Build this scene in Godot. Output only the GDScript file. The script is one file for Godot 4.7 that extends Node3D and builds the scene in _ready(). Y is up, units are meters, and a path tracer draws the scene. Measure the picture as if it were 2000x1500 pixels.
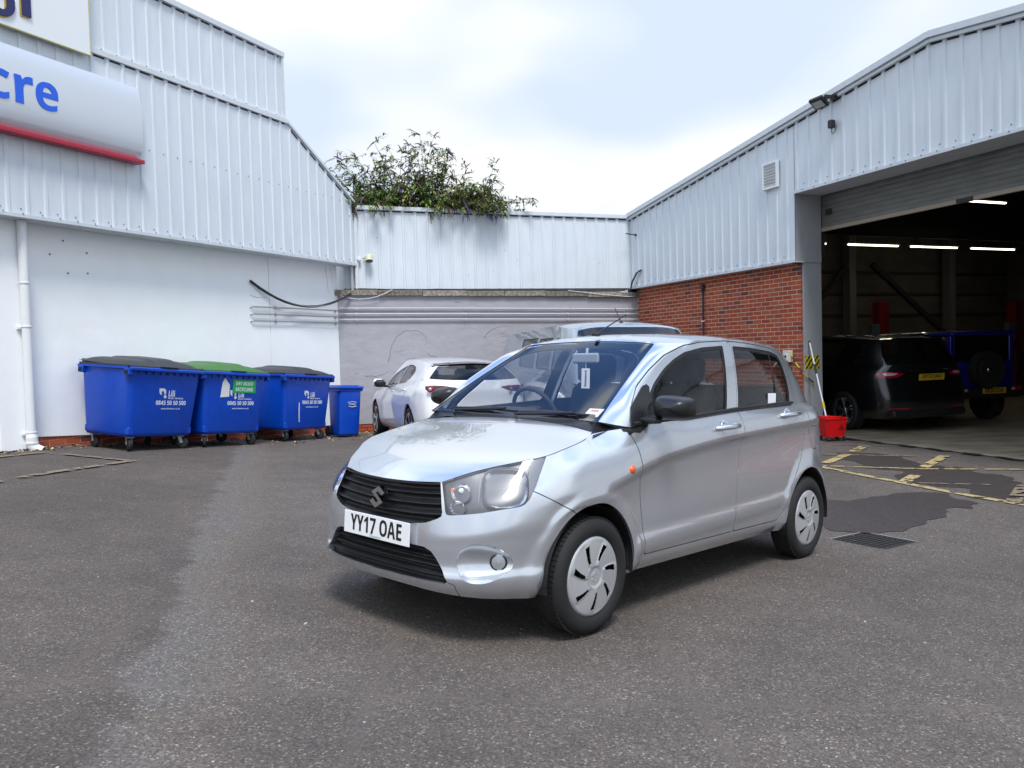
extends Node3D
# ---------------------------------------------------------------- small mesh kit
class MB:
	var v := PackedVector3Array()
	var n := PackedVector3Array()
	var c := PackedColorArray()
	var uv := PackedVector2Array()
	var i := PackedInt32Array()
	func vert(p: Vector3, nn: Vector3) -> int:
		v.append(p); n.append(nn)
		return v.size() - 1
	func tri(a: Vector3, b: Vector3, d: Vector3, nn: Vector3) -> void:
		var k := v.size()
		for p in [a, b, d]:
			v.append(p); n.append(nn)
		i.append_array([k, k + 1, k + 2])
	func quad(a: Vector3, b: Vector3, d: Vector3, e: Vector3, nn := Vector3.ZERO) -> void:
		if nn == Vector3.ZERO:
			nn = (d - a).cross(e - b).normalized()
		var k := v.size()
		for p in [a, b, d, e]:
			v.append(p); n.append(nn)
		i.append_array([k, k + 1, k + 2, k, k + 2, k + 3])
	func box(at: Vector3, size: Vector3, b := 0.0, basis := Basis()) -> MB:
		var h := size * 0.5
		b = minf(b, minf(h.x, minf(h.y, h.z)) * 0.9)
		var ax := [Vector3.RIGHT, Vector3.UP, Vector3.BACK]
		for f in 3:
			for s in [-1.0, 1.0]:
				var nn: Vector3 = ax[f] * s
				var a1: Vector3 = ax[(f + 1) % 3]
				var a2: Vector3 = ax[(f + 2) % 3]
				var l1 := h[(f + 1) % 3] - b
				var l2 := h[(f + 2) % 3] - b
				var o: Vector3 = nn * h[f]
				quad(at + basis * (o - a1 * l1 - a2 * l2), at + basis * (o + a1 * l1 - a2 * l2), at + basis * (o + a1 * l1 + a2 * l2), at + basis * (o - a1 * l1 + a2 * l2), basis * nn)
		if b > 0.0:
			for f in 3:
				var e: Vector3 = ax[f]
				var p1: Vector3 = ax[(f + 1) % 3]
				var p2: Vector3 = ax[(f + 2) % 3]
				var le := h[f] - b
				for s1 in [-1.0, 1.0]:
					for s2 in [-1.0, 1.0]:
						var q1: Vector3 = p1 * s1 * h[(f + 1) % 3] + p2 * s2 * (h[(f + 2) % 3] - b)
						var q2: Vector3 = p1 * s1 * (h[(f + 1) % 3] - b) + p2 * s2 * h[(f + 2) % 3]
						var k := v.size()
						for w in [[q1, -1.0, p1 * s1], [q1, 1.0, p1 * s1], [q2, 1.0, p2 * s2], [q2, -1.0, p2 * s2]]:
							v.append(at + basis * (w[0] + e * le * w[1])); n.append(basis * w[2])
						i.append_array([k, k + 1, k + 2, k, k + 2, k + 3])
			for sx in [-1.0, 1.0]:
				for sy in [-1.0, 1.0]:
					for sz in [-1.0, 1.0]:
						var k := v.size()
						var cc := Vector3(sx * (h.x - b), sy * (h.y - b), sz * (h.z - b))
						for w in [Vector3(sx, 0, 0), Vector3(0, sy, 0), Vector3(0, 0, sz)]:
							v.append(at + basis * (cc + w * b)); n.append(basis * w)
						i.append_array([k, k + 1, k + 2])
		return self
	func tube(path: Array, r: float, sides := 8, caps := true, r1 := -1.0) -> MB:
		var m := path.size()
		var prev := Vector3.ZERO
		var k0 := v.size()
		for j in m:
			var t: Vector3 = (path[mini(j + 1, m - 1)] - path[maxi(j - 1, 0)]).normalized()
			var side := t.cross(Vector3.UP if absf(t.y) < 0.95 else Vector3.RIGHT).normalized() if prev == Vector3.ZERO else (prev - t * prev.dot(t)).normalized()
			prev = side
			var up := side.cross(t)
			var rr := r if r1 < 0.0 else lerpf(r, r1, float(j) / (m - 1))
			for s in sides:
				var a := TAU * s / sides
				var d := side * cos(a) + up * sin(a)
				v.append(path[j] + d * rr); n.append(d)
		for j in m - 1:
			for s in sides:
				var a := k0 + j * sides + s
				var b2 := k0 + j * sides + (s + 1) % sides
				i.append_array([a, b2, b2 + sides, a, b2 + sides, a + sides])
		if caps:
			for e in [0, m - 1]:
				var t: Vector3 = (path[1] - path[0]).normalized() * -1.0 if e == 0 else (path[m - 1] - path[m - 2]).normalized()
				var k := v.size()
				for s in sides:
					v.append(v[k0 + e * sides + s]); n.append(t)
				for s in range(1, sides - 1):
					i.append_array([k, k + s, k + s + 1])
		return self
	func lathe(profile: Array, at: Vector3, axis: Vector3, sides := 24) -> MB:  # profile of Vector2(radius, along axis)
		var side := axis.cross(Vector3.UP if absf(axis.y) < 0.95 else Vector3.RIGHT).normalized()
		var up := side.cross(axis)
		var m := profile.size()
		for j in m - 1:
			var p: Vector2 = profile[j]
			var q: Vector2 = profile[j + 1]
			var d := (q - p).normalized()
			var nn := Vector2(d.y, -d.x)
			var k := v.size()
			for s in sides + 1:
				var a := TAU * s / sides
				var o := side * cos(a) + up * sin(a)
				v.append(at + o * p.x + axis * p.y); n.append(o * nn.x + axis * nn.y)
				v.append(at + o * q.x + axis * q.y); n.append(o * nn.x + axis * nn.y)
			for s in sides:
				i.append_array([k + 2 * s, k + 2 * s + 1, k + 2 * s + 3, k + 2 * s, k + 2 * s + 3, k + 2 * s + 2])
		return self
	func prism(poly: PackedVector2Array, at: Vector3, ex: Vector3, ey: Vector3, depth: Vector3) -> MB:  # poly extruded by depth, front face at at
		var t := Geometry2D.triangulate_polygon(poly)
		var nn := -depth.normalized()
		for f in [0, 1]:
			var k := v.size()
			for p in poly:
				v.append(at + ex * p.x + ey * p.y + depth * f); n.append(nn * (1.0 - 2.0 * f))
			for q in t:
				i.append(k + q)
		for j in poly.size():
			var p := poly[j]
			var q := poly[(j + 1) % poly.size()]
			var a := at + ex * p.x + ey * p.y
			var b := at + ex * q.x + ey * q.y
			var e := (q - p).normalized()
			var m2 := (ex * e.y - ey * e.x).normalized()
			if Geometry2D.is_polygon_clockwise(poly):
				m2 = -m2
			quad(a, b, b + depth, a + depth, m2)
		return self
	func add(o: MB, x := Transform3D()) -> MB:
		var k := v.size()
		for j in o.v.size():
			v.append(x * o.v[j]); n.append((x.basis * o.n[j]).normalized())
		for q in o.i:
			i.append(k + q)
		return self
	func smooth() -> MB:  # average normals of coincident points
		var d := {}
		for j in v.size():
			var key := (v[j] * 2000.0).round()
			d[key] = d.get(key, Vector3.ZERO) + n[j]
		for j in v.size():
			n[j] = d[(v[j] * 2000.0).round()].normalized()
		return self
	func mesh() -> ArrayMesh:
		for t in range(0, i.size(), 3):  # Godot's front faces run clockwise
			var a := i[t]
			var b := i[t + 1]
			var d := i[t + 2]
			if (v[b] - v[a]).cross(v[d] - v[a]).dot(n[a] + n[b] + n[d]) > 0.0:
				i[t + 1] = d; i[t + 2] = b
		var arr := []
		arr.resize(Mesh.ARRAY_MAX)
		arr[Mesh.ARRAY_VERTEX] = v
		arr[Mesh.ARRAY_NORMAL] = n
		if c.size() == v.size():
			arr[Mesh.ARRAY_COLOR] = c
		if uv.size() == v.size():
			arr[Mesh.ARRAY_TEX_UV] = uv
		arr[Mesh.ARRAY_INDEX] = i
		var am := ArrayMesh.new()
		am.add_surface_from_arrays(Mesh.PRIMITIVE_TRIANGLES, arr)
		return am

var M := {}
var rng := RandomNumberGenerator.new()
var used := {}

func mat(key: String, r: float, g: float, b: float, rough := 0.6, metal := 0.0) -> StandardMaterial3D:
	if M.has(key):
		return M[key]
	var m := StandardMaterial3D.new()
	m.resource_name = key
	m.albedo_color = Color(r, g, b).linear_to_srgb()
	m.roughness = rough
	m.metallic = metal
	M[key] = m
	return m

func noise_tex(size: int, freq: float, lo: Color, hi: Color, type := FastNoiseLite.TYPE_SIMPLEX_SMOOTH, octaves := 4, sd := 1, points := [0.0, 1.0]) -> NoiseTexture2D:
	var f := FastNoiseLite.new()
	f.noise_type = type
	f.frequency = freq
	f.seed = sd
	f.fractal_octaves = octaves
	var t := NoiseTexture2D.new()
	t.width = size
	t.height = size
	t.seamless = true
	t.noise = f
	var g := Gradient.new()
	g.set_color(0, lo.linear_to_srgb()); g.set_color(1, hi.linear_to_srgb())
	g.set_offset(0, points[0]); g.set_offset(1, points[1])
	t.color_ramp = g
	return t

func noise_normal(size: int, freq: float, strength: float, sd := 1, octaves := 4, type := FastNoiseLite.TYPE_SIMPLEX_SMOOTH) -> NoiseTexture2D:
	var f := FastNoiseLite.new()
	f.noise_type = type
	f.frequency = freq
	f.seed = sd
	f.fractal_octaves = octaves
	var t := NoiseTexture2D.new()
	t.width = size
	t.height = size
	t.seamless = true
	t.noise = f
	t.as_normal_map = true
	t.bump_strength = strength
	return t

func tri(m: StandardMaterial3D, scale: Vector3, world := true) -> StandardMaterial3D:
	m.uv1_triplanar = true
	m.uv1_world_triplanar = world
	m.uv1_scale = scale
	return m

func glow(m: StandardMaterial3D, c: Color, e: float) -> StandardMaterial3D:
	m.emission_enabled = true
	m.emission = c
	m.emission_energy_multiplier = e
	return m

func glass(key: String, r: float, g: float, b: float, alpha: float, rough := 0.0) -> StandardMaterial3D:
	var m := mat(key, r, g, b, rough)
	m.transparency = BaseMaterial3D.TRANSPARENCY_ALPHA
	m.albedo_color.a = alpha
	return m

func coat(m: StandardMaterial3D, w := 1.0, r := 0.03) -> StandardMaterial3D:
	m.clearcoat_enabled = true
	m.clearcoat = w
	m.clearcoat_roughness = r
	return m

func numbered(called: String) -> String:
	used[called] = used.get(called, -1) + 1
	return called if used[called] == 0 else "%s_%03d" % [called, used[called]]

func thing(called: String, label: String, category: String, at := Vector3.ZERO, basis := Basis(), group := "") -> Node3D:
	var o := Node3D.new()
	o.name = numbered(called)
	add_child(o)
	o.transform = Transform3D(basis, at)
	o.set_meta("label", label)
	o.set_meta("category", category)
	if group:
		o.set_meta("group", group)
	return o

func part(parent: Node, called: String, m: Mesh, material: Material, x := Transform3D(), label := "") -> MeshInstance3D:
	var o := MeshInstance3D.new()
	o.name = called
	o.mesh = m
	o.material_override = material
	o.transform = x
	parent.add_child(o, true)
	if label:
		o.set_meta("label", label)
	return o

func solo(called: String, label: String, category: String, m: Mesh, material: Material, x := Transform3D(), group := "") -> MeshInstance3D:
	var o := part(self, numbered(called), m, material, x, label)
	o.set_meta("category", category)
	if group:
		o.set_meta("group", group)
	return o

func structure(called: String, m: Mesh, material: Material, x := Transform3D()) -> MeshInstance3D:
	var o := part(self, numbered(called), m, material, x)
	o.set_meta("kind", "structure")
	return o

func stuff(parent: Node, called: String, m: Mesh, material: Material, x := Transform3D()) -> MeshInstance3D:
	var o := part(parent, called, m, material, x)
	o.set_meta("kind", "stuff")
	return o

func text_mesh(s: String, height: float, depth: float, bold := true, family := "Droid Sans") -> TextMesh:
	var f := SystemFont.new()
	f.font_names = PackedStringArray([family])
	f.font_weight = 700 if bold else 400
	var t := TextMesh.new()
	t.text = s
	t.font = f
	t.font_size = 64
	t.pixel_size = height / 46.0   # capitals are about 46 pixels tall at this size
	t.depth = depth
	t.curve_step = 1.0
	return t

func R(a: float, b: float) -> float:
	return rng.randf_range(a, b)

# the yard falls towards the drain and the garage, and rises to the downpipe
func gy(x: float, z: float) -> float:
	var a := clampf(x, -7.0, 9.0) / 10.0
	var b := clampf(z, -20.0, 0.0) / 10.0
	var y := 0.0887 - 0.6167 * a + 0.669 * b + 0.9381 * a * a - 0.0693 * a * b + 0.5477 * b * b - 0.1976 * a * a * a + 0.4479 * a * a * b + 0.195 * a * b * b + 0.1699 * b * b * b
	return minf(y, 0.16 + 0.06 * (1.0 - exp(-maxf(0.0, y - 0.16) / 0.06)))

func on_ground(x: float, z: float, turn := 0.0) -> Transform3D:  # upright to the local slope
	var e := 0.3
	var nn := Vector3(gy(x - e, z) - gy(x + e, z), 2 * e, gy(x, z - e) - gy(x, z + e)).normalized()
	var f := Vector3(sin(turn), 0, cos(turn))
	var xx := nn.cross(f).normalized()
	return Transform3D(Basis(xx, nn, xx.cross(nn)), Vector3(x, gy(x, z), z))

# ---------------------------------------------------------------- surfaces cut along curves
static func cut_vert(m: MB, out: MB, cache: Dictionary, a: int, b: int, f: PackedFloat32Array) -> int:
	var key := a * 4194304 + b if a < b else b * 4194304 + a
	if cache.has(key):
		return cache[key]
	var t := f[a] / (f[a] - f[b])
	var k := out.v.size()
	out.v.append(m.v[a].lerp(m.v[b], t))
	out.n.append(m.n[a].lerp(m.n[b], t).normalized())
	if m.uv.size():
		out.uv.append(m.uv[a].lerp(m.uv[b], t))
	if m.c.size():
		out.c.append(m.c[a].lerp(m.c[b], t))
	cache[key] = k
	return k

static func keep_vert(m: MB, out: MB, seen: PackedInt32Array, a: int) -> int:
	if seen[a] >= 0:
		return seen[a]
	var k := out.v.size()
	out.v.append(m.v[a]); out.n.append(m.n[a])
	if m.uv.size():
		out.uv.append(m.uv[a])
	if m.c.size():
		out.c.append(m.c[a])
	seen[a] = k
	return k

# [where f < 0, where f >= 0, pieces of the border as index pairs into the first]
static func split(m: MB, f: PackedFloat32Array) -> Array:
	var o := [MB.new(), MB.new()]
	var sn := []
	var ch := [{}, {}]
	for s in 2:
		var p := PackedInt32Array()
		p.resize(m.v.size())
		p.fill(-1)
		sn.append(p)
	var seg := PackedInt32Array()
	for t in range(0, m.i.size(), 3):
		var a := m.i[t]
		var b := m.i[t + 1]
		var c := m.i[t + 2]
		var sa := 0 if f[a] < 0.0 else 1
		var sb := 0 if f[b] < 0.0 else 1
		var sc := 0 if f[c] < 0.0 else 1
		if sa == sb and sb == sc:
			o[sa].i.append_array([keep_vert(m, o[sa], sn[sa], a), keep_vert(m, o[sa], sn[sa], b), keep_vert(m, o[sa], sn[sa], c)])
			continue
		if sa == sb:
			var x := a; a = c; c = b; b = x
			sc = sb; sa = 1 - sb
		elif sa == sc:
			var x := a; a = b; b = c; c = x
			sa = 1 - sc
		var other := 1 - sa
		for s in 2:
			var p := cut_vert(m, o[s], ch[s], a, b, f)
			var q := cut_vert(m, o[s], ch[s], a, c, f)
			if s == sa:
				o[s].i.append_array([keep_vert(m, o[s], sn[s], a), p, q])
			else:
				var kb := keep_vert(m, o[s], sn[s], b)
				var kc := keep_vert(m, o[s], sn[s], c)
				o[s].i.append_array([p, kb, kc, p, kc, q])
			if s == 0:
				seg.append_array([p, q])
	return [o[0], o[1], seg]

# the cut edge of a panel turned inwards
static func return_edge(m: MB, seg: PackedInt32Array, by: Callable) -> MB:
	var e := MB.new()
	for t in range(0, seg.size(), 2):
		var a := m.v[seg[t]]
		var b := m.v[seg[t + 1]]
		var a2: Vector3 = by.call(a, m.n[seg[t]])
		var b2: Vector3 = by.call(b, m.n[seg[t + 1]])
		if (b - a).length_squared() > 1e-12:
			e.quad(a, b, b2, a2)
	return e

static func poly_sdf(poly: PackedVector2Array, p: Vector2) -> float:
	var d := 1e9
	var inside := false
	var j := poly.size() - 1
	for k in poly.size():
		var a := poly[k]
		var b := poly[j]
		var e := b - a
		var w := p - a
		var q := w - e * clampf(w.dot(e) / e.length_squared(), 0.0, 1.0)
		d = minf(d, q.length_squared())
		if (a.y > p.y) != (b.y > p.y) and p.x < e.x * (p.y - a.y) / e.y + a.x:
			inside = not inside
		j = k
	return -sqrt(d) if inside else sqrt(d)

# distance to a polygon (negative inside) for every vertex; pick turns a position into the plane of the polygon
static func field(m: MB, poly: PackedVector2Array, pick: Callable, round_by := 0.0) -> PackedFloat32Array:
	var lo := poly[0]
	var hi := poly[0]
	for p in poly:
		lo = lo.min(p); hi = hi.max(p)
	lo -= Vector2.ONE * (round_by + 0.08)
	hi += Vector2.ONE * (round_by + 0.08)
	var f := PackedFloat32Array()
	f.resize(m.v.size())
	for k in m.v.size():
		var p: Vector2 = pick.call(m.v[k])
		if p.x < lo.x or p.y < lo.y or p.x > hi.x or p.y > hi.y:
			f[k] = 1.0
		else:
			f[k] = poly_sdf(poly, p) - round_by
	return f

static func plus(f: PackedFloat32Array, by: float) -> PackedFloat32Array:
	var g := f.duplicate()
	for k in g.size():
		g[k] += by
	return g

static func V2(a: Array) -> PackedVector2Array:
	var p := PackedVector2Array()
	for k in range(0, a.size(), 2):
		p.append(Vector2(a[k], a[k + 1]))
	return p

# smooth curve through points at given knots
static func spline_at(pts: Array, kn: PackedFloat32Array, t: float, mirror0 := false, mirror1 := false) -> Vector3:
	var m := pts.size()
	var k := 0
	while k < m - 2 and t > kn[k + 1]:
		k += 1
	var h := kn[k + 1] - kn[k]
	var s := (t - kn[k]) / h
	var d: Vector3 = (pts[k + 1] - pts[k]) / h
	var m0 := d
	var m1 := d
	if k > 0:
		var h0 := kn[k] - kn[k - 1]
		m0 = ((pts[k] - pts[k - 1]) / h0 * h + d * h0) / (h + h0)
	elif mirror0:
		m0 = Vector3(0, d.y, 0)
	if k < m - 2:
		var h2 := kn[k + 2] - kn[k + 1]
		m1 = ((pts[k + 2] - pts[k + 1]) / h2 * h + d * h2) / (h + h2)
	elif mirror1:
		m1 = Vector3(0, d.y, 0)
	var s2 := s * s
	var s3 := s2 * s
	return pts[k] * (2 * s3 - 3 * s2 + 1) + m0 * h * (s3 - 2 * s2 + s) + pts[k + 1] * (3 * s2 - 2 * s3) + m1 * h * (s3 - s2)

static func chord_knots(rows: Array) -> PackedFloat32Array:
	var kn := PackedFloat32Array([0.0])
	var m: int = rows[0].size()
	for k in m - 1:
		var d := 0.0
		for r in rows:
			d += (r[k + 1] - r[k]).length()
		kn.append(kn[k] + maxf(d / rows.size(), 0.004))
	return kn

# rows[level][column] of Vector3(forward, left, up); uv keeps (column, level) in index units
static func loft(rows: Array, step_c: float, step_r: float, mirror0 := false, mirror1 := false) -> MB:
	var kc := chord_knots(rows)
	var cols := []
	for k in rows[0].size():
		var c := []
		for r in rows:
			c.append(r[k])
		cols.append(c)
	var kr := chord_knots(cols)
	var tc := []
	var tr := []
	for q in [[kc, tc, step_c], [kr, tr, step_r]]:
		var kn: PackedFloat32Array = q[0]
		for k in kn.size() - 1:
			var m := maxi(1, int(ceil((kn[k + 1] - kn[k]) / q[2])))
			for s in m:
				q[1].append([lerpf(kn[k], kn[k + 1], float(s) / m), k + float(s) / m])
		q[1].append([kn[kn.size() - 1], float(kn.size() - 1)])
	var mb := MB.new()
	var w := tc.size()
	var h := tr.size()
	var grid := []
	for c in w:
		var line := []
		for r in rows:
			line.append(spline_at(r, kc, tc[c][0], mirror0, mirror1))
		for r in h:
			mb.v.append(spline_at(line, kr, tr[r][0]))
			mb.uv.append(Vector2(tc[c][1], tr[r][1]))
	for c in w:
		for r in h:
			var k := c * h + r
			var dc := mb.v[mini(c + 1, w - 1) * h + r] - mb.v[maxi(c - 1, 0) * h + r]
			var dr := mb.v[c * h + mini(r + 1, h - 1)] - mb.v[c * h + maxi(r - 1, 0)]
			if mirror0 and c == 0 or mirror1 and c == w - 1:
				dc = Vector3(0, dc.y, 0)
			var nn := dc.cross(dr).normalized()
			mb.n.append(nn)
	for c in w - 1:
		for r in h - 1:
			var a := c * h + r
			mb.i.append_array([a, a + h, a + h + 1, a, a + h + 1, a + 1])
	return mb

static func face_out(m: MB, from: Vector3) -> MB:  # normals away from a point
	for k in m.v.size():
		if m.n[k].dot(m.v[k] - from) < 0.0:
			m.n[k] = -m.n[k]
	return m

func _ready() -> void:
	rng.seed = 7
	var cam := Camera3D.new()
	cam.name = "camera"
	cam.fov = 50.67
	cam.near = 0.05
	cam.far = 400.0
	add_child(cam)
	cam.transform = Transform3D(Basis(Vector3(0.999636, -0.02697, 0.001035), Vector3(0.02699, 0.9989, -0.038344), Vector3(0.0, 0.038358, 0.999264)), Vector3(0, 1.2645, 0))
	var env := Environment.new()
	env.background_mode = Environment.BG_SKY
	var sky := Sky.new()
	var sm := PanoramaSkyMaterial.new()
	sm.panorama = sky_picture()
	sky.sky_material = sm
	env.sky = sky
	env.tonemap_mode = Environment.TONE_MAPPER_LINEAR
	env.tonemap_exposure = 1.55
	env.sdfgi_enabled = true
	env.ssao_enabled = true
	env.ssil_enabled = true
	var we := WorldEnvironment.new()
	we.name = "world_environment"
	we.environment = env
	add_child(we)
	var sun := DirectionalLight3D.new()
	sun.name = "sun"
	sun.light_energy = 0.7
	sun.light_angular_distance = 16.0
	sun.light_color = Color(1.0, 0.985, 0.96)
	sun.shadow_enabled = true
	add_child(sun)
	sun.look_at_from_position(Vector3.ZERO, -Vector3(0.12, 0.86, 0.5), Vector3.UP)
	make_materials()
	make_ground()
	make_left_building()
	make_back_wall()
	make_right_building()
	make_garage()
	make_hatchback()
	make_other_cars()
	make_bins()
	make_small_things()
	make_bush()

# broken white cloud, greyer underneath, with pale blue between and deeper blue higher up
func sky_picture() -> ImageTexture:
	var w := 1024
	var h := 512
	var a := FastNoiseLite.new()
	a.noise_type = FastNoiseLite.TYPE_SIMPLEX_SMOOTH
	a.frequency = 1.1
	a.fractal_octaves = 5
	a.seed = 11
	var b := FastNoiseLite.new()
	b.noise_type = FastNoiseLite.TYPE_SIMPLEX_SMOOTH
	b.frequency = 0.55
	b.fractal_octaves = 4
	b.seed = 23
	var im := Image.create(w, h, false, Image.FORMAT_RGBF)
	for y in h:
		var e := (0.5 - (y + 0.5) / h) * PI
		var s := sin(e)
		for x in w:
			var az := (x + 0.5) / w * TAU
			var d := Vector3(cos(az) * cos(e), maxf(s, -0.02), sin(az) * cos(e))
			var p := Vector3(d.x, 0, d.z) / (maxf(d.y, 0.0) + 0.32)
			var q := Vector3(p.x, d.y * 0.8, p.z)
			var cover := 0.5 + 0.62 * a.get_noise_3dv(q) + 0.55 * b.get_noise_3dv(q)
			var cl := smoothstep(0.28, 0.78, cover + 1.0 * (1.0 - smoothstep(0.42, 0.72, s)))
			var shade := smoothstep(-0.2, 0.5, b.get_noise_3dv(q * 1.7 + Vector3(3, 1, 5)))
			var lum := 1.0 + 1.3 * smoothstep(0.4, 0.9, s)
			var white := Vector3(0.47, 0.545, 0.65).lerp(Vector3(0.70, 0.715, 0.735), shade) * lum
			var blue := Vector3(0.40, 0.60, 0.95).lerp(Vector3(0.12, 0.30, 0.78), clampf(s * 1.3, 0, 1))
			var col := blue.lerp(white, cl)
			im.set_pixel(x, y, Color(col.x, col.y, col.z))
	return ImageTexture.create_from_image(im)

# ---------------------------------------------------------------- materials
func make_materials() -> void:
	var m := mat("asphalt", 1, 1, 1, 0.93)
	m.vertex_color_use_as_albedo = true
	var f := FastNoiseLite.new()
	f.noise_type = FastNoiseLite.TYPE_CELLULAR
	f.cellular_return_type = FastNoiseLite.RETURN_CELL_VALUE
	f.frequency = 0.17
	f.seed = 5
	f.fractal_type = FastNoiseLite.FRACTAL_NONE
	var t := NoiseTexture2D.new()
	t.width = 1024; t.height = 1024; t.seamless = true; t.noise = f; t.normalize = true
	var g := Gradient.new()
	g.offsets = PackedFloat32Array([0.0, 0.35, 0.7, 0.93, 1.0])
	g.colors = PackedColorArray([Color(0.31, 0.285, 0.27), Color(0.375, 0.35, 0.335), Color(0.42, 0.395, 0.375), Color(0.48, 0.455, 0.43), Color(0.66, 0.635, 0.60)])
	t.color_ramp = g
	m.albedo_texture = t
	m.normal_enabled = true
	m.normal_texture = noise_normal(1024, 0.16, 9.0, 5, 2)
	m.normal_scale = 0.8
	tri(m, Vector3.ONE / 1.25)
	m = mat("clad_paint", 0.66, 0.71, 0.76, 0.42, 0.0)
	m.albedo_texture = noise_tex(512, 0.012, Color(0.86, 0.87, 0.88), Color(1, 1, 1), FastNoiseLite.TYPE_SIMPLEX_SMOOTH, 6, 3)
	m.normal_enabled = true
	m.normal_texture = noise_normal(256, 0.012, 2.0, 9, 2)
	m.normal_scale = 0.12
	tri(m, Vector3(0.9, 0.16, 0.9))
	m = mat("clad_trim", 0.62, 0.66, 0.69, 0.45)
	m.albedo_texture = M.clad_paint.albedo_texture
	tri(m, Vector3(0.7, 0.7, 0.7))
	m = mat("white_render", 0.93, 0.95, 0.96, 0.85)
	m.albedo_texture = noise_tex(1024, 0.006, Color(0.94, 0.945, 0.94), Color(1, 1, 1), FastNoiseLite.TYPE_SIMPLEX_SMOOTH, 7, 14)
	m.normal_enabled = true
	m.normal_texture = noise_normal(512, 0.03, 4.0, 31, 5)
	m.normal_scale = 0.1
	tri(m, Vector3(0.35, 0.22, 0.35))
	m = mat("grey_render", 0.37, 0.365, 0.40, 0.9)
	m.albedo_texture = noise_tex(1024, 0.008, Color(0.86, 0.86, 0.86), Color(1.0, 1, 1), FastNoiseLite.TYPE_SIMPLEX_SMOOTH, 6, 44)
	m.normal_enabled = true
	m.normal_texture = noise_normal(512, 0.02, 5.0, 32, 5)
	m.normal_scale = 0.35
	tri(m, Vector3(0.3, 0.45, 0.3))
	m = mat("concrete", 0.30, 0.28, 0.24, 0.95)
	m.albedo_texture = noise_tex(512, 0.02, Color(0.45, 0.43, 0.38), Color(1, 1, 1), FastNoiseLite.TYPE_SIMPLEX_SMOOTH, 6, 21, [0.25, 0.75])
	tri(m, Vector3(1.2, 1.2, 1.2))
	m = mat("mortar", 0.72, 0.55, 0.42, 0.95)
	m.albedo_texture = noise_tex(256, 0.05, Color(0.75, 0.75, 0.75), Color(1, 1, 1), FastNoiseLite.TYPE_SIMPLEX, 4, 8)
	tri(m, Vector3(2, 2, 2))
	var grain := noise_tex(256, 0.06, Color(0.72, 0.70, 0.70), Color(1, 1, 1), FastNoiseLite.TYPE_SIMPLEX, 4, 18)
	var tones := [[0.44, 0.085, 0.032], [0.38, 0.07, 0.03], [0.48, 0.11, 0.042], [0.33, 0.065, 0.035], [0.22, 0.062, 0.042], [0.40, 0.10, 0.048], [0.16, 0.052, 0.042]]
	for k in tones.size():
		m = mat("brick_%d" % k, tones[k][0], tones[k][1], tones[k][2], 0.85)
		m.albedo_texture = grain
		tri(m, Vector3(3, 3, 3))
	m = mat("yellow_paint", 0.46, 0.36, 0.17, 0.8)
	m.albedo_texture = noise_tex(512, 0.03, Color(0.55, 0.55, 0.55), Color(1, 1, 1), FastNoiseLite.TYPE_SIMPLEX, 5, 61, [0.3, 0.6])
	tri(m, Vector3(1.5, 1.5, 1.5))
	m = mat("yellow_worn", 0.23, 0.185, 0.12, 0.85)
	m.albedo_texture = M.yellow_paint.albedo_texture
	tri(m, Vector3(1.7, 1.7, 1.7))
	m = mat("wet_asphalt", 0.42, 0.40, 0.40, 0.4)
	m.albedo_texture = t
	m.normal_enabled = true
	m.normal_texture = M.asphalt.normal_texture
	m.normal_scale = 0.5
	tri(m, Vector3.ONE / 1.25)
	m = mat("workshop_floor", 0.44, 0.37, 0.27, 0.4)
	m.albedo_texture = noise_tex(512, 0.008, Color(0.45, 0.45, 0.42), Color(1, 1, 1), FastNoiseLite.TYPE_SIMPLEX_SMOOTH, 5, 71)
	tri(m, Vector3(0.25, 0.25, 0.6))
	mat("black_plastic", 0.012, 0.012, 0.014, 0.5)
	mat("dark", 0.006, 0.006, 0.007, 0.8)
	mat("rubber", 0.010, 0.010, 0.0105, 0.78)
	mat("galvanised", 0.42, 0.43, 0.44, 0.45, 0.6)
	mat("white_plastic", 0.72, 0.74, 0.75, 0.4)
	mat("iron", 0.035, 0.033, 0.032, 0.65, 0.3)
	mat("cable", 0.03, 0.03, 0.033, 0.6)
	mat("dust_cable", 0.2, 0.2, 0.19, 0.8)
	mat("screw", 0.16, 0.17, 0.18, 0.5, 0.4)

# ---------------------------------------------------------------- the yard
func seg_dist(line: PackedVector2Array, p: Vector2) -> float:  # signed: positive on the right of the way the line runs
	var best := 1e9
	var s := 1.0
	for k in line.size() - 1:
		var a := line[k]
		var e := line[k + 1] - a
		var q := a + e * clampf((p - a).dot(e) / e.length_squared(), 0.0, 1.0)
		var d := p.distance_to(q)
		if d < best:
			best = d
			s = 1.0 if e.cross(p - a) > 0.0 else -1.0
	return best * s

func sheet(poly: PackedVector2Array, lift: float, rough_edge: float, sd: int, step := 0.1) -> MB:
	var f := FastNoiseLite.new()
	f.seed = sd
	f.frequency = 1.6
	f.fractal_octaves = 4
	var lo := poly[0]
	var hi := poly[0]
	for p in poly:
		lo = lo.min(p); hi = hi.max(p)
	lo -= Vector2.ONE * 0.5; hi += Vector2.ONE * 0.5
	var g := ground_grid(range_f(lo.x, hi.x, step), range_f(lo.y, hi.y, step), lift)
	var fl := PackedFloat32Array()
	for p in g.v:
		fl.append(poly_sdf(poly, Vector2(p.x, p.z)) + rough_edge * f.get_noise_2d(p.x * 1.0, p.z * 1.0))
	return split(g, fl)[0]

func range_f(a: float, b: float, step: float) -> Array:
	var o := []
	var m := int(ceil((b - a) / step))
	for k in m + 1:
		o.append(lerpf(a, b, float(k) / m))
	return o

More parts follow.
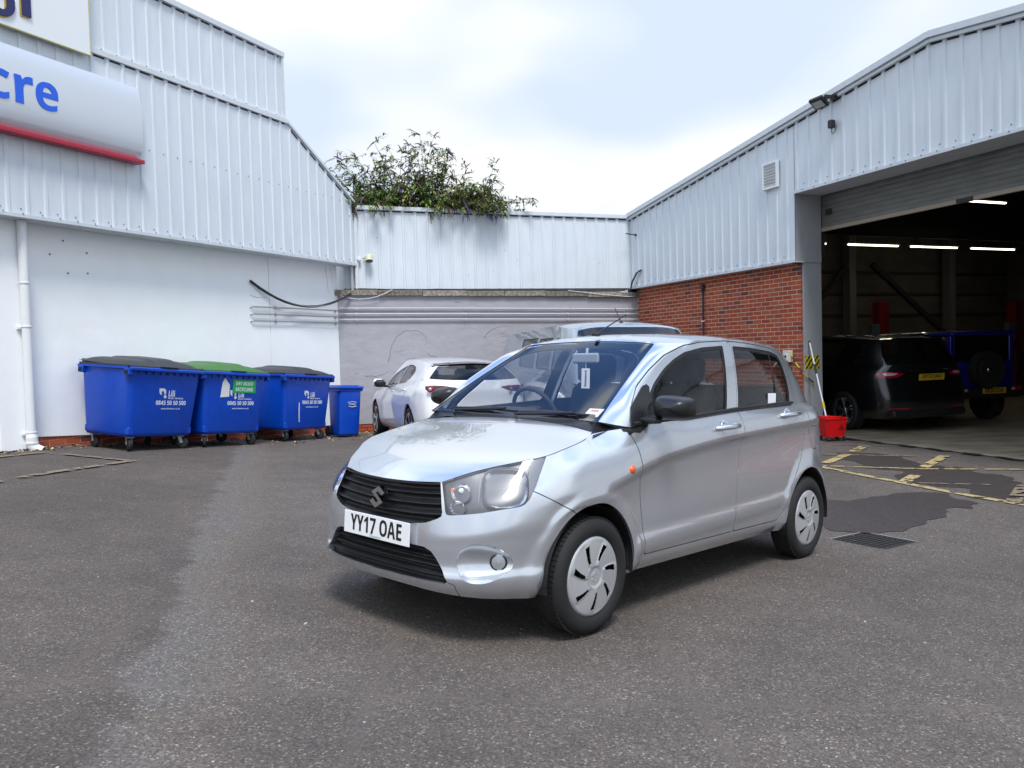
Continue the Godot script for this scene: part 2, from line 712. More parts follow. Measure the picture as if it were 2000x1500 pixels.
func ground_grid(xs: Array, zs: Array, lift := 0.0) -> MB:
	var g := MB.new()
	for x in xs:
		for z in zs:
			var e := 0.05
			g.v.append(Vector3(x, gy(x, z) + lift, z))
			g.n.append(Vector3(gy(x - e, z) - gy(x + e, z), 2 * e, gy(x, z - e) - gy(x, z + e)).normalized())
	var h := zs.size()
	for a in xs.size() - 1:
		for b in h - 1:
			var k := a * h + b
			g.i.append_array([k, k + h, k + h + 1, k, k + h + 1, k + 1])
	return g

func drain_frame() -> Transform3D:
	return on_ground(2.74, -6.17, deg_to_rad(34.0))

func make_ground() -> void:
	var xs := [-120.0, -60.0, -30.0, -18.0, -12.0, -9.0] + range_f(-8.0, 9.0, 0.07) + [11.0, 14.0, 20.0, 40.0, 90.0]
	var zs := [-120.0, -60.0, -40.0, -28.0, -23.0] + range_f(-20.0, -0.6, 0.07) + [1.0, 3.0, 6.0, 12.0, 30.0, 90.0]
	var g := ground_grid(xs, zs)
	var line := V2([-4.4, -13.0, -3.32, -9.28, -2.67, -7.11, -2.28, -5.75, -1.8, -4.13, -1.48, -3.05, -1.27, -2.4, -0.9, -0.6])
	var f := FastNoiseLite.new()
	f.frequency = 0.45
	f.fractal_octaves = 5
	f.seed = 3
	var f2 := FastNoiseLite.new()
	f2.frequency = 2.2
	f2.fractal_octaves = 3
	f2.seed = 9
	for p in g.v:
		var q := Vector2(p.x, p.z)
		var nz := f.get_noise_2d(p.x, p.z)
		var n2 := f2.get_noise_2d(p.x, p.z)
		var k := 0.82 + 0.20 * nz + 0.12 * n2
		var col := Vector3(1.04, 0.99, 0.95)
		if absf(p.x) < 12.0 and p.z > -21.0 and p.z < 0.5:
			var d := -seg_dist(line, q) + 0.12 * n2 + 0.05 * nz
			if d < 0.0:   # older, smoother surfacing on the left
				k *= 0.86
				col = Vector3(1.04, 0.97, 0.92)
			elif d < 0.5:   # dusty, open-textured joint
				k *= lerpf(1.38, 1.0, d / 0.5)
				col = Vector3(1.06, 1.0, 0.93)
		g.c.append(Color(col.x * k, col.y * k, col.z * k))
	var dt := drain_frame().affine_inverse()
	var hole := PackedFloat32Array()
	for p in g.v:
		var q := dt * p
		hole.append(maxf(absf(q.x), absf(q.z)) - 0.232 if absf(q.x) < 3.0 and absf(q.z) < 3.0 else 3.0)
	structure("ground", split(g, hole)[1].mesh(), M.asphalt)
	var wa := sheet(V2([2.6, -7.6, 3.5, -8.03, 3.94, -8.25, 4.23, -8.35, 4.35, -7.94, 4.39, -7.63, 4.09, -7.38, 3.73, -7.09, 3.38, -6.78, 3.14, -6.55, 2.95, -6.5, 2.6, -6.55, 2.4, -6.9]), 0.004, 0.22, 4, 0.06)
	structure("wet_patch", wa.mesh(), M.wet_asphalt)
	var wb := sheet(V2([4.65, -11.32, 5.11, -11.35, 5.25, -10.73, 5.2, -10.12, 5.3, -9.8, 5.4, -9.52, 5.47, -9.07, 5.33, -8.47, 4.79, -7.75, 4.6, -7.8, 4.5, -8.18, 4.6, -8.72, 4.41, -8.84, 4.5, -9.64, 4.39, -10.06, 4.36, -10.68]), 0.004, 0.3, 8, 0.06)
	structure("wet_patch", wb.mesh(), M.wet_asphalt)
	# faded box markings before the garage and a bay line on the left
	var lines := [
		[[3.80, -10.3, 3.89, -9.99, 4.27, -8.78, 4.45, -8.19, 4.72, -7.47, 5.1, -6.5], 0.10, 0], [[4.6, -12.42, 5.28, -12.09, 5.5, -11.95], 0.05, 1], [[4.2, -11.3, 5.53, -10.79, 5.75, -10.7], 0.07, 1],
		[[3.9, -10.2, 4.95, -9.77, 6.02, -9.52], 0.07, 0], [[4.34, -8.81, 5.35, -8.47, 6.3, -8.15], 0.06, 1], [[4.02, -10.42, 4.62, -11.2], 0.13, 0], [[4.80, -11.43, 5.23, -12.03], 0.13, 0],
		[[4.29, -8.88, 4.62, -9.3], 0.13, 0], [[5.0, -9.86, 5.76, -10.8], 0.13, 0], [[4.69, -7.59, 5.35, -8.47], 0.13, 1], [[-4.5, -9.6, -5.76, -9.86, -6.0, -9.3], 0.10, 1], [[-4.55, -9.55, -4.7, -8.38, -4.78, -7.51, -4.9, -6.3], 0.09, 1]]
	var wear := FastNoiseLite.new()
	wear.frequency = 5.0
	wear.fractal_octaves = 4
	wear.seed = 12
	var no := 0
	for L in lines:
		var pts := V2(L[0])
		var s := MB.new()
		for k in pts.size() - 1:
			var a := pts[k]
			var e := pts[k + 1] - a
			var side: Vector2 = Vector2(-e.y, e.x).normalized() * float(L[1]) * 0.5
			var m := int(ceil(e.length() / 0.03))
			for j in m + 1:
				for w in 5:
					var q: Vector2 = a + e * (float(j) / m) + side * (w / 2.0 - 1.0)
					s.v.append(Vector3(q.x, gy(q.x, q.y) + 0.009 + 0.0007 * no, q.y))
					s.n.append(Vector3.UP)
			var b0 := s.v.size() - (m + 1) * 5
			for j in m:
				for w in 4:
					var q := b0 + j * 5 + w
					s.i.append_array([q, q + 5, q + 6, q, q + 6, q + 1])
		var fl := PackedFloat32Array()
		for p in s.v:
			fl.append(-0.33 + wear.get_noise_2d(p.x, p.z) + (0.22 if L[2] == 1 else 0.1))
		structure("painted_line", split(s, fl)[0].mesh(), M.yellow_paint if L[2] == 0 else M.yellow_worn)
		no += 1
	# drain
	var x := drain_frame()
	var d := thing("drain_grate", "rusty iron drain grate set in the wet asphalt by the silver car's rear wheel", "drain", x.origin, x.basis)
	var fr := MB.new()
	for s in [-1.0, 1.0]:
		fr.box(Vector3(s * 0.215, -0.03, 0), Vector3(0.034, 0.06, 0.464), 0.004)
		fr.box(Vector3(0, -0.03, s * 0.215), Vector3(0.396, 0.06, 0.034), 0.004)
	part(d, "frame", fr.mesh(), M.iron)
	var bar := MB.new().box(Vector3.ZERO, Vector3(0.396, 0.03, 0.02), 0.003).mesh()
	for k in 9:
		part(d, "bar", bar, M.iron, Transform3D(Basis(), Vector3(0, -0.018, -0.172 + k * 0.043)))
	var pit := MB.new()
	for s in [-1.0, 1.0]:
		pit.box(Vector3(s * 0.24, -0.3, 0), Vector3(0.02, 0.5, 0.5))
		pit.box(Vector3(0, -0.3, s * 0.24), Vector3(0.46, 0.5, 0.02))
	pit.box(Vector3(0, -0.56, 0), Vector3(0.5, 0.02, 0.5))
	part(d, "pit", pit.mesh(), M.dark)

# lettering fitted to a width and a height, centred on a point of the parent
func lettering(parent: Node, called: String, s: String, at: Vector3, w: float, h: float, depth: float, material: Material, basis := Basis(), bold := true) -> MeshInstance3D:
	var t := text_mesh(s, 0.1, 0.02, bold)
	var arr := t.surface_get_arrays(0)
	var vs: PackedVector3Array = arr[Mesh.ARRAY_VERTEX]
	var lo := vs[0]
	var hi := vs[0]
	for p in vs:
		lo = lo.min(p); hi = hi.max(p)
	var k := Vector3(w / (hi.x - lo.x) if w > 0.0 else h / (hi.y - lo.y), h / (hi.y - lo.y), depth / (hi.z - lo.z))
	var b := basis * Basis.from_scale(k)
	return part(parent, called, t, material, Transform3D(b, at - b * ((lo + hi) * 0.5)))

# ribbed steel sheets, a metre wide each, standing on the plane z of the parent; bottom and top are heights along x
func cladding(parent: Node, x0: float, x1: float, z: float, bottom: Callable, top: Callable, width := 1.0, into: MB = null) -> void:
	var prof := [[0.0, 0.0], [0.088, 0.0], [0.102, 0.017], [0.138, 0.017], [0.152, 0.0], [0.25, 0.0]]
	var x := x0
	while x < x1 - 0.001:
		var xe := minf(x + width, x1)
		var mb := MB.new()
		var a := floorf(x / 0.25) * 0.25
		while a < xe - 0.0001:
			for k in 5:
				var pa := maxf(a + prof[k][0], x)
				var pb := minf(a + prof[k + 1][0], xe)
				if pb - pa < 0.0005:
					continue
				var za: float = z + lerpf(prof[k][1], prof[k + 1][1], (pa - a - prof[k][0]) / (prof[k + 1][0] - prof[k][0]))
				var zb: float = z + lerpf(prof[k][1], prof[k + 1][1], (pb - a - prof[k][0]) / (prof[k + 1][0] - prof[k][0]))
				var nn := Vector3(za - zb, 0, pb - pa).normalized()
				mb.quad(Vector3(pa, bottom.call(pa), za), Vector3(pb, bottom.call(pb), zb), Vector3(pb, top.call(pb), zb), Vector3(pa, top.call(pa), za), nn)
			a += 0.25
		if mb.i.size():
			if into:
				into.add(mb)
			else:
				part(parent, "cladding_sheet", mb.mesh(), M.clad_paint)
		x = xe

func gap_shadow(parent: Node, x0: float, x1: float, z: float, top: Callable, drop: float, h := 0.028) -> void:  # dark strips between the ribs, painting the shadow gap below a flashing
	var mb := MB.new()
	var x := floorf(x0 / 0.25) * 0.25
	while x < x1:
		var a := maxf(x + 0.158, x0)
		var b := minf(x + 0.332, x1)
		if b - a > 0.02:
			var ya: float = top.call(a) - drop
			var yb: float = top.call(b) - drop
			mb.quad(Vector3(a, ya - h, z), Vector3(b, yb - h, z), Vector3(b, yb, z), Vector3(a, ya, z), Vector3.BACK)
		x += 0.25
	stuff(parent, "gap_shadow_strips", mb.mesh(), M.iron)

func screws(parent: Node, x0: float, x1: float, y: Callable, z: float) -> void:
	var mb := MB.new()
	var x := ceilf(x0 / 0.25) * 0.25 + 0.03
	while x < x1:
		mb.box(Vector3(x + R(-0.01, 0.01), y.call(x) + R(-0.008, 0.008), z + 0.004), Vector3(0.016, 0.016, 0.012), 0.004)
		x += 0.25
	stuff(parent, "screws", mb.mesh(), M.screw)

func beam(a: Vector3, b: Vector3, w: Vector2, up := Vector3.BACK, bevel := 0.004) -> MB:  # box from a to b
	var x := (b - a).normalized()
	var z := up
	var y := z.cross(x).normalized()
	z = x.cross(y)
	return MB.new().box((a + b) * 0.5, Vector3((b - a).length(), w.x, w.y), bevel, Basis(x, y, z))

func brick_meshes() -> Array:
	return [MB.new().box(Vector3.ZERO, Vector3(0.215, 0.065, 0.05), 0.003).mesh(), MB.new().box(Vector3.ZERO, Vector3(0.1025, 0.065, 0.05), 0.003).mesh()]

func pick_brick() -> StandardMaterial3D:
	var r := rng.randf()
	return M["brick_%d" % (0 if r < 0.3 else 1 if r < 0.5 else 2 if r < 0.68 else 5 if r < 0.82 else 3 if r < 0.92 else 4 if r < 0.97 else 6)]

# ---------------------------------------------------------------- the clad building on the left
func make_left_building() -> void:
	var o := thing("clad_building", "grey clad building with white rendered wall behind the blue bins", "building", Vector3(-3.46, 0, -16.35), Basis(Vector3(0.42262, 0, -0.90631), Vector3.UP, Vector3(0.90631, 0, 0.42262)))
	var pl := func(x: float) -> float: return 0.34 - (x + 6.43) * 0.068
	for e in [[-17.0, -1.988], [-1.974, 0.0]]:
		part(o, "rendered_wall", MB.new().prism(V2([e[0], pl.call(e[0]), e[1], pl.call(e[1]), e[1], 3.2, e[0], 3.2]), Vector3.ZERO, Vector3.RIGHT, Vector3.UP, Vector3(0, 0, -0.25)).mesh(), M.white_render)
	part(o, "wall_core", MB.new().box(Vector3(-8.5, 1.2, -0.3), Vector3(16.96, 4.0, 0.2)).mesh(), M.mortar)
	part(o, "pilaster", MB.new().box(Vector3(-6.81, 1.6, 0.05), Vector3(0.36, 3.02, 0.1), 0.012).mesh(), M.white_render)
	var bm := brick_meshes()
	var row := 0
	var y := -0.36
	while y < 0.40:
		var x := -6.6 - (0.1125 if row % 2 else 0.0)
		while x < 0.0:
			var wx := o.transform * Vector3(x, 0, 0.2)
			var g := gy(wx.x, wx.z)
			if y > g - 0.09 and y < pl.call(x) + 0.02 and x < -0.1:
				part(o, "brick", bm[0], pick_brick(), Transform3D(Basis(), Vector3(x, y, -0.04 + R(-0.002, 0.002))))
			x += 0.225
		y += 0.075
		row += 1
	part(o, "mortar_bed", MB.new().box(Vector3(-3.4, 0.0, -0.1), Vector3(6.7, 0.9, 0.152)).mesh(), M.mortar)
	# cladding and its trims
	var low := func(_x: float) -> float: return 3.13
	var top := func(x: float) -> float: return 5.49 if x < -1.72 else 5.49 - (x + 1.72) * 0.58
	cladding(o, -15.0, 0.34, 0.3, low, top)
	var flat := func(_x: float) -> float: return 5.52
	var high := func(_x: float) -> float: return 6.67
	cladding(o, -15.0, -1.75, 0.255, flat, high)
	part(o, "cladding_core", MB.new().prism(V2([-15, 3.14, 0.33, 3.14, 0.33, 4.28, -1.72, 5.47, -15, 5.47]), Vector3(0, 0, 0.28), Vector3.RIGHT, Vector3.UP, Vector3(0, 0, -7.0)).mesh(), M.clad_trim)
	part(o, "parapet_core", MB.new().box(Vector3(-8.375, 6.07, -1.9), Vector3(13.24, 1.18, 4.28)).mesh(), M.clad_trim)
	part(o, "step_flashing", beam(Vector3(-15, 5.50, 0.315), Vector3(-1.68, 5.50, 0.315), Vector2(0.075, 0.05)).add(beam(Vector3(-15, 5.545, 0.27), Vector3(-1.70, 5.545, 0.27), Vector2(0.05, 0.07))).mesh(), M.clad_trim)
	part(o, "verge_flashing", beam(Vector3(-1.72, 5.505, 0.30), Vector3(0.40, 4.275, 0.30), Vector2(0.05, 0.09)).mesh(), M.clad_trim)
	part(o, "parapet_capping", beam(Vector3(-15, 6.68, 0.25), Vector3(-1.70, 6.68, 0.25), Vector2(0.09, 0.12)).mesh(), M.clad_trim)
	part(o, "parapet_corner_trim", MB.new().box(Vector3(-1.735, 6.09, 0.265), Vector3(0.05, 1.1, 0.06), 0.004).mesh(), M.clad_trim)
	part(o, "corner_trim", MB.new().box(Vector3(0.345, 3.68, 0.30), Vector3(0.05, 1.12, 0.08), 0.004).mesh(), M.clad_trim)
	part(o, "drip_flashing", MB.new().box(Vector3(-7.32, 3.122, 0.335), Vector3(15.36, 0.05, 0.02), 0.003).box(Vector3(-7.32, 3.105, 0.165), Vector3(15.36, 0.016, 0.32), 0.003).mesh(), M.clad_trim)
	var rows := [[3.21, 0.3], [3.155, 0.345], [5.56, 0.31], [4.35, 0.3]]
	for r in rows:
		var yy: float = r[0]
		screws(o, -9.0, 0.2 if yy < 5 else -1.9, func(_x: float) -> float: return yy, r[1])
	gap_shadow(o, -9.0, -1.75, 0.302, top, 0.026)
	gap_shadow(o, -1.70, 0.30, 0.302, top, 0.035, 0.035)
	gap_shadow(o, -9.0, -1.8, 0.257, high, 0.035)
	# old fixings and hairline cracks in the render
	var fix := MB.new()
	for p in [[-5.95, 2.93], [-6.15, 2.73], [-5.6, 2.8], [-5.9, 2.5], [-5.6, 2.52], [-6.95, 2.85]]:
		fix.box(Vector3(p[0], p[1], 0.004), Vector3(0.025, 0.022, 0.01), 0.003)
	stuff(o, "wall_plugs", fix.mesh(), M.screw)
	var cr := MB.new()
	for path in [[-0.36, 3.08, -0.31, 2.8, -0.3, 2.62, -0.22, 2.5], [-0.2, 3.05, -0.17, 2.85, -0.12, 2.7], [-2.45, 2.38, -2.2, 2.35, -1.98, 2.37]]:
		crack(cr, path, 0.0035)
	stuff(o, "cracks", cr.mesh(), M.iron)
	# signs
	var s := thing("curved_sign", "long curved silver fascia sign with blue letters and red lower edge", "sign", o.transform * Vector3(-4.97, 4.14, 0.33), o.basis)
	var sec := [Vector2(0.0, 1.04), Vector2(0.035, 1.038), Vector2(0.055, 1.02), Vector2(0.085, 0.88), Vector2(0.105, 0.72), Vector2(0.116, 0.55), Vector2(0.118, 0.40), Vector2(0.110, 0.26), Vector2(0.092, 0.13), Vector2(0.065, 0.03), Vector2(0.0, 0.0)]
	var face := MB.new()
	for k in sec.size():
		var d: Vector2 = (sec[mini(k + 1, sec.size() - 1)] - sec[maxi(k - 1, 0)]).normalized()
		for x in [0.0, -8.0]:
			face.v.append(Vector3(x, sec[k].y, sec[k].x)); face.n.append(Vector3(0, d.x, -d.y))
	for k in sec.size() - 1:
		face.i.append_array([2 * k, 2 * k + 1, 2 * k + 3, 2 * k, 2 * k + 3, 2 * k + 2])
	var sp := mat("sign_silver", 0.60, 0.63, 0.67, 0.36, 0.55)
	part(s, "face", face.mesh(), sp)
	var ep := PackedVector2Array()
	for q in sec:
		ep.append(q)
	part(s, "end_cap", MB.new().prism(ep, Vector3(0.012, 0, 0), Vector3.BACK, Vector3.UP, Vector3(-0.012, 0, 0)).mesh(), M.clad_trim)
	part(s, "red_trim", MB.new().box(Vector3(-4.0, -0.03, 0.07), Vector3(8.0, 0.05, 0.16), 0.006).mesh(), mat("sign_red", 0.36, 0.005, 0.03, 0.3))
	var blue := mat("sign_blue", 0.004, 0.10, 0.66, 0.35)
	for q in [["e", -1.43, 0.30], ["r", -1.73, 0.23], ["c", -2.06, 0.30], ["a", -2.42, 0.30]]:
		lettering(s, "letter", q[0], Vector3(q[1], 0.51, 0.1165), q[2], 0.35, 0.012, blue)
	var u := thing("sign_board", "flat white sign board with navy lettering above the curved sign", "sign", o.transform * Vector3(-5.71, 5.39, 0.38), o.basis)
	part(u, "board", MB.new().box(Vector3(-3.0, 0.75, 0), Vector3(6.0, 1.5, 0.04), 0.004).mesh(), mat("board_white", 0.74, 0.77, 0.79, 0.4))
	part(u, "yellow_edging", MB.new().box(Vector3(-3.0, -0.006, 0.002), Vector3(6.0, 0.008, 0.045), 0.002).box(Vector3(0.004, 0.75, 0.002), Vector3(0.008, 1.5, 0.045), 0.002).mesh(), mat("pale_yellow", 0.55, 0.52, 0.22, 0.5))
	var navy := mat("navy", 0.008, 0.012, 0.10, 0.4)
	for q in [["f", -0.86, 0.30, 0.50, 0.59], ["o", -1.20, 0.33, 0.33, 0.51]]:
		lettering(u, "letter", q[0], Vector3(q[1], q[3] if q[0] == "f" else 0.27, 0.034), q[2], 0.62 if q[0] == "f" else 0.36, 0.02, navy)
		lettering(u, "letter_outline", q[0], Vector3(q[1] - 0.02, (q[3] if q[0] == "f" else 0.27) - 0.018, 0.026), q[2], 0.62 if q[0] == "f" else 0.36, 0.012, mat("gold", 0.42, 0.30, 0.03, 0.4))
	# downpipe
	var dp := thing("downpipe", "white plastic downpipe on the pilaster of the white wall", "pipe", o.transform * Vector3(-6.63, 0, 0.165), o.basis)
	part(dp, "pipe", MB.new().tube([Vector3(0, 0.3, 0), Vector3(0, 3.09, 0)], 0.055, 20).mesh(), M.white_plastic)
	for yy in [2.31, 1.76, 0.42]:
		part(dp, "collar", MB.new().lathe([Vector2(0.056, -0.012), Vector2(0.063, -0.008), Vector2(0.063, 0.008), Vector2(0.056, 0.012)], Vector3(0, yy, 0), Vector3.UP, 20).mesh(), M.white_plastic)
	for yy in [1.74, 0.40]:
		part(dp, "bracket", MB.new().box(Vector3(-0.05, yy, -0.045), Vector3(0.09, 0.03, 0.03), 0.004).mesh(), M.white_plastic)
	part(dp, "socket", MB.new().lathe([Vector2(0.056, 0.41), Vector2(0.07, 0.36), Vector2(0.07, 0.30), Vector2(0.074, 0.295), Vector2(0.074, 0.275), Vector2(0.068, 0.27)], Vector3.ZERO, Vector3.UP, 20).mesh(), M.white_plastic)
	part(dp, "shoe", MB.new().tube([Vector3(0, 0.31, 0), Vector3(0.0, 0.25, 0.0), Vector3(0.035, 0.20, 0.04), Vector3(0.07, 0.17, 0.09)], 0.066, 18, false).mesh(), M.white_plastic)
	part(dp, "outlet", MB.new().lathe([Vector2(0.06, 0.0), Vector2(0.001, -0.02)], Vector3(0.063, 0.176, 0.08), Vector3(0.6, -0.5, 0.62).normalized(), 18).mesh(), M.dark)
	# conduits along the white wall and the hanging cable bundle
	for k in 3:
		var yy: float = [2.19, 2.065, 1.945][k]
		var p := thing("conduit", ["top", "middle", "lowest"][k] + " of three short grey conduits on the white wall", "conduit", o.transform * Vector3(0, 0, 0.0), o.basis, "conduits on the white wall")
		part(p, "tube", MB.new().tube([Vector3(-2.47, yy - 0.02, 0.0), Vector3(-2.46, yy - 0.003, 0.03), Vector3(-2.42, yy, 0.04), Vector3(-1.2, yy + 0.008, 0.04), Vector3(-0.05, yy + 0.012, 0.045)], 0.013, 8).mesh(), M.galvanised)
		for x in [-1.86, -0.12]:
			part(p, "clip", MB.new().box(Vector3(x, yy + 0.004, 0.025), Vector3(0.02, 0.055, 0.05), 0.003).mesh(), M.galvanised)
	var cb := thing("cable_bundle", "dusty black cable bundle sagging from the white wall to the corner", "cable", o.transform * Vector3.ZERO, o.basis)
	for k in 4:
		var pts := []
		for j in 15:
			var t := j / 14.0
			var px := lerpf(-2.47, 0.30, t)
			pts.append(Vector3(px, 2.63 - 1.65 * t * (1.0 - t) * (1.0 - 0.1 * t) + 0.0 * t + 0.012 * cos(k * 1.6 + t * 6.0), 0.03 + 0.25 * t * (1.0 - 0.15 * t) + 0.012 * sin(k * 1.6 + t * 6.0)))
		part(cb, "cable", MB.new().tube(pts, 0.013, 6).mesh(), M.cable if k < 3 else M.dust_cable)

func crack(mb: MB, path: Array, w: float) -> void:
	var pts := []
	for k in range(0, path.size() - 2, 2):
		var a := Vector2(path[k], path[k + 1])
		var b := Vector2(path[k + 2], path[k + 3])
		var m := int(a.distance_to(b) / 0.04) + 1
		for j in m:
			var p := a.lerp(b, float(j) / m)
			pts.append(Vector3(p.x + R(-0.012, 0.012), p.y + R(-0.012, 0.012), 0.0005))
	mb.tube(pts, w, 4, true, w * 0.4)

# ---------------------------------------------------------------- the grey wall at the back
func make_back_wall() -> void:
	var o := thing("back_wall", "grey painted wall with concrete coping and metal cladding above", "wall", Vector3(-3.46, 0, -16.35), Basis(Vector3(0.96031, 0, -0.27893), Vector3.UP, Vector3(0.27893, 0, 0.96031)))
	part(o, "painted_wall", MB.new().prism(V2([0.0, -0.10, 6.62, -0.13, 6.62, 2.44, 0.0, 2.51]), Vector3.ZERO, Vector3.RIGHT, Vector3.UP, Vector3(0, 0, -0.3)).mesh(), M.grey_render)
	var bm := brick_meshes()
	for r in 5:
		for k in 12:
			part(o, "brick", bm[0], pick_brick(), Transform3D(Basis(), Vector3(0.06 + k * 0.225 + (0.1125 if r % 2 else 0.0), -0.14 - r * 0.075, -0.038 + R(-0.002, 0.002))))
	part(o, "mortar_bed", MB.new().box(Vector3(3.3, -0.35, -0.18), Vector3(6.6, 0.5, 0.24)).mesh(), M.mortar)
	var x := -0.1
	var k := 0
	while x < 6.5:
		var w := R(0.7, 0.98)
		var yy := 2.555 - x * 0.011 + R(-0.008, 0.008)
		var cm: StandardMaterial3D = mat("coping_%d" % (k % 4), [0.30, 0.22, 0.36, 0.26][k % 4], [0.28, 0.205, 0.33, 0.245][k % 4], [0.24, 0.175, 0.29, 0.205][k % 4], 0.95)
		cm.albedo_texture = M.concrete.albedo_texture
		tri(cm, Vector3(1.2, 1.2, 1.2))
		part(o, "coping_stone", MB.new().box(Vector3(x + w * 0.5, yy, -0.10 + R(-0.006, 0.006)), Vector3(w - 0.008, 0.115, 0.34), 0.008).mesh(), cm)
		x += w
		k += 1
	var low := func(_x: float) -> float: return 2.635
	var top := func(px: float) -> float: return 4.25 - px * 0.012
	cladding(o, 0.36, 6.46, 0.0, low, top)
	part(o, "cladding_core", MB.new().box(Vector3(3.4, 3.4, -2.56), Vector3(6.5, 1.5, 5.0)).mesh(), M.clad_trim)
	gap_shadow(o, 0.4, 6.4, 0.002, top, 0.015)
	part(o, "capping", beam(Vector3(0.33, 4.275, -0.03), Vector3(6.44, 4.205, -0.03), Vector2(0.08, 0.17)).mesh(), M.clad_trim)
	part(o, "corner_trim", MB.new().box(Vector3(0.40, 3.44, 0.035), Vector3(0.07, 1.62, 0.05), 0.004).mesh(), M.clad_trim)
	part(o, "corner_post", MB.new().box(Vector3(0.30, 2.86, 0.06), Vector3(0.05, 0.52, 0.05), 0.004).mesh(), M.galvanised)
	var sc := MB.new()
	for j in 22:
		if rng.randf() < 0.4:
			sc.box(Vector3(0.55 + j * 0.27, R(2.9, 3.7), 0.004), Vector3(0.014, 0.014, 0.012), 0.003)
	stuff(o, "screws", sc.mesh(), M.screw)
	var cr := MB.new()
	for path in [[0.98, 1.15, 1.06, 1.48, 1.16, 1.66, 1.36, 1.78, 1.62, 1.77, 1.76, 1.65, 1.8, 1.45], [1.78, 1.3, 1.86, 1.25, 1.98, 1.23, 2.08, 1.12], [0.5, 0.88, 0.72, 0.86, 0.9, 0.9, 1.0, 0.98], [3.0, 1.6, 3.15, 1.75, 3.4, 1.84, 3.7, 1.82], [0.3, 0.92, 0.42, 0.98], [2.4, 2.35, 2.6, 2.37]]:
		crack(cr, path, 0.005)
	for j in 16:
		var cy := R(0.9, 1.45) if j < 10 else R(1.35, 1.7)
		var cx := R(1.0, 1.7) if j < 10 else R(3.05, 3.7)
		crack(cr, [cx, cy, cx + R(0.1, 0.25), cy + R(-0.01, 0.01)], 0.002)
	stuff(o, "cracks", cr.mesh(), mat("crack_grey", 0.13, 0.125, 0.135, 0.9))
	for j in 3:
		var y0: float = [2.25, 2.135, 2.025][j]
		var y1: float = [2.165, 2.06, 1.935][j]
		var p := thing("conduit", ["top", "middle", "lowest"][j] + " of three long conduits painted like the grey wall", "conduit", o.transform * Vector3.ZERO, o.basis, "conduits on the grey wall")
		part(p, "tube", MB.new().tube([Vector3(0.02, y0, 0.04), Vector3(2.2, lerpf(y0, y1, 0.33) + 0.006, 0.042), Vector3(6.55, y1, 0.04)], 0.015, 8).mesh(), mat("conduit_paint", 0.50, 0.50, 0.54, 0.5))
		for cx in [0.36, 2.62, 4.9, 6.3]:
			part(p, "clip", MB.new().box(Vector3(cx, lerpf(y0, y1, cx / 6.6), 0.028), Vector3(0.025, 0.06, 0.05), 0.004).mesh(), M.conduit_paint)
	var c := thing("wall_cable", "thin black cable lying along the concrete coping", "cable", o.transform * Vector3.ZERO, o.basis)
	var pts := []
	for j in 25:
		pts.append(Vector3(0.25 + j * 0.255, 2.635 - j * 0.0027 + R(-0.008, 0.012), 0.05 + R(-0.01, 0.012)))
	part(c, "cable", MB.new().tube(pts, 0.011, 6).mesh(), M.cable)
	var w := thing("white_wire", "slack white wire looping below the coping at the corner", "wire", o.transform * Vector3.ZERO, o.basis)
	pts = []
	for j in 12:
		var t := j / 11.0
		pts.append(Vector3(lerpf(0.05, 1.1, t), 2.5 - 0.5 * t * (1.0 - t) + 0.12 * t, 0.09))
	part(w, "wire", MB.new().tube(pts, 0.006, 5).mesh(), M.white_plastic)
	var w2 := thing("white_wire", "straight white wire running down to the brick wall", "wire", o.transform * Vector3.ZERO, o.basis)
	part(w2, "wire", MB.new().tube([Vector3(4.9, 2.58, 0.08), Vector3(5.7, 2.49, 0.09), Vector3(6.3, 2.44, 0.09), Vector3(6.5, 2.45, 0.06)], 0.006, 5).mesh(), M.white_plastic)
	var l := thing("bulkhead_lamp", "small cream bulkhead lamp in the corner of the cladding", "lamp", o.transform * Vector3(0.62, 3.2, 0.06), o.basis)
	part(l, "shade", MB.new().lathe([Vector2(0.001, 0.12), Vector2(0.06, 0.11), Vector2(0.075, 0.08), Vector2(0.082, -0.02), Vector2(0.072, -0.02)], Vector3(0.02, 0.0, 0.09), Vector3(0, 0.93, -0.36).normalized(), 18).mesh(), mat("cream", 0.55, 0.55, 0.38, 0.5))
	part(l, "lens", MB.new().lathe([Vector2(0.07, -0.01), Vector2(0.03, -0.035), Vector2(0.001, -0.04)], Vector3(0.02, 0.0, 0.09), Vector3(0, 0.93, -0.36).normalized(), 18).mesh(), mat("lamp_dark", 0.05, 0.05, 0.045, 0.3))
	part(l, "bracket", MB.new().tube([Vector3(-0.08, 0.05, -0.03), Vector3(-0.02, 0.06, 0.04), Vector3(0.02, 0.06, 0.05)], 0.014, 8).mesh(), M.galvanised)
	var b := thing("junction_box", "round white junction box at the cladding corner", "junction box", o.transform * Vector3(0.45, 3.24, 0.075), o.basis)
	part(b, "box", MB.new().lathe([Vector2(0.001, 0.03), Vector2(0.035, 0.028), Vector2(0.04, 0.02), Vector2(0.04, -0.03)], Vector3.ZERO, Vector3.BACK, 16).mesh(), M.white_plastic)

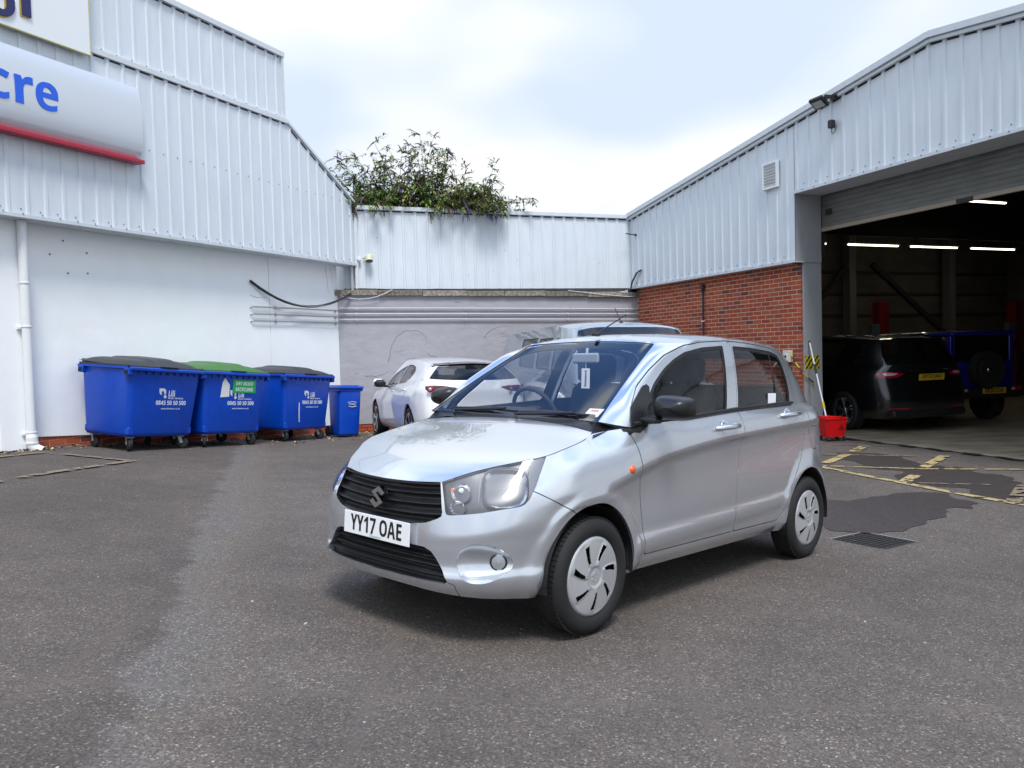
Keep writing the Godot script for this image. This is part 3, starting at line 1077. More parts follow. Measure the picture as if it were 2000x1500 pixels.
# ---------------------------------------------------------------- the workshop on the right
func make_right_building() -> void:
	var o := thing("workshop_building", "workshop with red brick wall, grey cladding and open vehicle door", "building", Vector3(4.79, 0, -13.35), Basis(Vector3(0.36975, 0, 0.92913), Vector3.UP, Vector3(-0.92913, 0, 0.36975)))
	var full := brick_meshes()
	var rest := MB.new()
	var one := MB.new().box(Vector3.ZERO, Vector3(0.215, 0.065, 0.05), 0.003)
	var half := MB.new().box(Vector3.ZERO, Vector3(0.1025, 0.065, 0.05), 0.003)
	var wallm: MeshInstance3D = part(o, "brick_wall", MB.new().box(Vector3(-2.63, 1.15, -0.1225), Vector3(5.22, 3.05, 0.244)).mesh(), M.mortar)
	var y := -0.33
	var r := 0
	while y < 2.68:
		var x := -0.115 if r % 2 == 0 else -0.0525
		var first := true
		while x > -5.2:
			var hf := first and r % 2 == 1
			var at := Vector3(x, y, -0.022 + R(-0.0015, 0.0015))
			if (x > -2.75 and y > 0.98 and y < 2.62) or (x > -0.72 and y > 0.2 and y <= 0.98):
				part(wallm, "brick", full[1 if hf else 0], pick_brick(), Transform3D(Basis(), at))
			else:
				rest.add(half if hf else one, Transform3D(Basis(), at))
				var bc := pick_brick().albedo_color.srgb_to_linear()
				while rest.c.size() < rest.v.size():
					rest.c.append(bc)
			x -= 0.16875 if hf else 0.225
			if hf:
				x += 0.0
			first = false
		y += 0.075
		r += 1
	var mix := mat("brick_mix", 1, 1, 1, 0.85)
	mix.vertex_color_use_as_albedo = true
	mix.albedo_texture = M.brick_0.albedo_texture
	tri(mix, Vector3(3, 3, 3))
	stuff(wallm, "brickwork", rest.mesh(), mix)
	var far := MB.new()   # the same wall goes on past the door, painted pale above a brick dado
	var pale := MB.new()
	y = -0.33
	r = 0
	while y < 2.65:
		for k in 36:
			(far if y < 0.0 else pale).add(one, Transform3D(Basis(), Vector3(5.75 + k * 0.225 + (0.1125 if r % 2 else 0.0), y, -0.022)))
		y += 0.075
		r += 1
	part(o, "far_brick_wall", MB.new().box(Vector3(9.8, 1.15, -0.1225), Vector3(8.3, 3.05, 0.244)).mesh(), M.mortar)
	stuff(o, "brickwork", far.mesh(), M.brick_0)
	stuff(o, "painted_brickwork", pale.mesh(), M.white_render)
	# door jambs, hazard stripes
	var jm := mat("jamb_grey", 0.36, 0.37, 0.385, 0.45)
	jm.albedo_texture = M.clad_paint.albedo_texture
	tri(jm, Vector3(0.8, 0.3, 0.8))
	part(o, "door_jamb", MB.new().box(Vector3(-0.10, 1.13, -0.205), Vector3(0.26, 2.96, 0.37), 0.004).mesh(), jm)
	part(o, "door_jamb", MB.new().box(Vector3(5.62, 1.13, -0.205), Vector3(0.16, 2.96, 0.37), 0.004).mesh(), jm)
	part(o, "upper_reveal", MB.new().box(Vector3(-0.04, 3.17, -0.125), Vector3(0.16, 1.12, 0.53), 0.004).mesh(), jm)
	var hz := mat("hazard_yellow", 0.55, 0.45, 0.02, 0.5)
	var tape := part(o, "hazard_tape", MB.new().box(Vector3(0.0305, 0.975, -0.175), Vector3(0.003, 0.23, 0.30)).mesh(), hz, Transform3D(), "yellow and black chevron tape on the door jamb")
	for rr in 4:
		for k in 5:
			var z0 := -0.025 - k * 0.085 + (0.04 if rr % 2 else 0.0)
			var sh := 0.035
			var pz := []
			for q in [Vector2(z0, 0), Vector2(z0 - 0.042, 0), Vector2(z0 - 0.042 - sh, 0.052), Vector2(z0 - sh, 0.052)]:
				pz.append(Vector3(0.0325, 0.868 + rr * 0.055 + q.y, clampf(q.x, -0.322, -0.028)))
			if absf(pz[0].z - pz[1].z) + absf(pz[2].z - pz[3].z) > 0.01:
				var mb := MB.new()
				mb.quad(pz[0], pz[1], pz[2], pz[3], Vector3.RIGHT)
				part(tape, "black_stripe", mb.mesh(), M.black_plastic)
	# cladding
	var head := func(x: float) -> float: return 3.74 if x > 0.05 and x < 5.6 else 2.64
	var top := func(x: float) -> float: return 4.15 + (x + 5.4) * 0.133 if x < 2.68 else 5.225 - (x - 2.68) * 0.133
	cladding(o, -5.47, 0.045, 0.16, head, top)
	cladding(o, 0.055, 5.595, 0.16, head, top)
	cladding(o, 5.605, 13.6, 0.16, head, top)
	part(o, "cladding_core", MB.new().prism(V2([-5.45, 2.66, 0.0, 2.66, 0.0, 3.76, 5.62, 3.76, 5.62, 2.66, 13.5, 2.66, 13.5, 3.75, 2.68, 5.18, -5.45, 4.10]), Vector3(0, 0, 0.14), Vector3.RIGHT, Vector3.UP, Vector3(0, 0, -0.3)).mesh(), M.clad_trim)
	part(o, "drip_flashing", MB.new().box(Vector3(-2.69, 2.632, 0.19), Vector3(5.5, 0.05, 0.02), 0.003).box(Vector3(-2.69, 2.618, 0.08), Vector3(5.5, 0.016, 0.2), 0.003).mesh(), M.clad_trim)
	part(o, "door_head_flashing", MB.new().box(Vector3(2.82, 3.732, 0.19), Vector3(5.54, 0.05, 0.02), 0.003).box(Vector3(2.82, 3.718, -0.1), Vector3(5.54, 0.016, 0.56), 0.003).mesh(), M.clad_trim)
	for q in [[-5.5, 4.137, 2.68, 5.225], [2.68, 5.225, 13.7, 3.76]]:
		var a := Vector3(q[0], q[1], 0)
		var b := Vector3(q[2], q[3], 0)
		part(o, "verge_flashing", beam(a + Vector3(0, -0.02, 0.20), b + Vector3(0, -0.02, 0.20), Vector2(0.05, 0.05)).add(beam(a + Vector3(0, 0.055, 0.15), b + Vector3(0, 0.055, 0.15), Vector2(0.09, 0.22))).mesh(), M.clad_trim)
	gap_shadow(o, -5.4, 6.0, 0.162, top, 0.035, 0.035)
	screws(o, -5.3, -0.05, func(_x: float) -> float: return 2.73, 0.16)
	screws(o, -5.3, -0.05, func(_x: float) -> float: return 2.645, 0.2)
	screws(o, 0.1, 5.5, func(_x: float) -> float: return 3.83, 0.16)
	screws(o, 0.1, 5.5, func(_x: float) -> float: return 3.745, 0.2)
	# roller shutter, nearly up
	var sh := thing("roller_shutter", "grey roller shutter drawn almost fully up in the workshop door", "shutter", o.transform * Vector3(0, 0, -0.42), o.basis)
	var slat := MB.new()
	var arc := [[-0.037, 0.0], [-0.02, 0.004], [0.0, 0.0055], [0.02, 0.004], [0.034, 0.0], [0.037, -0.003]]
	for k in 5:
		var nn := Vector3(0, arc[k][1] - arc[k + 1][1], arc[k + 1][0] - arc[k][0]).normalized()
		slat.quad(Vector3(0.0, arc[k][0], arc[k][1]), Vector3(5.6, arc[k][0], arc[k][1]), Vector3(5.6, arc[k + 1][0], arc[k + 1][1]), Vector3(0.0, arc[k + 1][0], arc[k + 1][1]), nn)
	var slm := slat.mesh()
	var shm := mat("shutter_grey", 0.20, 0.205, 0.19, 0.55)
	shm.albedo_texture = noise_tex(512, 0.01, Color(0.55, 0.53, 0.48), Color(1, 1, 1), FastNoiseLite.TYPE_SIMPLEX_SMOOTH, 5, 81)
	tri(shm, Vector3(0.4, 1.2, 0.4))
	for k in 9:
		part(sh, "slat", slm, shm, Transform3D(Basis(), Vector3(0, 3.215 + k * 0.075, 0)))
	part(sh, "bottom_rail", beam(Vector3(0.0, 3.15, 0.005), Vector3(5.6, 3.16, 0.005), Vector2(0.06, 0.05)).mesh(), mat("rail_beige", 0.30, 0.25, 0.19, 0.6))
	part(sh, "vent_plate", MB.new().box(Vector3(0.2, 3.42, 0.025), Vector3(0.13, 0.09, 0.012), 0.003).mesh(), M.iron)
	part(sh, "rail_joint", MB.new().box(Vector3(2.7, 3.155, 0.035), Vector3(0.25, 0.055, 0.02), 0.003).mesh(), M.iron)
	# vent, floodlight, sensor and other fittings
	var v := thing("wall_vent", "white louvred vent on the workshop cladding", "vent", o.transform * Vector3(-0.475, 4.115, 0.19), o.basis)
	var fr := MB.new()
	for s in [-1.0, 1.0]:
		fr.box(Vector3(s * 0.17, 0, 0.015), Vector3(0.04, 0.44, 0.05), 0.004)
		fr.box(Vector3(0, s * 0.205, 0.015), Vector3(0.30, 0.03, 0.05), 0.004)
	part(v, "frame", fr.mesh(), M.white_plastic)
	var lv := MB.new().box(Vector3.ZERO, Vector3(0.30, 0.008, 0.05), 0.002, Basis(Vector3.RIGHT, -0.75)).mesh()
	for k in 8:
		part(v, "louvre", lv, M.white_plastic, Transform3D(Basis(), Vector3(0, -0.17 + k * 0.049, 0.015)))
	part(v, "duct", MB.new().box(Vector3(0, 0, -0.02), Vector3(0.30, 0.38, 0.012)).mesh(), M.dark)
	var fl := thing("floodlight", "black floodlight fixed under the workshop roof edge", "floodlight", o.transform * Vector3(0.88, 4.93, 0.2), o.basis)
	var tilt := Basis(Vector3.RIGHT, 0.9)
	part(fl, "housing", MB.new().box(Vector3(0, -0.02, 0.20), Vector3(0.27, 0.2, 0.055), 0.012, tilt).mesh(), M.black_plastic)
	part(fl, "lens", MB.new().box(Vector3(0, -0.02, 0.20) + tilt * Vector3(0, -0.012, 0.03), Vector3(0.20, 0.12, 0.006), 0.002, tilt).mesh(), mat("lens_grey", 0.36, 0.38, 0.37, 0.2))
	part(fl, "bracket", MB.new().box(Vector3(0.15, 0.03, 0.12), Vector3(0.03, 0.05, 0.22), 0.004).box(Vector3(0.12, 0.04, 0.02), Vector3(0.14, 0.06, 0.03), 0.004).mesh(), M.black_plastic)
	var se := thing("motion_sensor", "small black sensor with a looped cable below the floodlight", "sensor", o.transform * Vector3(0.96, 4.58, 0.2), o.basis)
	part(se, "body", MB.new().box(Vector3(0, 0, 0.04), Vector3(0.085, 0.12, 0.09), 0.012).mesh(), M.black_plastic)
	part(se, "cable", MB.new().tube([Vector3(-0.01, -0.06, 0.03), Vector3(0.0, -0.12, 0.04), Vector3(0.03, -0.15, 0.04), Vector3(0.06, -0.12, 0.03), Vector3(0.055, -0.02, 0.0)], 0.006, 6).mesh(), M.cable)
	var rod := thing("wall_hook", "dark metal rod sticking out of the cladding near the corner", "hook", o.transform * Vector3(-4.95, 3.77, 0.17), o.basis)
	part(rod, "rod", MB.new().tube([Vector3(0, 0, -0.02), Vector3(-0.02, 0.015, 0.12), Vector3(-0.02, 0.03, 0.24)], 0.012, 8).mesh(), M.iron)
	part(rod, "plate", MB.new().lathe([Vector2(0.001, 0.02), Vector2(0.028, 0.018), Vector2(0.03, 0.0)], Vector3.ZERO, Vector3.BACK, 12).mesh(), M.iron)
	var cv := thing("cable_entry", "black cables dropping from the cladding to the brick corner", "cable", o.transform * Vector3(-4.85, 2.75, 0.2), o.basis)
	for k in 3:
		part(cv, "cable", MB.new().tube([Vector3(0.05 + 0.03 * k, 0.24, -0.03), Vector3(0.0 + 0.02 * k, 0.18, 0.04), Vector3(-0.18 + 0.015 * k, 0.0, 0.05), Vector3(-0.30, -0.16, 0.02), Vector3(-0.38, -0.2, -0.1)], 0.013, 6).mesh(), M.cable)
	var wp := thing("waste_pipe", "thin black pipe with a hopper running down the brick wall", "pipe", o.transform * Vector3(-2.7, 0, 0.035), o.basis)
	part(wp, "pipe", MB.new().tube([Vector3(0, 2.4, 0), Vector3(0, -0.2, 0)], 0.017, 10).mesh(), M.cable)
	part(wp, "hopper", MB.new().box(Vector3(0, 2.45, 0.0), Vector3(0.085, 0.1, 0.06), 0.01).lathe([Vector2(0.04, 0.0), Vector2(0.018, -0.07)], Vector3(0, 2.4, 0), Vector3.UP, 12).mesh(), M.cable)
	part(wp, "clip", MB.new().box(Vector3(0, 1.78, 0), Vector3(0.07, 0.025, 0.045), 0.004).mesh(), M.white_plastic)
	var eb := thing("socket_box", "cream electrical box on the brick beside the door jamb", "electrical box", o.transform * Vector3(-0.3, 1.08, 0.0), o.basis)
	part(eb, "box", MB.new().box(Vector3(0, 0, 0.045), Vector3(0.17, 0.2, 0.085), 0.012).mesh(), mat("box_cream", 0.62, 0.60, 0.50, 0.45))
	part(eb, "cover", MB.new().box(Vector3(0.01, -0.01, 0.094), Vector3(0.1, 0.12, 0.014), 0.004).mesh(), M.white_plastic)
	part(eb, "switch", MB.new().box(Vector3(0.01, 0.0, 0.105), Vector3(0.03, 0.04, 0.014), 0.004).mesh(), M.black_plastic)
	var ch := thing("barrier_chain", "yellow and black plastic chain hanging from the brick to the jamb", "chain", o.transform * Vector3.ZERO, o.basis)
	var pts := []
	for j in 21:
		var t := j / 20.0
		pts.append(Vector3(lerpf(-0.22, 0.06, smoothstep(0.0, 0.7, t)), 1.16 - 0.62 * t + 0.05 * t * t, lerpf(0.05, -0.20, smoothstep(0.55, 1.0, t))))
	for j in 20:
		part(ch, "link", MB.new().tube([pts[j], pts[j + 1]], 0.011, 6).mesh(), M.hazard_yellow if (j / 3) % 2 == 0 else M.black_plastic)

# ---------------------------------------------------------------- inside the workshop
func make_garage() -> void:
	var X := Transform3D(Basis(Vector3(0.36975, 0, 0.92913), Vector3.UP, Vector3(-0.92913, 0, 0.36975)), Vector3(4.79, 0, -13.35))
	var o := thing("workshop_interior", "dim workshop hall with dirty panelled walls and a dark roof", "workshop", X.origin, X.basis)
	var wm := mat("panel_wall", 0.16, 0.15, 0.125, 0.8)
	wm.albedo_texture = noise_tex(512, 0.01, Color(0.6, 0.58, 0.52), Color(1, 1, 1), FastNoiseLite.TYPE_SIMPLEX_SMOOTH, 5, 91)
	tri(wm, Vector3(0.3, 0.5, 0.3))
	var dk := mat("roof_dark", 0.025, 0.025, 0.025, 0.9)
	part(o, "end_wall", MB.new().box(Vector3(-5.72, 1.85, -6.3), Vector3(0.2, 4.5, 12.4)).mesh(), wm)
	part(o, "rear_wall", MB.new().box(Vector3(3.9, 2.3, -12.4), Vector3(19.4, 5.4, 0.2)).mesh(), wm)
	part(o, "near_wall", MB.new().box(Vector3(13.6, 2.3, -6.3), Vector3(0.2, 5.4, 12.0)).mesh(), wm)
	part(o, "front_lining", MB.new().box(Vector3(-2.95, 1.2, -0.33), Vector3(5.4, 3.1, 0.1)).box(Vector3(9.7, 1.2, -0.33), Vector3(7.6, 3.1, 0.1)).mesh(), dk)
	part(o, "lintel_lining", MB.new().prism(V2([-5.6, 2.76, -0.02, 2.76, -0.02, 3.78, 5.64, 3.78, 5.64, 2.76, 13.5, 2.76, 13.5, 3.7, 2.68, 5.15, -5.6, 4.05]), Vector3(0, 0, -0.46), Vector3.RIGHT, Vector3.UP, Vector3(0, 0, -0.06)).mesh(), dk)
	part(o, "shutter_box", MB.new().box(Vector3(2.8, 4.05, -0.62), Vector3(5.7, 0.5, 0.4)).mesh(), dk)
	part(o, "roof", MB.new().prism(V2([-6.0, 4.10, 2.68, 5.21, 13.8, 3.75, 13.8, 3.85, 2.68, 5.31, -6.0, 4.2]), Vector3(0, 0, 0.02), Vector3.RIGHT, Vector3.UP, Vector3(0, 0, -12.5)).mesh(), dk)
	var fl := sheet(PackedVector2Array([p2(X * Vector3(-5.65, 0, -0.4)), p2(X * Vector3(13.5, 0, -0.4)), p2(X * Vector3(13.5, 0, -12.3)), p2(X * Vector3(-5.65, 0, -12.3))]), 0.012, 0.0, 1, 0.5)
	structure("workshop_floor", fl.mesh(), M.workshop_floor)
	structure("door_threshold", sheet(PackedVector2Array([p2(X * Vector3(0.0, 0, -0.30)), p2(X * Vector3(5.6, 0, -0.30)), p2(X * Vector3(5.6, 0, -0.42)), p2(X * Vector3(0.0, 0, -0.42))]), 0.018, 0.0, 1, 0.2).mesh(), M.iron)
	for k in 5:
		part(o, "wall_rail", MB.new().box(Vector3(-5.6, 0.9 + k * 0.55, -6.3), Vector3(0.08, 0.07, 11.8), 0.004).mesh(), mat("rail_dark", 0.05, 0.047, 0.042, 0.8))
	for z in [-4.0, -6.25, -9.7]:
		part(o, "column", MB.new().box(Vector3(-5.35, 1.9, z), Vector3(0.25, 4.4, 0.22), 0.01).mesh(), mat("column_grey", 0.17, 0.17, 0.16, 0.6))
	part(o, "wall_brace", beam(Vector3(-5.1, 3.25, -6.75), Vector3(-5.1, 1.3, -9.5), Vector2(0.12, 0.12), Vector3.RIGHT).mesh(), dk)
	part(o, "wall_brace", beam(Vector3(-5.1, 3.2, -5.9), Vector3(-5.1, 2.2, -4.9), Vector2(0.10, 0.10), Vector3.RIGHT).mesh(), dk)
	part(o, "roof_beam", beam(Vector3(-3.3, 3.75, -0.6), Vector3(-3.3, 3.75, -12.2), Vector2(0.2, 0.1), Vector3.RIGHT).mesh(), dk)
	for k in 2:
		var lift := thing("vehicle_lift", ["red lift post with grey control box standing behind the black car", "red lift post at the right edge behind the blue car"][k], "lift", X * Vector3(-4.6, gy(9.0, -17.0) + 0.012, -6.5 if k == 0 else -11.2), X.basis)
		part(lift, "post", MB.new().box(Vector3(0, 1.25, 0), Vector3(0.26, 2.5, 0.30), 0.02).mesh(), mat("lift_red", 0.20, 0.006, 0.01, 0.4))
		part(lift, "control_box", MB.new().box(Vector3(0.16, 1.7, 0.38), Vector3(0.14, 0.5, 0.26), 0.01).mesh(), mat("lift_grey", 0.10, 0.13, 0.14, 0.5))
		part(lift, "carriage", MB.new().box(Vector3(0.16, 0.9, 0), Vector3(0.12, 0.5, 0.24), 0.01).mesh(), M.iron)
		part(lift, "base_plate", MB.new().box(Vector3(0, 0.012, 0), Vector3(0.5, 0.024, 0.5), 0.004).mesh(), M.iron)
	# strip lights
	var tube_m := glow(mat("tube_light", 0.8, 0.78, 0.72, 0.4), Color(1.0, 0.95, 0.86), 3.2)
	var spots := [[Vector3(-3.63, 3.5, -2.4), 1.5], [Vector3(-3.63, 3.5, -4.54), 1.5], [Vector3(-3.63, 3.5, -6.43), 1.5], [Vector3(-3.63, 3.5, -8.4), 1.5], [Vector3(-1.64, 4.17, -5.75), 1.2]]
	for k in spots.size():
		var p: Vector3 = spots[k][0]
		var L: float = spots[k][1]
		var at := X * (p + Vector3(0, 0, -L * 0.5))
		var lt := thing("strip_light", ["leftmost strip light, mostly hidden by the door jamb", "first full strip light of the row from the door jamb", "second full strip light of the row from the door jamb", "third full strip light of the row from the door jamb", "strip light hanging alone higher under the roof"][k], "light", at, X.basis, "strip lights in the workshop")
		part(lt, "tube", MB.new().box(Vector3(0, 0, 0), Vector3(0.05, 0.028, L), 0.01).mesh(), tube_m)
		part(lt, "housing", MB.new().box(Vector3(0, 0.032, 0), Vector3(0.09, 0.032, L + 0.04), 0.006).mesh(), M.white_plastic)
		part(lt, "hanger", MB.new().tube([Vector3(0, 0.04, -L * 0.4), Vector3(0, 0.32, -L * 0.4)], 0.006, 5).tube([Vector3(0, 0.04, L * 0.4), Vector3(0, 0.32, L * 0.4)], 0.006, 5).mesh(), M.iron)
		var al := AreaLight3D.new()
		al.name = "strip_lamp"
		al.area_size = Vector2(0.05, L)
		al.light_color = Color(1.0, 0.95, 0.86)
		al.light_energy = 0.06
		al.shadow_enabled = true
		al.area_range = 20.0
		al.transform = Transform3D(Basis(Vector3.RIGHT, -PI / 2), Vector3(0, -0.02, 0))
		lt.add_child(al)

func p2(p: Vector3) -> Vector2:
	return Vector2(p.x, p.z)

# ---------------------------------------------------------------- car parts shared by all cars (forward, left, up)
static func car_point(p: Vector3) -> Vector3:
	return Vector3(-p.y, p.z, -p.x)

# a half shell (left) laid out as one mesh, mirrored or both halves together
static func halves(m: MB, left := true, right := true) -> MB:
	var o := MB.new()
	for s in [1.0, -1.0]:
		if s > 0.0 and not left or s < 0.0 and not right:
			continue
		var k := o.v.size()
		for j in m.v.size():
			o.v.append(Vector3(-m.v[j].y * s, m.v[j].z, -m.v[j].x))
			o.n.append(Vector3(-m.n[j].y * s, m.n[j].z, -m.n[j].x))
		for q in m.i:
			o.i.append(k + q)
	return o

func both(parent: Node, called: String, m: MB, material: Material, label := "") -> MeshInstance3D:
	return part(parent, called, halves(m).mesh(), material, Transform3D(), label)

func pair(parent: Node, called: String, m: MB, material: Material) -> Array:
	return [part(parent, called, halves(m, true, false).mesh(), material), part(parent, called, halves(m, false, true).mesh(), material)]

static func offset(m: MB, d: float) -> MB:
	var o := MB.new()
	for j in m.v.size():
		o.v.append(m.v[j] + m.n[j] * d)
	o.n = m.n.duplicate(); o.i = m.i.duplicate(); o.uv = m.uv.duplicate()
	return o

static func side_view(p: Vector3) -> Vector2:
	return Vector2(p.x, p.z)
static func front_view(p: Vector3) -> Vector2:
	return Vector2(p.y, p.z)
static func corner_view(p: Vector3) -> Vector2:
	return Vector2(p.y - p.x, p.z)

static func inward(_p: Vector3, _n: Vector3) -> Vector3:
	return _p - _n * 0.012

# cut a panel out along a polygon, leaving a shut line; [panel, rest]
static func panel(m: MB, poly: PackedVector2Array, pick: Callable, gap := 0.0028, round_by := 0.0) -> Array:
	var f := field(m, poly, pick, round_by)
	var a := split(m, plus(f, gap))
	var g := PackedFloat32Array()
	var rest: MB = a[1]
	var f2 := plus(field(rest, poly, pick, round_by), -gap)
	var b := split(rest, f2)
	var pan: MB = a[0]
	pan.add(return_edge(a[0], a[2], inward))
	if b[0].v.size():
		var keep: MB = b[1]
		# the edge of the rest is the border seen from the groove
		var e := return_edge(b[0], b[2], inward)
		keep.uv = PackedVector2Array()
		keep.add(e)
		return [pan, keep]
	return [pan, b[1]]

# wheel with tyre and a cover; axis along local x, outer face towards +x
func make_wheel(parent: Node, at: Vector3, side: float, r: float, w: float, rim: float, cover: String, cover_mat: Material) -> void:
	var o := Node3D.new()
	o.name = "wheel"
	parent.add_child(o, true)
	o.transform = Transform3D(Basis(Vector3.UP, 0.0 if side > 0 else PI), at)
	var h := w * 0.5
	var t := MB.new()
	var prof := [Vector2(rim * 0.96, h - 0.022), Vector2(rim + 0.004, h - 0.008), Vector2(rim + (r - rim) * 0.30, h + 0.003), Vector2(rim + (r - rim) * 0.62, h + 0.002), Vector2(r - 0.018, h - 0.008), Vector2(r - 0.006, h - 0.022), Vector2(r - 0.001, h - 0.034), Vector2(r, 0.012), Vector2(r, -0.012), Vector2(r - 0.001, -h + 0.034), Vector2(r - 0.006, -h + 0.022), Vector2(r - 0.02, -h + 0.006), Vector2(rim, -h)]
	t.lathe(prof, Vector3.ZERO, Vector3.RIGHT, 56).smooth()
	part(o, "tyre", t.mesh(), M.rubber)
	var tr := MB.new()   # tread ribs and shoulder blocks
	for k in 72:
		var a := TAU * k / 72.0
		var d := Vector3(0, cos(a), sin(a))
		var tn := Vector3(0, -sin(a), cos(a))
		for s in [-1.0, 1.0]:
			tr.box(d * (r - 0.0005) + Vector3(s * (h - 0.034), 0, 0), Vector3(0.026, 0.006, r * TAU / 72.0 * 0.72), 0.001, Basis(Vector3.RIGHT, d, tn))
	part(o, "tread", tr.mesh(), M.rubber)
	part(o, "well", MB.new().lathe([Vector2(0.001, h - 0.075), Vector2(rim * 0.97, h - 0.065), Vector2(rim * 0.97, h - 0.02)], Vector3.ZERO, Vector3.RIGHT, 32).mesh(), M.dark)
	if cover == "spokes":
		var al := MB.new()
		al.lathe([Vector2(rim * 0.9, h - 0.012), Vector2(rim * 0.98, h - 0.002), Vector2(rim * 1.02, h - 0.006)], Vector3.ZERO, Vector3.RIGHT, 40)
		for k in 5:
			for q in [-0.13, 0.13]:
				var a: float = TAU * k / 5.0 + q
				var a0: float = TAU * k / 5.0 + q * 0.6
				al.add(beam(Vector3(h - 0.03, cos(a0), sin(a0)) * Vector3(1, 0.05, 0.05), Vector3(h - 0.01, cos(a) * rim * 0.93, sin(a) * rim * 0.93), Vector2(0.03, 0.026), Vector3.RIGHT, 0.006))
		al.lathe([Vector2(0.001, h - 0.008), Vector2(0.05, h - 0.012), Vector2(0.065, h - 0.03)], Vector3.ZERO, Vector3.RIGHT, 20)
		part(o, "alloy_rim", al.mesh(), cover_mat)
		return
	# pressed cover: seven broad blades with slots between them
	var c := MB.new()
	var nr := 30
	var na := 196
	for i in nr + 1:
		var q := lerpf(0.0, rim + 0.006, float(i) / nr)
		for k in na:
			var a := TAU * k / na
			var ph := fposmod(a * 7.0 / TAU + 0.55 * q / rim, 1.0)
			var relief := smoothstep(0.055, 0.07, q) * (1.0 - smoothstep(rim * 0.86, rim * 0.98, q))
			var dome := 0.012 - 0.014 * pow(q / rim, 2.0)
			if q > rim * 0.97:
				dome -= 0.012 * (q - rim * 0.97) / 0.01
			var x := h - 0.004 + dome + relief * (0.007 * ph - 0.0035 - 0.004 * maxf(0.0, ph - 0.86) / 0.14) - (0.006 if q < 0.05 else 0.0)
			c.v.append(Vector3(x, cos(a) * q, sin(a) * q)); c.n.append(Vector3.RIGHT)
	for i in nr:
		for k in na:
			var a := i * na + k
			var b := i * na + (k + 1) % na
			c.i.append_array([a, b, b + na, a, b + na, a + na])
	var acc := PackedVector3Array()
	acc.resize(c.v.size())
	for q in range(0, c.i.size(), 3):
		var nn := (c.v[c.i[q + 1]] - c.v[c.i[q]]).cross(c.v[c.i[q + 2]] - c.v[c.i[q]])
		for s in 3:
			acc[c.i[q + s]] += nn
	for k in c.v.size():
		c.n[k] = acc[k].normalized() * (1.0 if acc[k].x > 0 else -1.0) if acc[k].length() > 0.0 else Vector3.RIGHT
	var f := PackedFloat32Array()
	for p in c.v:
		var q := Vector2(p.y, p.z)
		var rad := q.length()
		var ph := fposmod(q.angle() * -7.0 / TAU + 0.25 + 7.0 * 0.25 + 0.55 * rad / rim, 1.0)
		ph = fposmod(atan2(p.z, p.y) * 7.0 / TAU + 0.55 * rad / rim, 1.0)
		var along := absf(rad - rim * 0.62) - rim * 0.215
		var across := (absf(ph - 0.88) - 0.14) * rad * TAU / 7.0
		f.append(maxf(along, across))
	var cut := split(c, f)
	part(o, "wheel_cover", cut[1].add(return_edge(cut[0], cut[2], func(p: Vector3, _n: Vector3) -> Vector3: return p - Vector3(0.004, 0, 0))).mesh(), cover_mat)
	var em := MB.new().prism(s_emblem(0.026), Vector3(h + 0.0035, 0, 0), Vector3(0, 0, -1), Vector3.UP, Vector3(-0.006, 0, 0))
	part(o, "emblem", em.mesh(), cover_mat)

func s_emblem(k: float) -> PackedVector2Array:
	var p := V2([-0.5, 0.2, 0.0, 0.5, 0.5, 0.22, 0.29, 0.09, 0.0, 0.26, -0.14, 0.17, 0.5, -0.2, 0.0, -0.5, -0.5, -0.22, -0.29, -0.09, 0.0, -0.26, 0.14, -0.17])
	for j in p.size():
		p[j] *= k * 2.0
	return p

static func lerp_table(t: Array, x: float) -> float:  # [[x, y], ...] with falling or rising x
	for k in t.size() - 1:
		var a: float = t[k][0]
		var b: float = t[k + 1][0]
		if (x - a) * (x - b) <= 0.0:
			var s := (x - a) / (b - a)
			return lerpf(t[k][1], t[k + 1][1], s)
	return t[0][1] if absf(x - t[0][0]) < absf(x - t[-1][0]) else t[-1][1]

func number_plate(parent: Node, s: String, at: Vector3, basis: Basis, back: Material, w := 0.52) -> void:
	var p := part(parent, "number_plate", MB.new().box(Vector3.ZERO, Vector3(w, 0.111, 0.006), 0.002).mesh(), back, Transform3D(basis, at))
	lettering(p, "plate_text", s, Vector3(0, 0.004, 0.0035), w * 0.78, 0.079, 0.002, mat("plate_black", 0.008, 0.008, 0.008, 0.4))

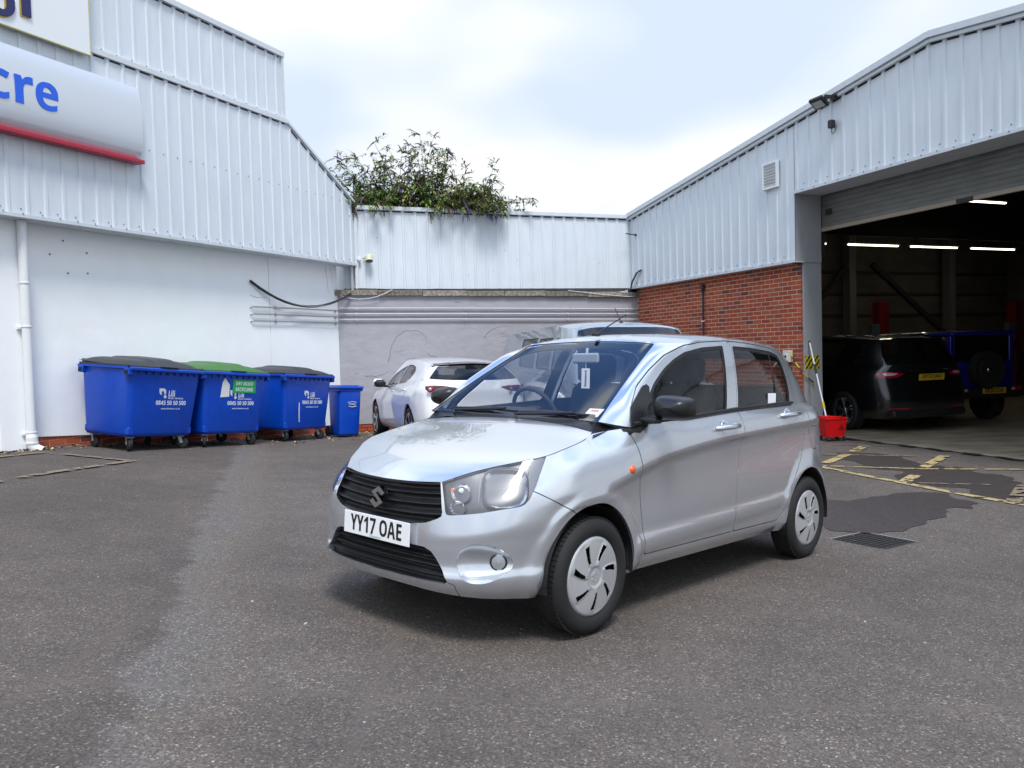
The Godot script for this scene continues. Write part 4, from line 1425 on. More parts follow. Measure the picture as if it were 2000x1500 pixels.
# ---------------------------------------------------------------- the silver hatchback
func make_hatchback() -> void:
	var bs := Basis(Vector3(-0.720556, 0.015421, -0.693226), Vector3(0.044743, 0.998703, -0.024291), Vector3(0.691952, -0.04852, -0.720311))
	var car := thing("hatchback", "silver five-door hatchback in the middle of the yard", "car", Vector3(-0.20651, -0.09825, -4.41996), bs)
	var paint := coat(mat("silver_paint", 0.70, 0.73, 0.775, 0.24, 0.8), 1.0, 0.02)
	paint.albedo_texture = noise_tex(256, 0.4, Color(0.93, 0.93, 0.93), Color(1, 1, 1), FastNoiseLite.TYPE_SIMPLEX, 2, 77)
	tri(paint, Vector3(4, 4, 4), false)
	var black := mat("trim_black", 0.010, 0.010, 0.011, 0.42)
	var gloss := coat(mat("gloss_black", 0.006, 0.006, 0.007, 0.2), 1.0, 0.03)
	var wind := glass("windscreen_glass", 0.01, 0.014, 0.016, 0.12)
	var tint := glass("side_glass", 0.006, 0.008, 0.008, 0.42)
	var chrome := mat("chrome", 0.72, 0.73, 0.75, 0.12, 1.0)

	# ---- lower body: levels from the bottom edge up to the bonnet line and waistline
	var belt_h := [[-0.36, 0.992], [-0.9, 1.022], [-1.42, 1.055], [-1.95, 1.075], [-2.3, 1.085], [-2.55, 1.09]]
	var belt_v := [[-0.36, 0.738], [-0.9, 0.748], [-1.42, 0.748], [-1.95, 0.74], [-2.3, 0.722], [-2.55, 0.69]]
	var crease := [[0.3, 0.70], [-0.02, 0.705], [-0.15, 0.73], [-0.38, 0.785], [-0.58, 0.835], [-1.0, 0.88], [-1.38, 0.91], [-2.2, 0.957], [-2.55, 0.975], [-2.9, 0.98]]
	var uc := [0.692, 0.706, 0.715, 0.708, 0.703, 0.700, 0.697, 0.690, 0.679]
	var hc := [0.258, 0.282, 0.315, 0.37, 0.45, 0.535, 0.61, 0.68, 0.738]
	var ins := [-0.075, -0.044, -0.034, -0.027, -0.018, -0.006, 0.0, -0.012]
	var om := [0.0, 0.0, 0.0, 0.0, 0.0, 0.04, 0.18, 0.52, 1.0]
	var front := [  # v, nose, weight towards the side heights, bonnet line
		[0.0, 0.0, 0.0, Vector3(0.679, 0.0, 0.738)], [0.2, 0.004, 0.0, Vector3(0.668, 0.2, 0.742)], [0.40, 0.022, 0.10, Vector3(0.629, 0.376, 0.752)], [0.52, 0.062, 0.30, Vector3(0.55, 0.46, 0.79)],
		[0.62, 0.128, 0.52, Vector3(0.46, 0.53, 0.82)], [0.70, 0.222, 0.76, Vector3(0.36, 0.615, 0.848)], [0.757, 0.37, 0.95, Vector3(0.25, 0.682, 0.873)]]
	var mid := [[0.15, 0.785, Vector3(0.12, 0.694, 0.902)], [-0.05, 0.797, Vector3(-0.02, 0.69, 0.934)], [-0.24, 0.80, Vector3(-0.115, 0.668, 0.962)], [-0.40, 0.80, Vector3.ZERO], [-0.9, 0.80, Vector3.ZERO], [-1.42, 0.80, Vector3.ZERO], [-1.95, 0.80, Vector3.ZERO], [-2.3, 0.797, Vector3.ZERO], [-2.56, 0.785, Vector3.ZERO]]
	var rear := [[-2.73, 0.745, Vector3(-2.62, 0.655, 1.092)], [-2.82, 0.66, Vector3(-2.68, 0.58, 1.095)], [-2.865, 0.5, Vector3(-2.72, 0.44, 1.095)], [-2.885, 0.25, Vector3(-2.745, 0.22, 1.095)], [-2.89, 0.0, Vector3(-2.75, 0.0, 1.095)]]
	var rows := []
	for j in 9:
		var row := []
		for q in front:
			var top: Vector3 = q[3]
			var cz := 0.70
			var hs := [0.225, 0.27, 0.318, 0.40, 0.51, 0.615, cz, 0.79, top.z]
			var h: float = lerpf(lerpf(hc[j], hs[j], q[2]), top.z, 0.0 if j < 8 else 1.0)
			if j == 7:
				h = minf(h, top.z - 0.055)
			if j == 6:
				h = minf(h, top.z - 0.115)
			var p := Vector3(uc[j] - q[1] + (-0.02 * q[2] if j == 0 else 0.0), q[0] + (ins[j] if j < 8 else 0.0) * q[2], h)
			if j == 2:
				p += Vector3(0.004, 0.006 * q[2], 0.002)
			if j == 3:
				p += Vector3(-0.002, -0.003 * q[2], -0.008)
			if j >= 5:
				p.x = lerpf(p.x, top.x, om[j]); p.y = lerpf(p.y, top.y, om[j])
			row.append(p)
		for q in mid:
			var u: float = q[0]
			var c := lerp_table(crease, u)
			var top: Vector3 = q[2] if q[2] != Vector3.ZERO else Vector3(u, lerp_table(belt_v, u), lerp_table(belt_h, u))
			var hs := [0.238, 0.285, 0.328, 0.43, 0.60, c - 0.055, c, lerpf(c, top.z, 0.55), top.z]
			var p := Vector3(u, q[1] + (ins[j] if j < 8 else 0.0), hs[j])
			if j == 7:
				p.y = lerpf(q[1], top.y, 0.28); p.x = lerpf(u, top.x, 0.5)
			if j == 8:
				p = top
			row.append(p)
		for q in rear:
			var top: Vector3 = q[2]
			var hs := [0.26, 0.29, 0.335, 0.43, 0.60, 0.80, 0.90, 1.0, top.z]
			var k: float = [-0.05, -0.03, -0.01, 0.0, 0.0, 0.03, 0.055, 0.09, 0.0][j]
			var p := Vector3(q[0] + (absf(k) if k < 0 else k), q[1] * (1.0 - 0.06 * maxf(0.0, j - 4) / 4.0), hs[j])
			if j == 8:
				p = top
			row.append(p)
		rows.append(row)
	var body := loft(rows, 0.024, 0.021, true, true)
	face_out(body, Vector3(-1.1, 0.0, 0.6))
	for k in body.v.size():   # pressed lips round the wheel arches
		var p := body.v[k]
		for ax in [0.0, -2.425]:
			var d := Vector2(p.x - ax, p.z - 0.29).length()
			if p.y > 0.5 and d < 0.46 and p.z < 0.80:
				body.v[k].y += 0.016 * (1.0 - smoothstep(0.375, 0.43, d))
				if d < 0.43:
					body.n[k] = (body.n[k] + Vector3((p.x - ax) / d, 0, (p.z - 0.29) / d) * 0.42 * smoothstep(0.36, 0.385, d) * (1.0 - smoothstep(0.41, 0.44, d))).normalized()
	for k in body.v.size():   # the flank is pressed in below the crease
		var p := body.v[k]
		if p.y > 0.5 and p.x < 0.1 and p.x > -2.75 and body.uv[k].y < 6.0:
			var d := lerp_table(crease, p.x) - p.z
			var a := smoothstep(0.10, -0.45, p.x) * smoothstep(-2.75, -2.35, p.x)
			body.v[k].y -= 0.020 * a * clampf(d / 0.05, 0.0, 1.0) * (1.0 - smoothstep(0.10, 0.42, d))
	# a second, softer line rises along the sill
		if p.y > 0.5 and p.x < -0.36 and p.x > -2.1:
			var l := p.z - (0.395 - (p.x + 0.42) * 0.045)
			body.v[k].y += 0.012 * smoothstep(0.05, 0.0, l) * smoothstep(-0.09, -0.03, l)
	renormal(body)
	# wheel arches
	for ax in [0.0, -2.425]:
		var f := PackedFloat32Array()
		for p in body.v:
			f.append(Vector2(p.x - ax, (p.z - 0.295) * 0.97).length() - 0.335 if p.y > 0.45 else 1.0)
		var c := split(body, f)
		body = c[1]
		pair(car, "arch_lip", return_edge(c[0], c[2], func(p: Vector3, _n: Vector3) -> Vector3: return p - Vector3(0, 0.03, 0)), paint)
		# lamps and openings at the front
	var grille_poly := V2([-0.6, 0.80, 0.365, 0.80, 0.372, 0.75, 0.424, 0.607, 0.40, 0.590, 0.335, 0.565, 0.2, 0.543, -0.6, 0.53])
	var hl_poly := V2([-0.255, 0.80, -0.25, 0.75, -0.218, 0.613, -0.19, 0.610, 0.0, 0.628, 0.157, 0.648, 0.255, 0.657, 0.306, 0.672, 0.36, 0.74, 0.433, 0.872, 0.35, 0.90, 0.0, 0.90])
	var f0 := PackedFloat32Array()
	for p in body.v:
		f0.append(poly_sdf(grille_poly, Vector2(p.y, p.z)) if p.x > 0.3 else 1.0)
	var cut := split(body, f0)
	body = cut[1]
	var lip := return_edge(cut[0], cut[2], func(p: Vector3, _n: Vector3) -> Vector3: return p - Vector3(0.05, 0, 0))
	both(car, "grille_surround", lip, black)
	var grille_skin: MB = cut[0]
	var f1 := PackedFloat32Array()
	for p in body.v:
		f1.append(poly_sdf(hl_poly, corner_view(p)) if p.x > 0.15 else 1.0)
	cut = split(body, f1)
	body = cut[1]
	var lens_skin: MB = cut[0]
	var hl_lip := return_edge(cut[0], cut[2], func(p: Vector3, n2: Vector3) -> Vector3: return p - n2 * 0.03)
	var low_poly := V2([-0.6, 0.457, 0.33, 0.455, 0.375, 0.44, 0.40, 0.415, 0.475, 0.318, 0.468, 0.303, -0.6, 0.292])
	var f2 := PackedFloat32Array()
	for p in body.v:
		f2.append(poly_sdf(low_poly, front_view(p)) if p.x > 0.3 else 1.0)
	cut = split(body, f2)
	body = cut[1]
	var intake_skin: MB = cut[0]
	both(car, "intake_surround", return_edge(cut[0], cut[2], func(p: Vector3, _n: Vector3) -> Vector3: return p - Vector3(0.06, 0, 0)), paint)
	# fog lamp recess
	var fog := Vector2(0.595, 0.405)
	var f3 := PackedFloat32Array()
	for p in body.v:
		f3.append(Vector2((p.y - fog.x) * 0.98, p.z - fog.y).length() - 0.090 if p.x > 0.3 else 1.0)
	cut = split(body, f3)
	body = cut[1]
	var bowl := finer(cut[0])
	for k in bowl.v.size():
		var rr := clampf(Vector2((bowl.v[k].y - fog.x) * 0.98, bowl.v[k].z - fog.y).length() / 0.090, 0.0, 1.0)
		bowl.v[k] -= bowl.n[k] * 0.045 * pow(1.0 - rr * rr, 0.75)
	bowl.uv = PackedVector2Array()
	renormal(bowl)
	pair(car, "fog_recess", bowl, paint)
	var plug := MB.new().lathe([Vector2(0.001, 0.012), Vector2(0.03, 0.010), Vector2(0.033, 0.004), Vector2(0.034, -0.03)], Vector3(0.505, 0.632, 0.405), Vector3(0.8, 0.6, 0.0), 22)
	pair(car, "fog_blank", plug, paint)
	pair(car, "fog_ring", MB.new().lathe([Vector2(0.034, 0.0), Vector2(0.038, 0.002), Vector2(0.041, -0.004)], Vector3(0.507, 0.633, 0.405), Vector3(0.8, 0.6, 0.0), 22), black)
	# tail lamps
	cut = split(body, field(body, V2([-2.53, 1.075, -2.60, 1.0, -2.645, 0.93, -2.67, 0.80, -2.74, 0.75, -3.0, 0.75, -3.0, 1.08]), side_view))
	body = cut[1]
	var tail := split(cut[0], field(cut[0], V2([-1, 0.5, 0.0, 0.5, 0.47, 0.5, 0.50, 1.2, -1, 1.2]), front_view))
	body.uv = PackedVector2Array()
	var gate: MB = tail[0]
	pair(car, "tail_lamp", tail[1], coat(mat("tail_red", 0.30, 0.004, 0.008, 0.15), 1.0, 0.02))
	gate.uv = PackedVector2Array()
	# front bumper apart from the wings
	var f4 := PackedFloat32Array()
	var la := Vector2(0.393, 0.737)
	var lb := Vector2(0.155, 0.612)
	var ln := Vector2(lb.y - la.y, la.x - lb.x).normalized()
	for p in body.v:
		f4.append(maxf(-(side_view(p) - la).dot(ln) * -1.0, 0.02 - p.x))
	cut = split(body, plus(f4, 0.0022))
	var bump: MB = cut[0]
	bump.add(return_edge(cut[0], cut[2], inward))
	var f5 := PackedFloat32Array()
	for p in cut[1].v:
		f5.append(maxf((side_view(p) - la).dot(ln), 0.02 - p.x) - 0.0022)
	var cut2 := split(cut[1], f5)
	body = cut2[1]
	# lower lip of the bumper, split off by a shut line at each end
	var lipc := panel(bump, V2([-1, 0.1, 0.50, 0.1, 0.505, 0.303, 0.47, 0.3145, -1, 0.298]), front_view, 0.002)
	both(car, "front_lip", lipc[0], paint)
	both(car, "front_bumper", lipc[1], paint)

	# ---- glasshouse
	var base := [Vector3(-0.27, 0, 1.018), Vector3(-0.265, 0.25, 1.018), Vector3(-0.245, 0.48, 1.02), Vector3(-0.185, 0.652, 1.02), Vector3(-0.36, 0.738, 0.992), Vector3(-0.41, 0.742, 0.995)]
	var roof_edge := [Vector3(-0.962, 0, 1.478), Vector3(-0.955, 0.25, 1.473), Vector3(-0.935, 0.42, 1.463), Vector3(-0.918, 0.497, 1.455), Vector3(-1.02, 0.615, 1.452), Vector3(-1.06, 0.622, 1.460)]
	for q in [[-0.9, -1.23, 0.621, 1.481], [-1.42, -1.58, 0.621, 1.497], [-1.95, -1.97, 0.615, 1.489], [-2.3, -2.27, 0.598, 1.462]]:
		base.append(Vector3(q[0], lerp_table(belt_v, q[0]), lerp_table(belt_h, q[0])))
		roof_edge.append(Vector3(q[1], q[2], q[3]))
	for q in [[Vector3(-2.56, 0.688, 1.09), Vector3(-2.43, 0.555, 1.43)], [Vector3(-2.62, 0.655, 1.092), Vector3(-2.50, 0.505, 1.42)], [Vector3(-2.68, 0.58, 1.095), Vector3(-2.545, 0.44, 1.425)], [Vector3(-2.72, 0.44, 1.095), Vector3(-2.58, 0.32, 1.435)], [Vector3(-2.745, 0.22, 1.095), Vector3(-2.605, 0.16, 1.445)], [Vector3(-2.75, 0, 1.095), Vector3(-2.61, 0, 1.447)]]:
		base.append(q[0]); roof_edge.append(q[1])
	rows = []
	for j in 6:
		var t := j / 5.0
		var row := []
		for k in base.size():
			var a: Vector3 = base[k]
			var b: Vector3 = roof_edge[k]
			var p := a.lerp(b, t)
			var bulge := 4.0 * t * (1.0 - t)
			if k <= 3:
				p += Vector3(0.55, 0.0, 0.83) * bulge * [0.024, 0.023, 0.018, 0.010][k]
			elif k == 4:
				p = [Vector3(-0.345, 0.738, 0.992), Vector3(-0.388, 0.702, 1.10), Vector3(-0.485, 0.664, 1.20), Vector3(-0.635, 0.640, 1.292), Vector3(-0.80, 0.627, 1.38), b][j]
			elif k == 5:
				p = [Vector3(-0.41, 0.742, 0.995), Vector3(-0.45, 0.722, 1.08), Vector3(-0.55, 0.686, 1.172), Vector3(-0.70, 0.660, 1.264), Vector3(-0.86, 0.642, 1.356), b][j]
			elif k <= 10:
				p += Vector3(0, 0.014, 0.004) * bulge
			else:
				p += Vector3(-0.012, 0.006, 0.004) * bulge
			row.append(p)
		rows.append(row)
	var top_shell := loft(rows, 0.022, 0.02, true, true)
	face_out(top_shell, Vector3(-1.3, 0.0, 1.0))
	# windscreen
	var f6 := PackedFloat32Array()
	for q in top_shell.uv:
		f6.append(maxf(q.x - 2.985, q.y - 4.9))
	cut = split(top_shell, f6)
	top_shell = cut[1]
	var ws: MB = cut[0]
	var edge_ws := return_edge(cut[0], cut[2], func(p: Vector3, n2: Vector3) -> Vector3: return p - n2 * 0.008)
	both(car, "windscreen_seal", edge_ws, black)
	var f7 := PackedFloat32Array()
	for q in ws.uv:
		f7.append(maxf(maxf(q.x - 2.94, q.y - 4.8), 0.12 - q.y))
	cut = split(ws, f7)
	both(car, "windscreen", offset(cut[0], -0.003), wind)
	both(car, "windscreen_border", offset(cut[1], -0.003), gloss)
	# rear window
	var f8 := PackedFloat32Array()
	for q in top_shell.uv:
		f8.append(maxf(12.2 - q.x, maxf(q.y - 4.3, 0.5 - q.y)))
	cut = split(top_shell, f8)
	top_shell = cut[1]
	both(car, "rear_window", offset(cut[0], -0.004), tint)
	# side glass, then doors cut through body and glasshouse alike
	var win_f := V2([-0.425, 1.015, -0.53, 1.12, -0.645, 1.215, -0.775, 1.298, -0.88, 1.350, -1.0, 1.395, -1.19, 1.428, -1.432, 1.447, -1.305, 1.048, -0.9, 1.026])
	var win_r := V2([-1.565, 1.450, -1.80, 1.447, -2.07, 1.433, -2.185, 1.412, -2.215, 1.36, -2.222, 1.25, -2.215, 1.15, -2.195, 1.09, -1.95, 1.082, -1.46, 1.062])
	var glass_parts := []
	for w in [win_f, win_r]:
		var rim := PackedFloat32Array()
		rim = field(top_shell, w, side_view, 0.006)
		for k in rim.size():
			if top_shell.v[k].y < 0.4:
				rim[k] = 1.0
		cut = split(top_shell, rim)
		top_shell = cut[1]
		pair(car, "window_reveal", return_edge(cut[0], cut[2], func(p: Vector3, n2: Vector3) -> Vector3: return p - n2 * 0.016), black)
		var inner := field(cut[0], w, side_view, -0.012)
		var g := split(cut[0], inner)
		pair(car, "window_seal", offset(g[1], -0.004), black)
		glass_parts.append(offset(g[0], -0.008))
	pair(car, "side_window", glass_parts[0], tint)
	# a bar divides the rear side window
	var q1 := split(glass_parts[1], field(glass_parts[1], V2([-1.0, 1.6, -2.060, 1.6, -2.055, 1.44, -1.975, 1.0, -1.0, 1.0]), side_view))
	pair(car, "side_window", q1[0], tint)
	var q2 := split(q1[1], field(q1[1], V2([-1.0, 1.6, -2.078, 1.6, -2.073, 1.44, -1.993, 1.0, -1.0, 1.0]), side_view))
	pair(car, "window_bar", offset(q2[0], 0.004), black)
	pair(car, "quarter_window", q2[1], tint)
	var door_f := V2([-0.335, 0.95, -0.352, 1.03, -0.395, 1.105, -0.492, 1.203, -0.64, 1.292, -0.80, 1.376, -1.0, 1.438, -1.18, 1.465, -1.50, 1.4865, -1.548, 1.45, -1.435, 1.06, -1.452, 0.92, -1.425, 0.70, -1.385, 0.43, -1.392, 0.335, -1.385, 0.322, -0.445, 0.322, -0.437, 0.335, -0.39, 0.70, -0.362, 0.84])
	var door_r := V2([-1.50, 1.4865, -1.75, 1.482, -2.06, 1.466, -2.24, 1.442, -2.325, 1.40, -2.358, 1.28, -2.345, 1.11, -2.368, 0.98, -2.362, 0.85, -2.314, 0.718, -2.20, 0.615, -2.085, 0.49, -2.035, 0.378, -1.975, 0.325, -1.94, 0.32, -1.392, 0.322, -1.392, 0.335, -1.385, 0.43, -1.425, 0.70, -1.452, 0.92, -1.435, 1.06, -1.548, 1.45])
	var sail_poly := V2([-0.295, 0.975, -0.335, 1.05, -0.43, 1.125, -0.545, 1.205, -0.59, 1.21, -0.53, 1.09, -0.475, 1.0, -0.40, 0.966])
	var sail := MB.new()
	for src in [body, top_shell]:
		var sf := field(src, sail_poly, side_view, 0.004)
		for k in sf.size():
			if src.v[k].y < 0.5 or src.uv.size() and src == top_shell and src.uv[k].x < 3.9:
				sf[k] = 1.0
		var sc := split(src, sf)
		var so := offset(sc[0], 0.005)
		so.uv = PackedVector2Array()
		sail.add(so)
	for w in [["front_door", door_f], ["rear_door", door_r]]:
		var a := panel(body, w[1], side_view, 0.0028)
		body = a[1]
		var b := panel(top_shell, w[1], side_view, 0.0028)
		top_shell = b[1]
		var d: MB = a[0]
		d.uv = PackedVector2Array()
		d.add(b[0])
		var ds := pair(car, w[0], d, paint)
		var hx := Vector3(-1.235, 0.80, 0.962) if w[0] == "front_door" else Vector3(-2.07, 0.793, 1.015)
		for s in 2:   # handle over a pressed dish
			var hm := MB.new()
			var sgn := 1.0 if s == 0 else -1.0
			hm.tube([Vector3(hx.x + 0.11, hx.y - 0.012, hx.z - 0.004), Vector3(hx.x + 0.095, hx.y + 0.018, hx.z), Vector3(hx.x, hx.y + 0.03, hx.z + 0.004), Vector3(hx.x - 0.10, hx.y + 0.02, hx.z + 0.008), Vector3(hx.x - 0.115, hx.y - 0.008, hx.z + 0.008)], 0.0155, 12)
			part(ds[s], "door_handle", halves(hm, s == 0, s == 1).mesh(), paint)
			var dish := MB.new().lathe([Vector2(0.046, 0.002), Vector2(0.042, 0.006), Vector2(0.034, 0.003), Vector2(0.016, -0.004), Vector2(0.001, -0.006)], Vector3(hx.x + 0.015, hx.y - 0.012, hx.z - 0.002), Vector3(0, 1, 0.12).normalized(), 24)
			part(ds[s], "handle_dish", halves(dish, s == 0, s == 1).mesh(), paint)
	# fuel flap on the left only
	var ff := panel(body, V2([-2.415, 0.905, -2.42, 0.925, -2.56, 0.925, -2.60, 0.78, -2.59, 0.765, -2.50, 0.762, -2.49, 0.77]), side_view, 0.0022)
	part(car, "fuel_flap", halves(ff[0], true, false).mesh(), paint)
	part(car, "rear_wing", halves(ff[1], true, false).mesh(), paint)
	part(car, "rear_wing", halves(body, false, true).mesh(), paint)
	both(car, "pillars", top_shell, paint)
	both(car, "tailgate", gate, paint)
	pair(car, "waist_moulding", MB.new().tube([Vector3(-0.36, 0.746, 1.008), Vector3(-0.9, 0.757, 1.034), Vector3(-1.42, 0.757, 1.066), Vector3(-1.95, 0.749, 1.086), Vector3(-2.22, 0.737, 1.092)], 0.011, 8), black)

	# ---- roof and bonnet
	var kc := chord_knots(rows)
	var mid_u := [[3.0, -0.962], [4.0, -1.05], [5.0, -1.09], [6.0, -1.26], [7.0, -1.59], [8.0, -1.97], [9.0, -2.27], [10.0, -2.45], [11.0, -2.53], [12.0, -2.575], [13.0, -2.61]]
	var mid_h := [[3.0, 1.478], [4.0, 1.500], [5.0, 1.507], [6.0, 1.527], [7.0, 1.546], [8.0, 1.550], [9.0, 1.538], [10.0, 1.517], [11.0, 1.493], [12.0, 1.468], [13.0, 1.447]]
	var st := []
	var cp := 3.0
	while cp < 13.001:
		var k := mini(int(cp), 12)
		st.append([spline_at(roof_edge, kc, lerpf(kc[k], kc[k + 1], cp - k), true, true), lerp_table(mid_u, cp), lerp_table(mid_h, cp)])
		cp += 0.25 if cp < 5.0 or cp > 9.9 else 0.5
	rows = []
	for j in 7:
		var t := j / 6.0
		var row := []
		for k in st.size():
			var e: Vector3 = st[k][0]
			var p := Vector3(lerpf(e.x, st[k][1], t), e.y * (1.0 - t), lerpf(e.z, st[k][2], 1.0 - pow(1.0 - t, 2.5)))
			if k == 0 or k == st.size() - 1:   # along the header over the front and rear screens
				var yv := e.y * (1.0 - t)
				var c0 := 0.0 if k == 0 else 15.0
				var c1 := 3.0 if k == 0 else 13.0
				for it in 24:
					var cm := (c0 + c1) * 0.5
					var kk := mini(int(cm), 14)
					p = spline_at(roof_edge, kc, lerpf(kc[kk], kc[kk + 1], cm - kk), true, true)
					if p.y < yv:
						c0 = cm
					else:
						c1 = cm
			row.append(p)
		rows.append(row)
	var roof := loft(rows, 0.03, 0.025)
	for k in roof.n.size():
		if roof.n[k].z < 0.0:
			roof.n[k] = -roof.n[k]
	both(car, "roof_panel", roof, paint)
	var hb := [[Vector3(0.629, 0.376, 0.752), 0.679, 0.738], [Vector3(0.55, 0.46, 0.79), 0.60, 0.786], [Vector3(0.46, 0.53, 0.82), 0.50, 0.828], [Vector3(0.36, 0.615, 0.848), 0.39, 0.862], [Vector3(0.25, 0.682, 0.873), 0.27, 0.893], [Vector3(0.12, 0.694, 0.902), 0.13, 0.925], [Vector3(-0.02, 0.69, 0.934), -0.02, 0.958], [Vector3(-0.115, 0.668, 0.962), -0.14, 0.986], [Vector3(-0.15, 0.645, 0.973), -0.215, 1.003]]
	rows = []
	for j in 6:
		var t := j / 5.0
		var row := []
		for k in hb.size():
			var e: Vector3 = hb[k][0]
			var p := Vector3(lerpf(e.x, hb[k][1], 1.0 - pow(1.0 - t, 1.6)), e.y * (1.0 - t), lerpf(e.z, hb[k][2], 1.0 - pow(1.0 - t, 2.0)))
			if k == 0 and j > 0:
				p.x = lerp_table([[0.376, 0.629], [0.2, 0.668], [0.0, 0.679]], p.y)
			p.x -= 0.0035 if k == 0 else 0.0
			if j == 0 and k > 0:
				p.y -= 0.009
			row.append(p)
		rows.append(row)
	var hood := loft(rows, 0.025, 0.025)
	for k in hood.n.size():
		if hood.n[k].z < 0.0:
			hood.n[k] = -hood.n[k]
	both(car, "bonnet", hood, paint)
	var hu := MB.new()   # folded edge of the bonnet
	for k in 40:
		var a := hood_line(hb, k / 40.0)
		var b := hood_line(hb, (k + 1) / 40.0)
		hu.quad(a, b, b - Vector3(0.004, 0.006, 0.010), a - Vector3(0.004, 0.006, 0.010))
	pair(car, "bonnet_edge", hu, paint)
	var under := MB.new()   # inner structure that closes the shut lines
	for k in 24:
		for s in [0]:
			var a := hood_line(hb, k / 24.0)
			var b := hood_line(hb, (k + 1) / 24.0)
			under.quad(a - Vector3(0.01, 0.012, 0.016), b - Vector3(0.01, 0.012, 0.016), b - Vector3(0.03, 0.10, 0.03), a - Vector3(0.03, 0.10, 0.03))
	pair(car, "bonnet_channel", under, M.dark)
	# cowl panel and wipers
	var cowl := MB.new()
	var cl := [[0.0, -0.20, 0.998, -0.285, 1.022], [0.3, -0.195, 0.996, -0.28, 1.022], [0.5, -0.175, 0.993, -0.262, 1.022], [0.63, -0.14, 0.972, -0.20, 1.02], [0.69, -0.10, 0.95, -0.28, 0.99]]
	for k in 4:
		cowl.quad(Vector3(cl[k][1], cl[k][0], cl[k][2]), Vector3(cl[k + 1][1], cl[k + 1][0], cl[k + 1][2]), Vector3(cl[k + 1][3], cl[k + 1][0], cl[k + 1][4]), Vector3(cl[k][3], cl[k][0], cl[k][4]), Vector3(0.3, 0, 1).normalized())
	both(car, "cowl_panel", cowl, black)
	for w in [[Vector3(-0.235, -0.50, 1.03), Vector3(-0.275, -0.10, 1.055), -0.52, 0.0], [Vector3(-0.225, 0.02, 1.03), Vector3(-0.265, 0.42, 1.052), 0.02, 0.56]]:
		var wp := MB.new()
		wp.tube([Vector3(-0.20, w[0].y + 0.04, 1.012), w[0], w[1]], 0.009, 6)
		wp.tube([Vector3(-0.262, w[2], 1.041), Vector3(-0.285, (w[2] + w[3]) * 0.5, 1.05), Vector3(-0.268, w[3], 1.043)], 0.008, 6)
		part(car, "wiper", halves(wp, true, false).mesh(), black)

	# ---- grille, badge, plates, lamps
	var gr := finer(finer(grille_skin))
	for k in gr.v.size():
		var q := gr.v[k]
		var sag := 0.016 * pow(q.y / 0.40, 2.0)
		var ph := fposmod((q.z - sag - 0.545) / 0.0465, 1.0)
		gr.v[k].x -= 0.004 + 0.030 * pow(sin(PI * ph), 0.7) * smoothstep(0.545, 0.565, q.z - sag) * (1.0 - smoothstep(0.716, 0.726, q.z - sag))
	gr.uv = PackedVector2Array()
	renormal(gr)
	both(car, "grille", gr, mat("grille_black", 0.008, 0.008, 0.009, 0.42))
	var em := MB.new().prism(s_emblem(0.052), Vector3(0, 0.648, -0.714), Vector3.LEFT, Vector3(0, 1, 0.22), Vector3(0, 0, 0.03))
	part(car, "badge", em.mesh(), chrome)
	var ir := finer(finer(intake_skin))
	for k in ir.v.size():
		var q := ir.v[k]
		var ph := fposmod((q.z - 0.30) / 0.037, 1.0)
		ir.v[k].x -= 0.010 + 0.034 * pow(sin(PI * ph), 0.7)
	ir.uv = PackedVector2Array()
	renormal(ir)
	both(car, "lower_intake", ir, mat("intake_black", 0.010, 0.010, 0.011, 0.5))
	number_plate(car, "YY17 OAE", Vector3(0, 0.499, -0.718), Basis(Vector3.UP, PI) * Basis(Vector3.RIGHT, -0.03), mat("plate_white", 0.80, 0.81, 0.82, 0.35))
	lettering(car, "dealer_print", "Stoneacre", Vector3(0.0, 0.4535, -0.7225), 0.085, 0.011, 0.001, mat("dealer_green", 0.02, 0.30, 0.20, 0.5), Basis(Vector3.UP, PI) * Basis(Vector3.RIGHT, -0.03), false)
	number_plate(car, "YY17 OAE", Vector3(0, 0.72, 2.885), Basis(), mat("plate_yellow", 0.55, 0.36, 0.02, 0.35))
	# headlamps: clear cover, dark housing, chrome bowls and bulbs
	var bowl_of := func(poly: PackedVector2Array, edge: float, deep: float) -> MB:
		var c := split(lens_skin, field(lens_skin, poly, corner_view))
		var m: MB = c[0]
		var fl := field(m, poly, corner_view)
		var most := 0.01
		for q in fl:
			most = maxf(most, -q)
		for k in m.v.size():
			var t := clampf(-fl[k] / most, 0.0, 1.0)
			m.v[k] = m.v[k] - m.n[k] * (edge + deep * (1.0 - pow(1.0 - t, 2.0)))
		m.uv = PackedVector2Array()
		var acc := PackedVector3Array()
		acc.resize(m.v.size())
		for t in range(0, m.i.size(), 3):
			var nn := (m.v[m.i[t + 1]] - m.v[m.i[t]]).cross(m.v[m.i[t + 2]] - m.v[m.i[t]])
			if nn.dot(m.n[m.i[t]]) < 0.0:
				nn = -nn
			for z in 3:
				acc[m.i[t + z]] += nn
		for k in m.n.size():
			m.n[k] = acc[k].normalized()
		return m
	var oval := func(cx: float, cy: float, rx: float, ry: float, sq: float) -> PackedVector2Array:
		var o := PackedVector2Array()
		for k in 28:
			var a := TAU * k / 28.0
			o.append(Vector2(cx + rx * signf(cos(a)) * pow(absf(cos(a)), sq), cy + ry * signf(sin(a)) * pow(absf(sin(a)), sq)))
		return o
	var pocket := split(lens_skin, field(lens_skin, V2([0.30, 0.60, 0.5, 0.60, 0.5, 0.95, 0.36, 0.95, 0.315, 0.80]), corner_view))
	var pockets := pair(car, "headlamp", offset(pocket[1], -0.024), mat("lamp_housing", 0.09, 0.093, 0.10, 0.32, 0.5))
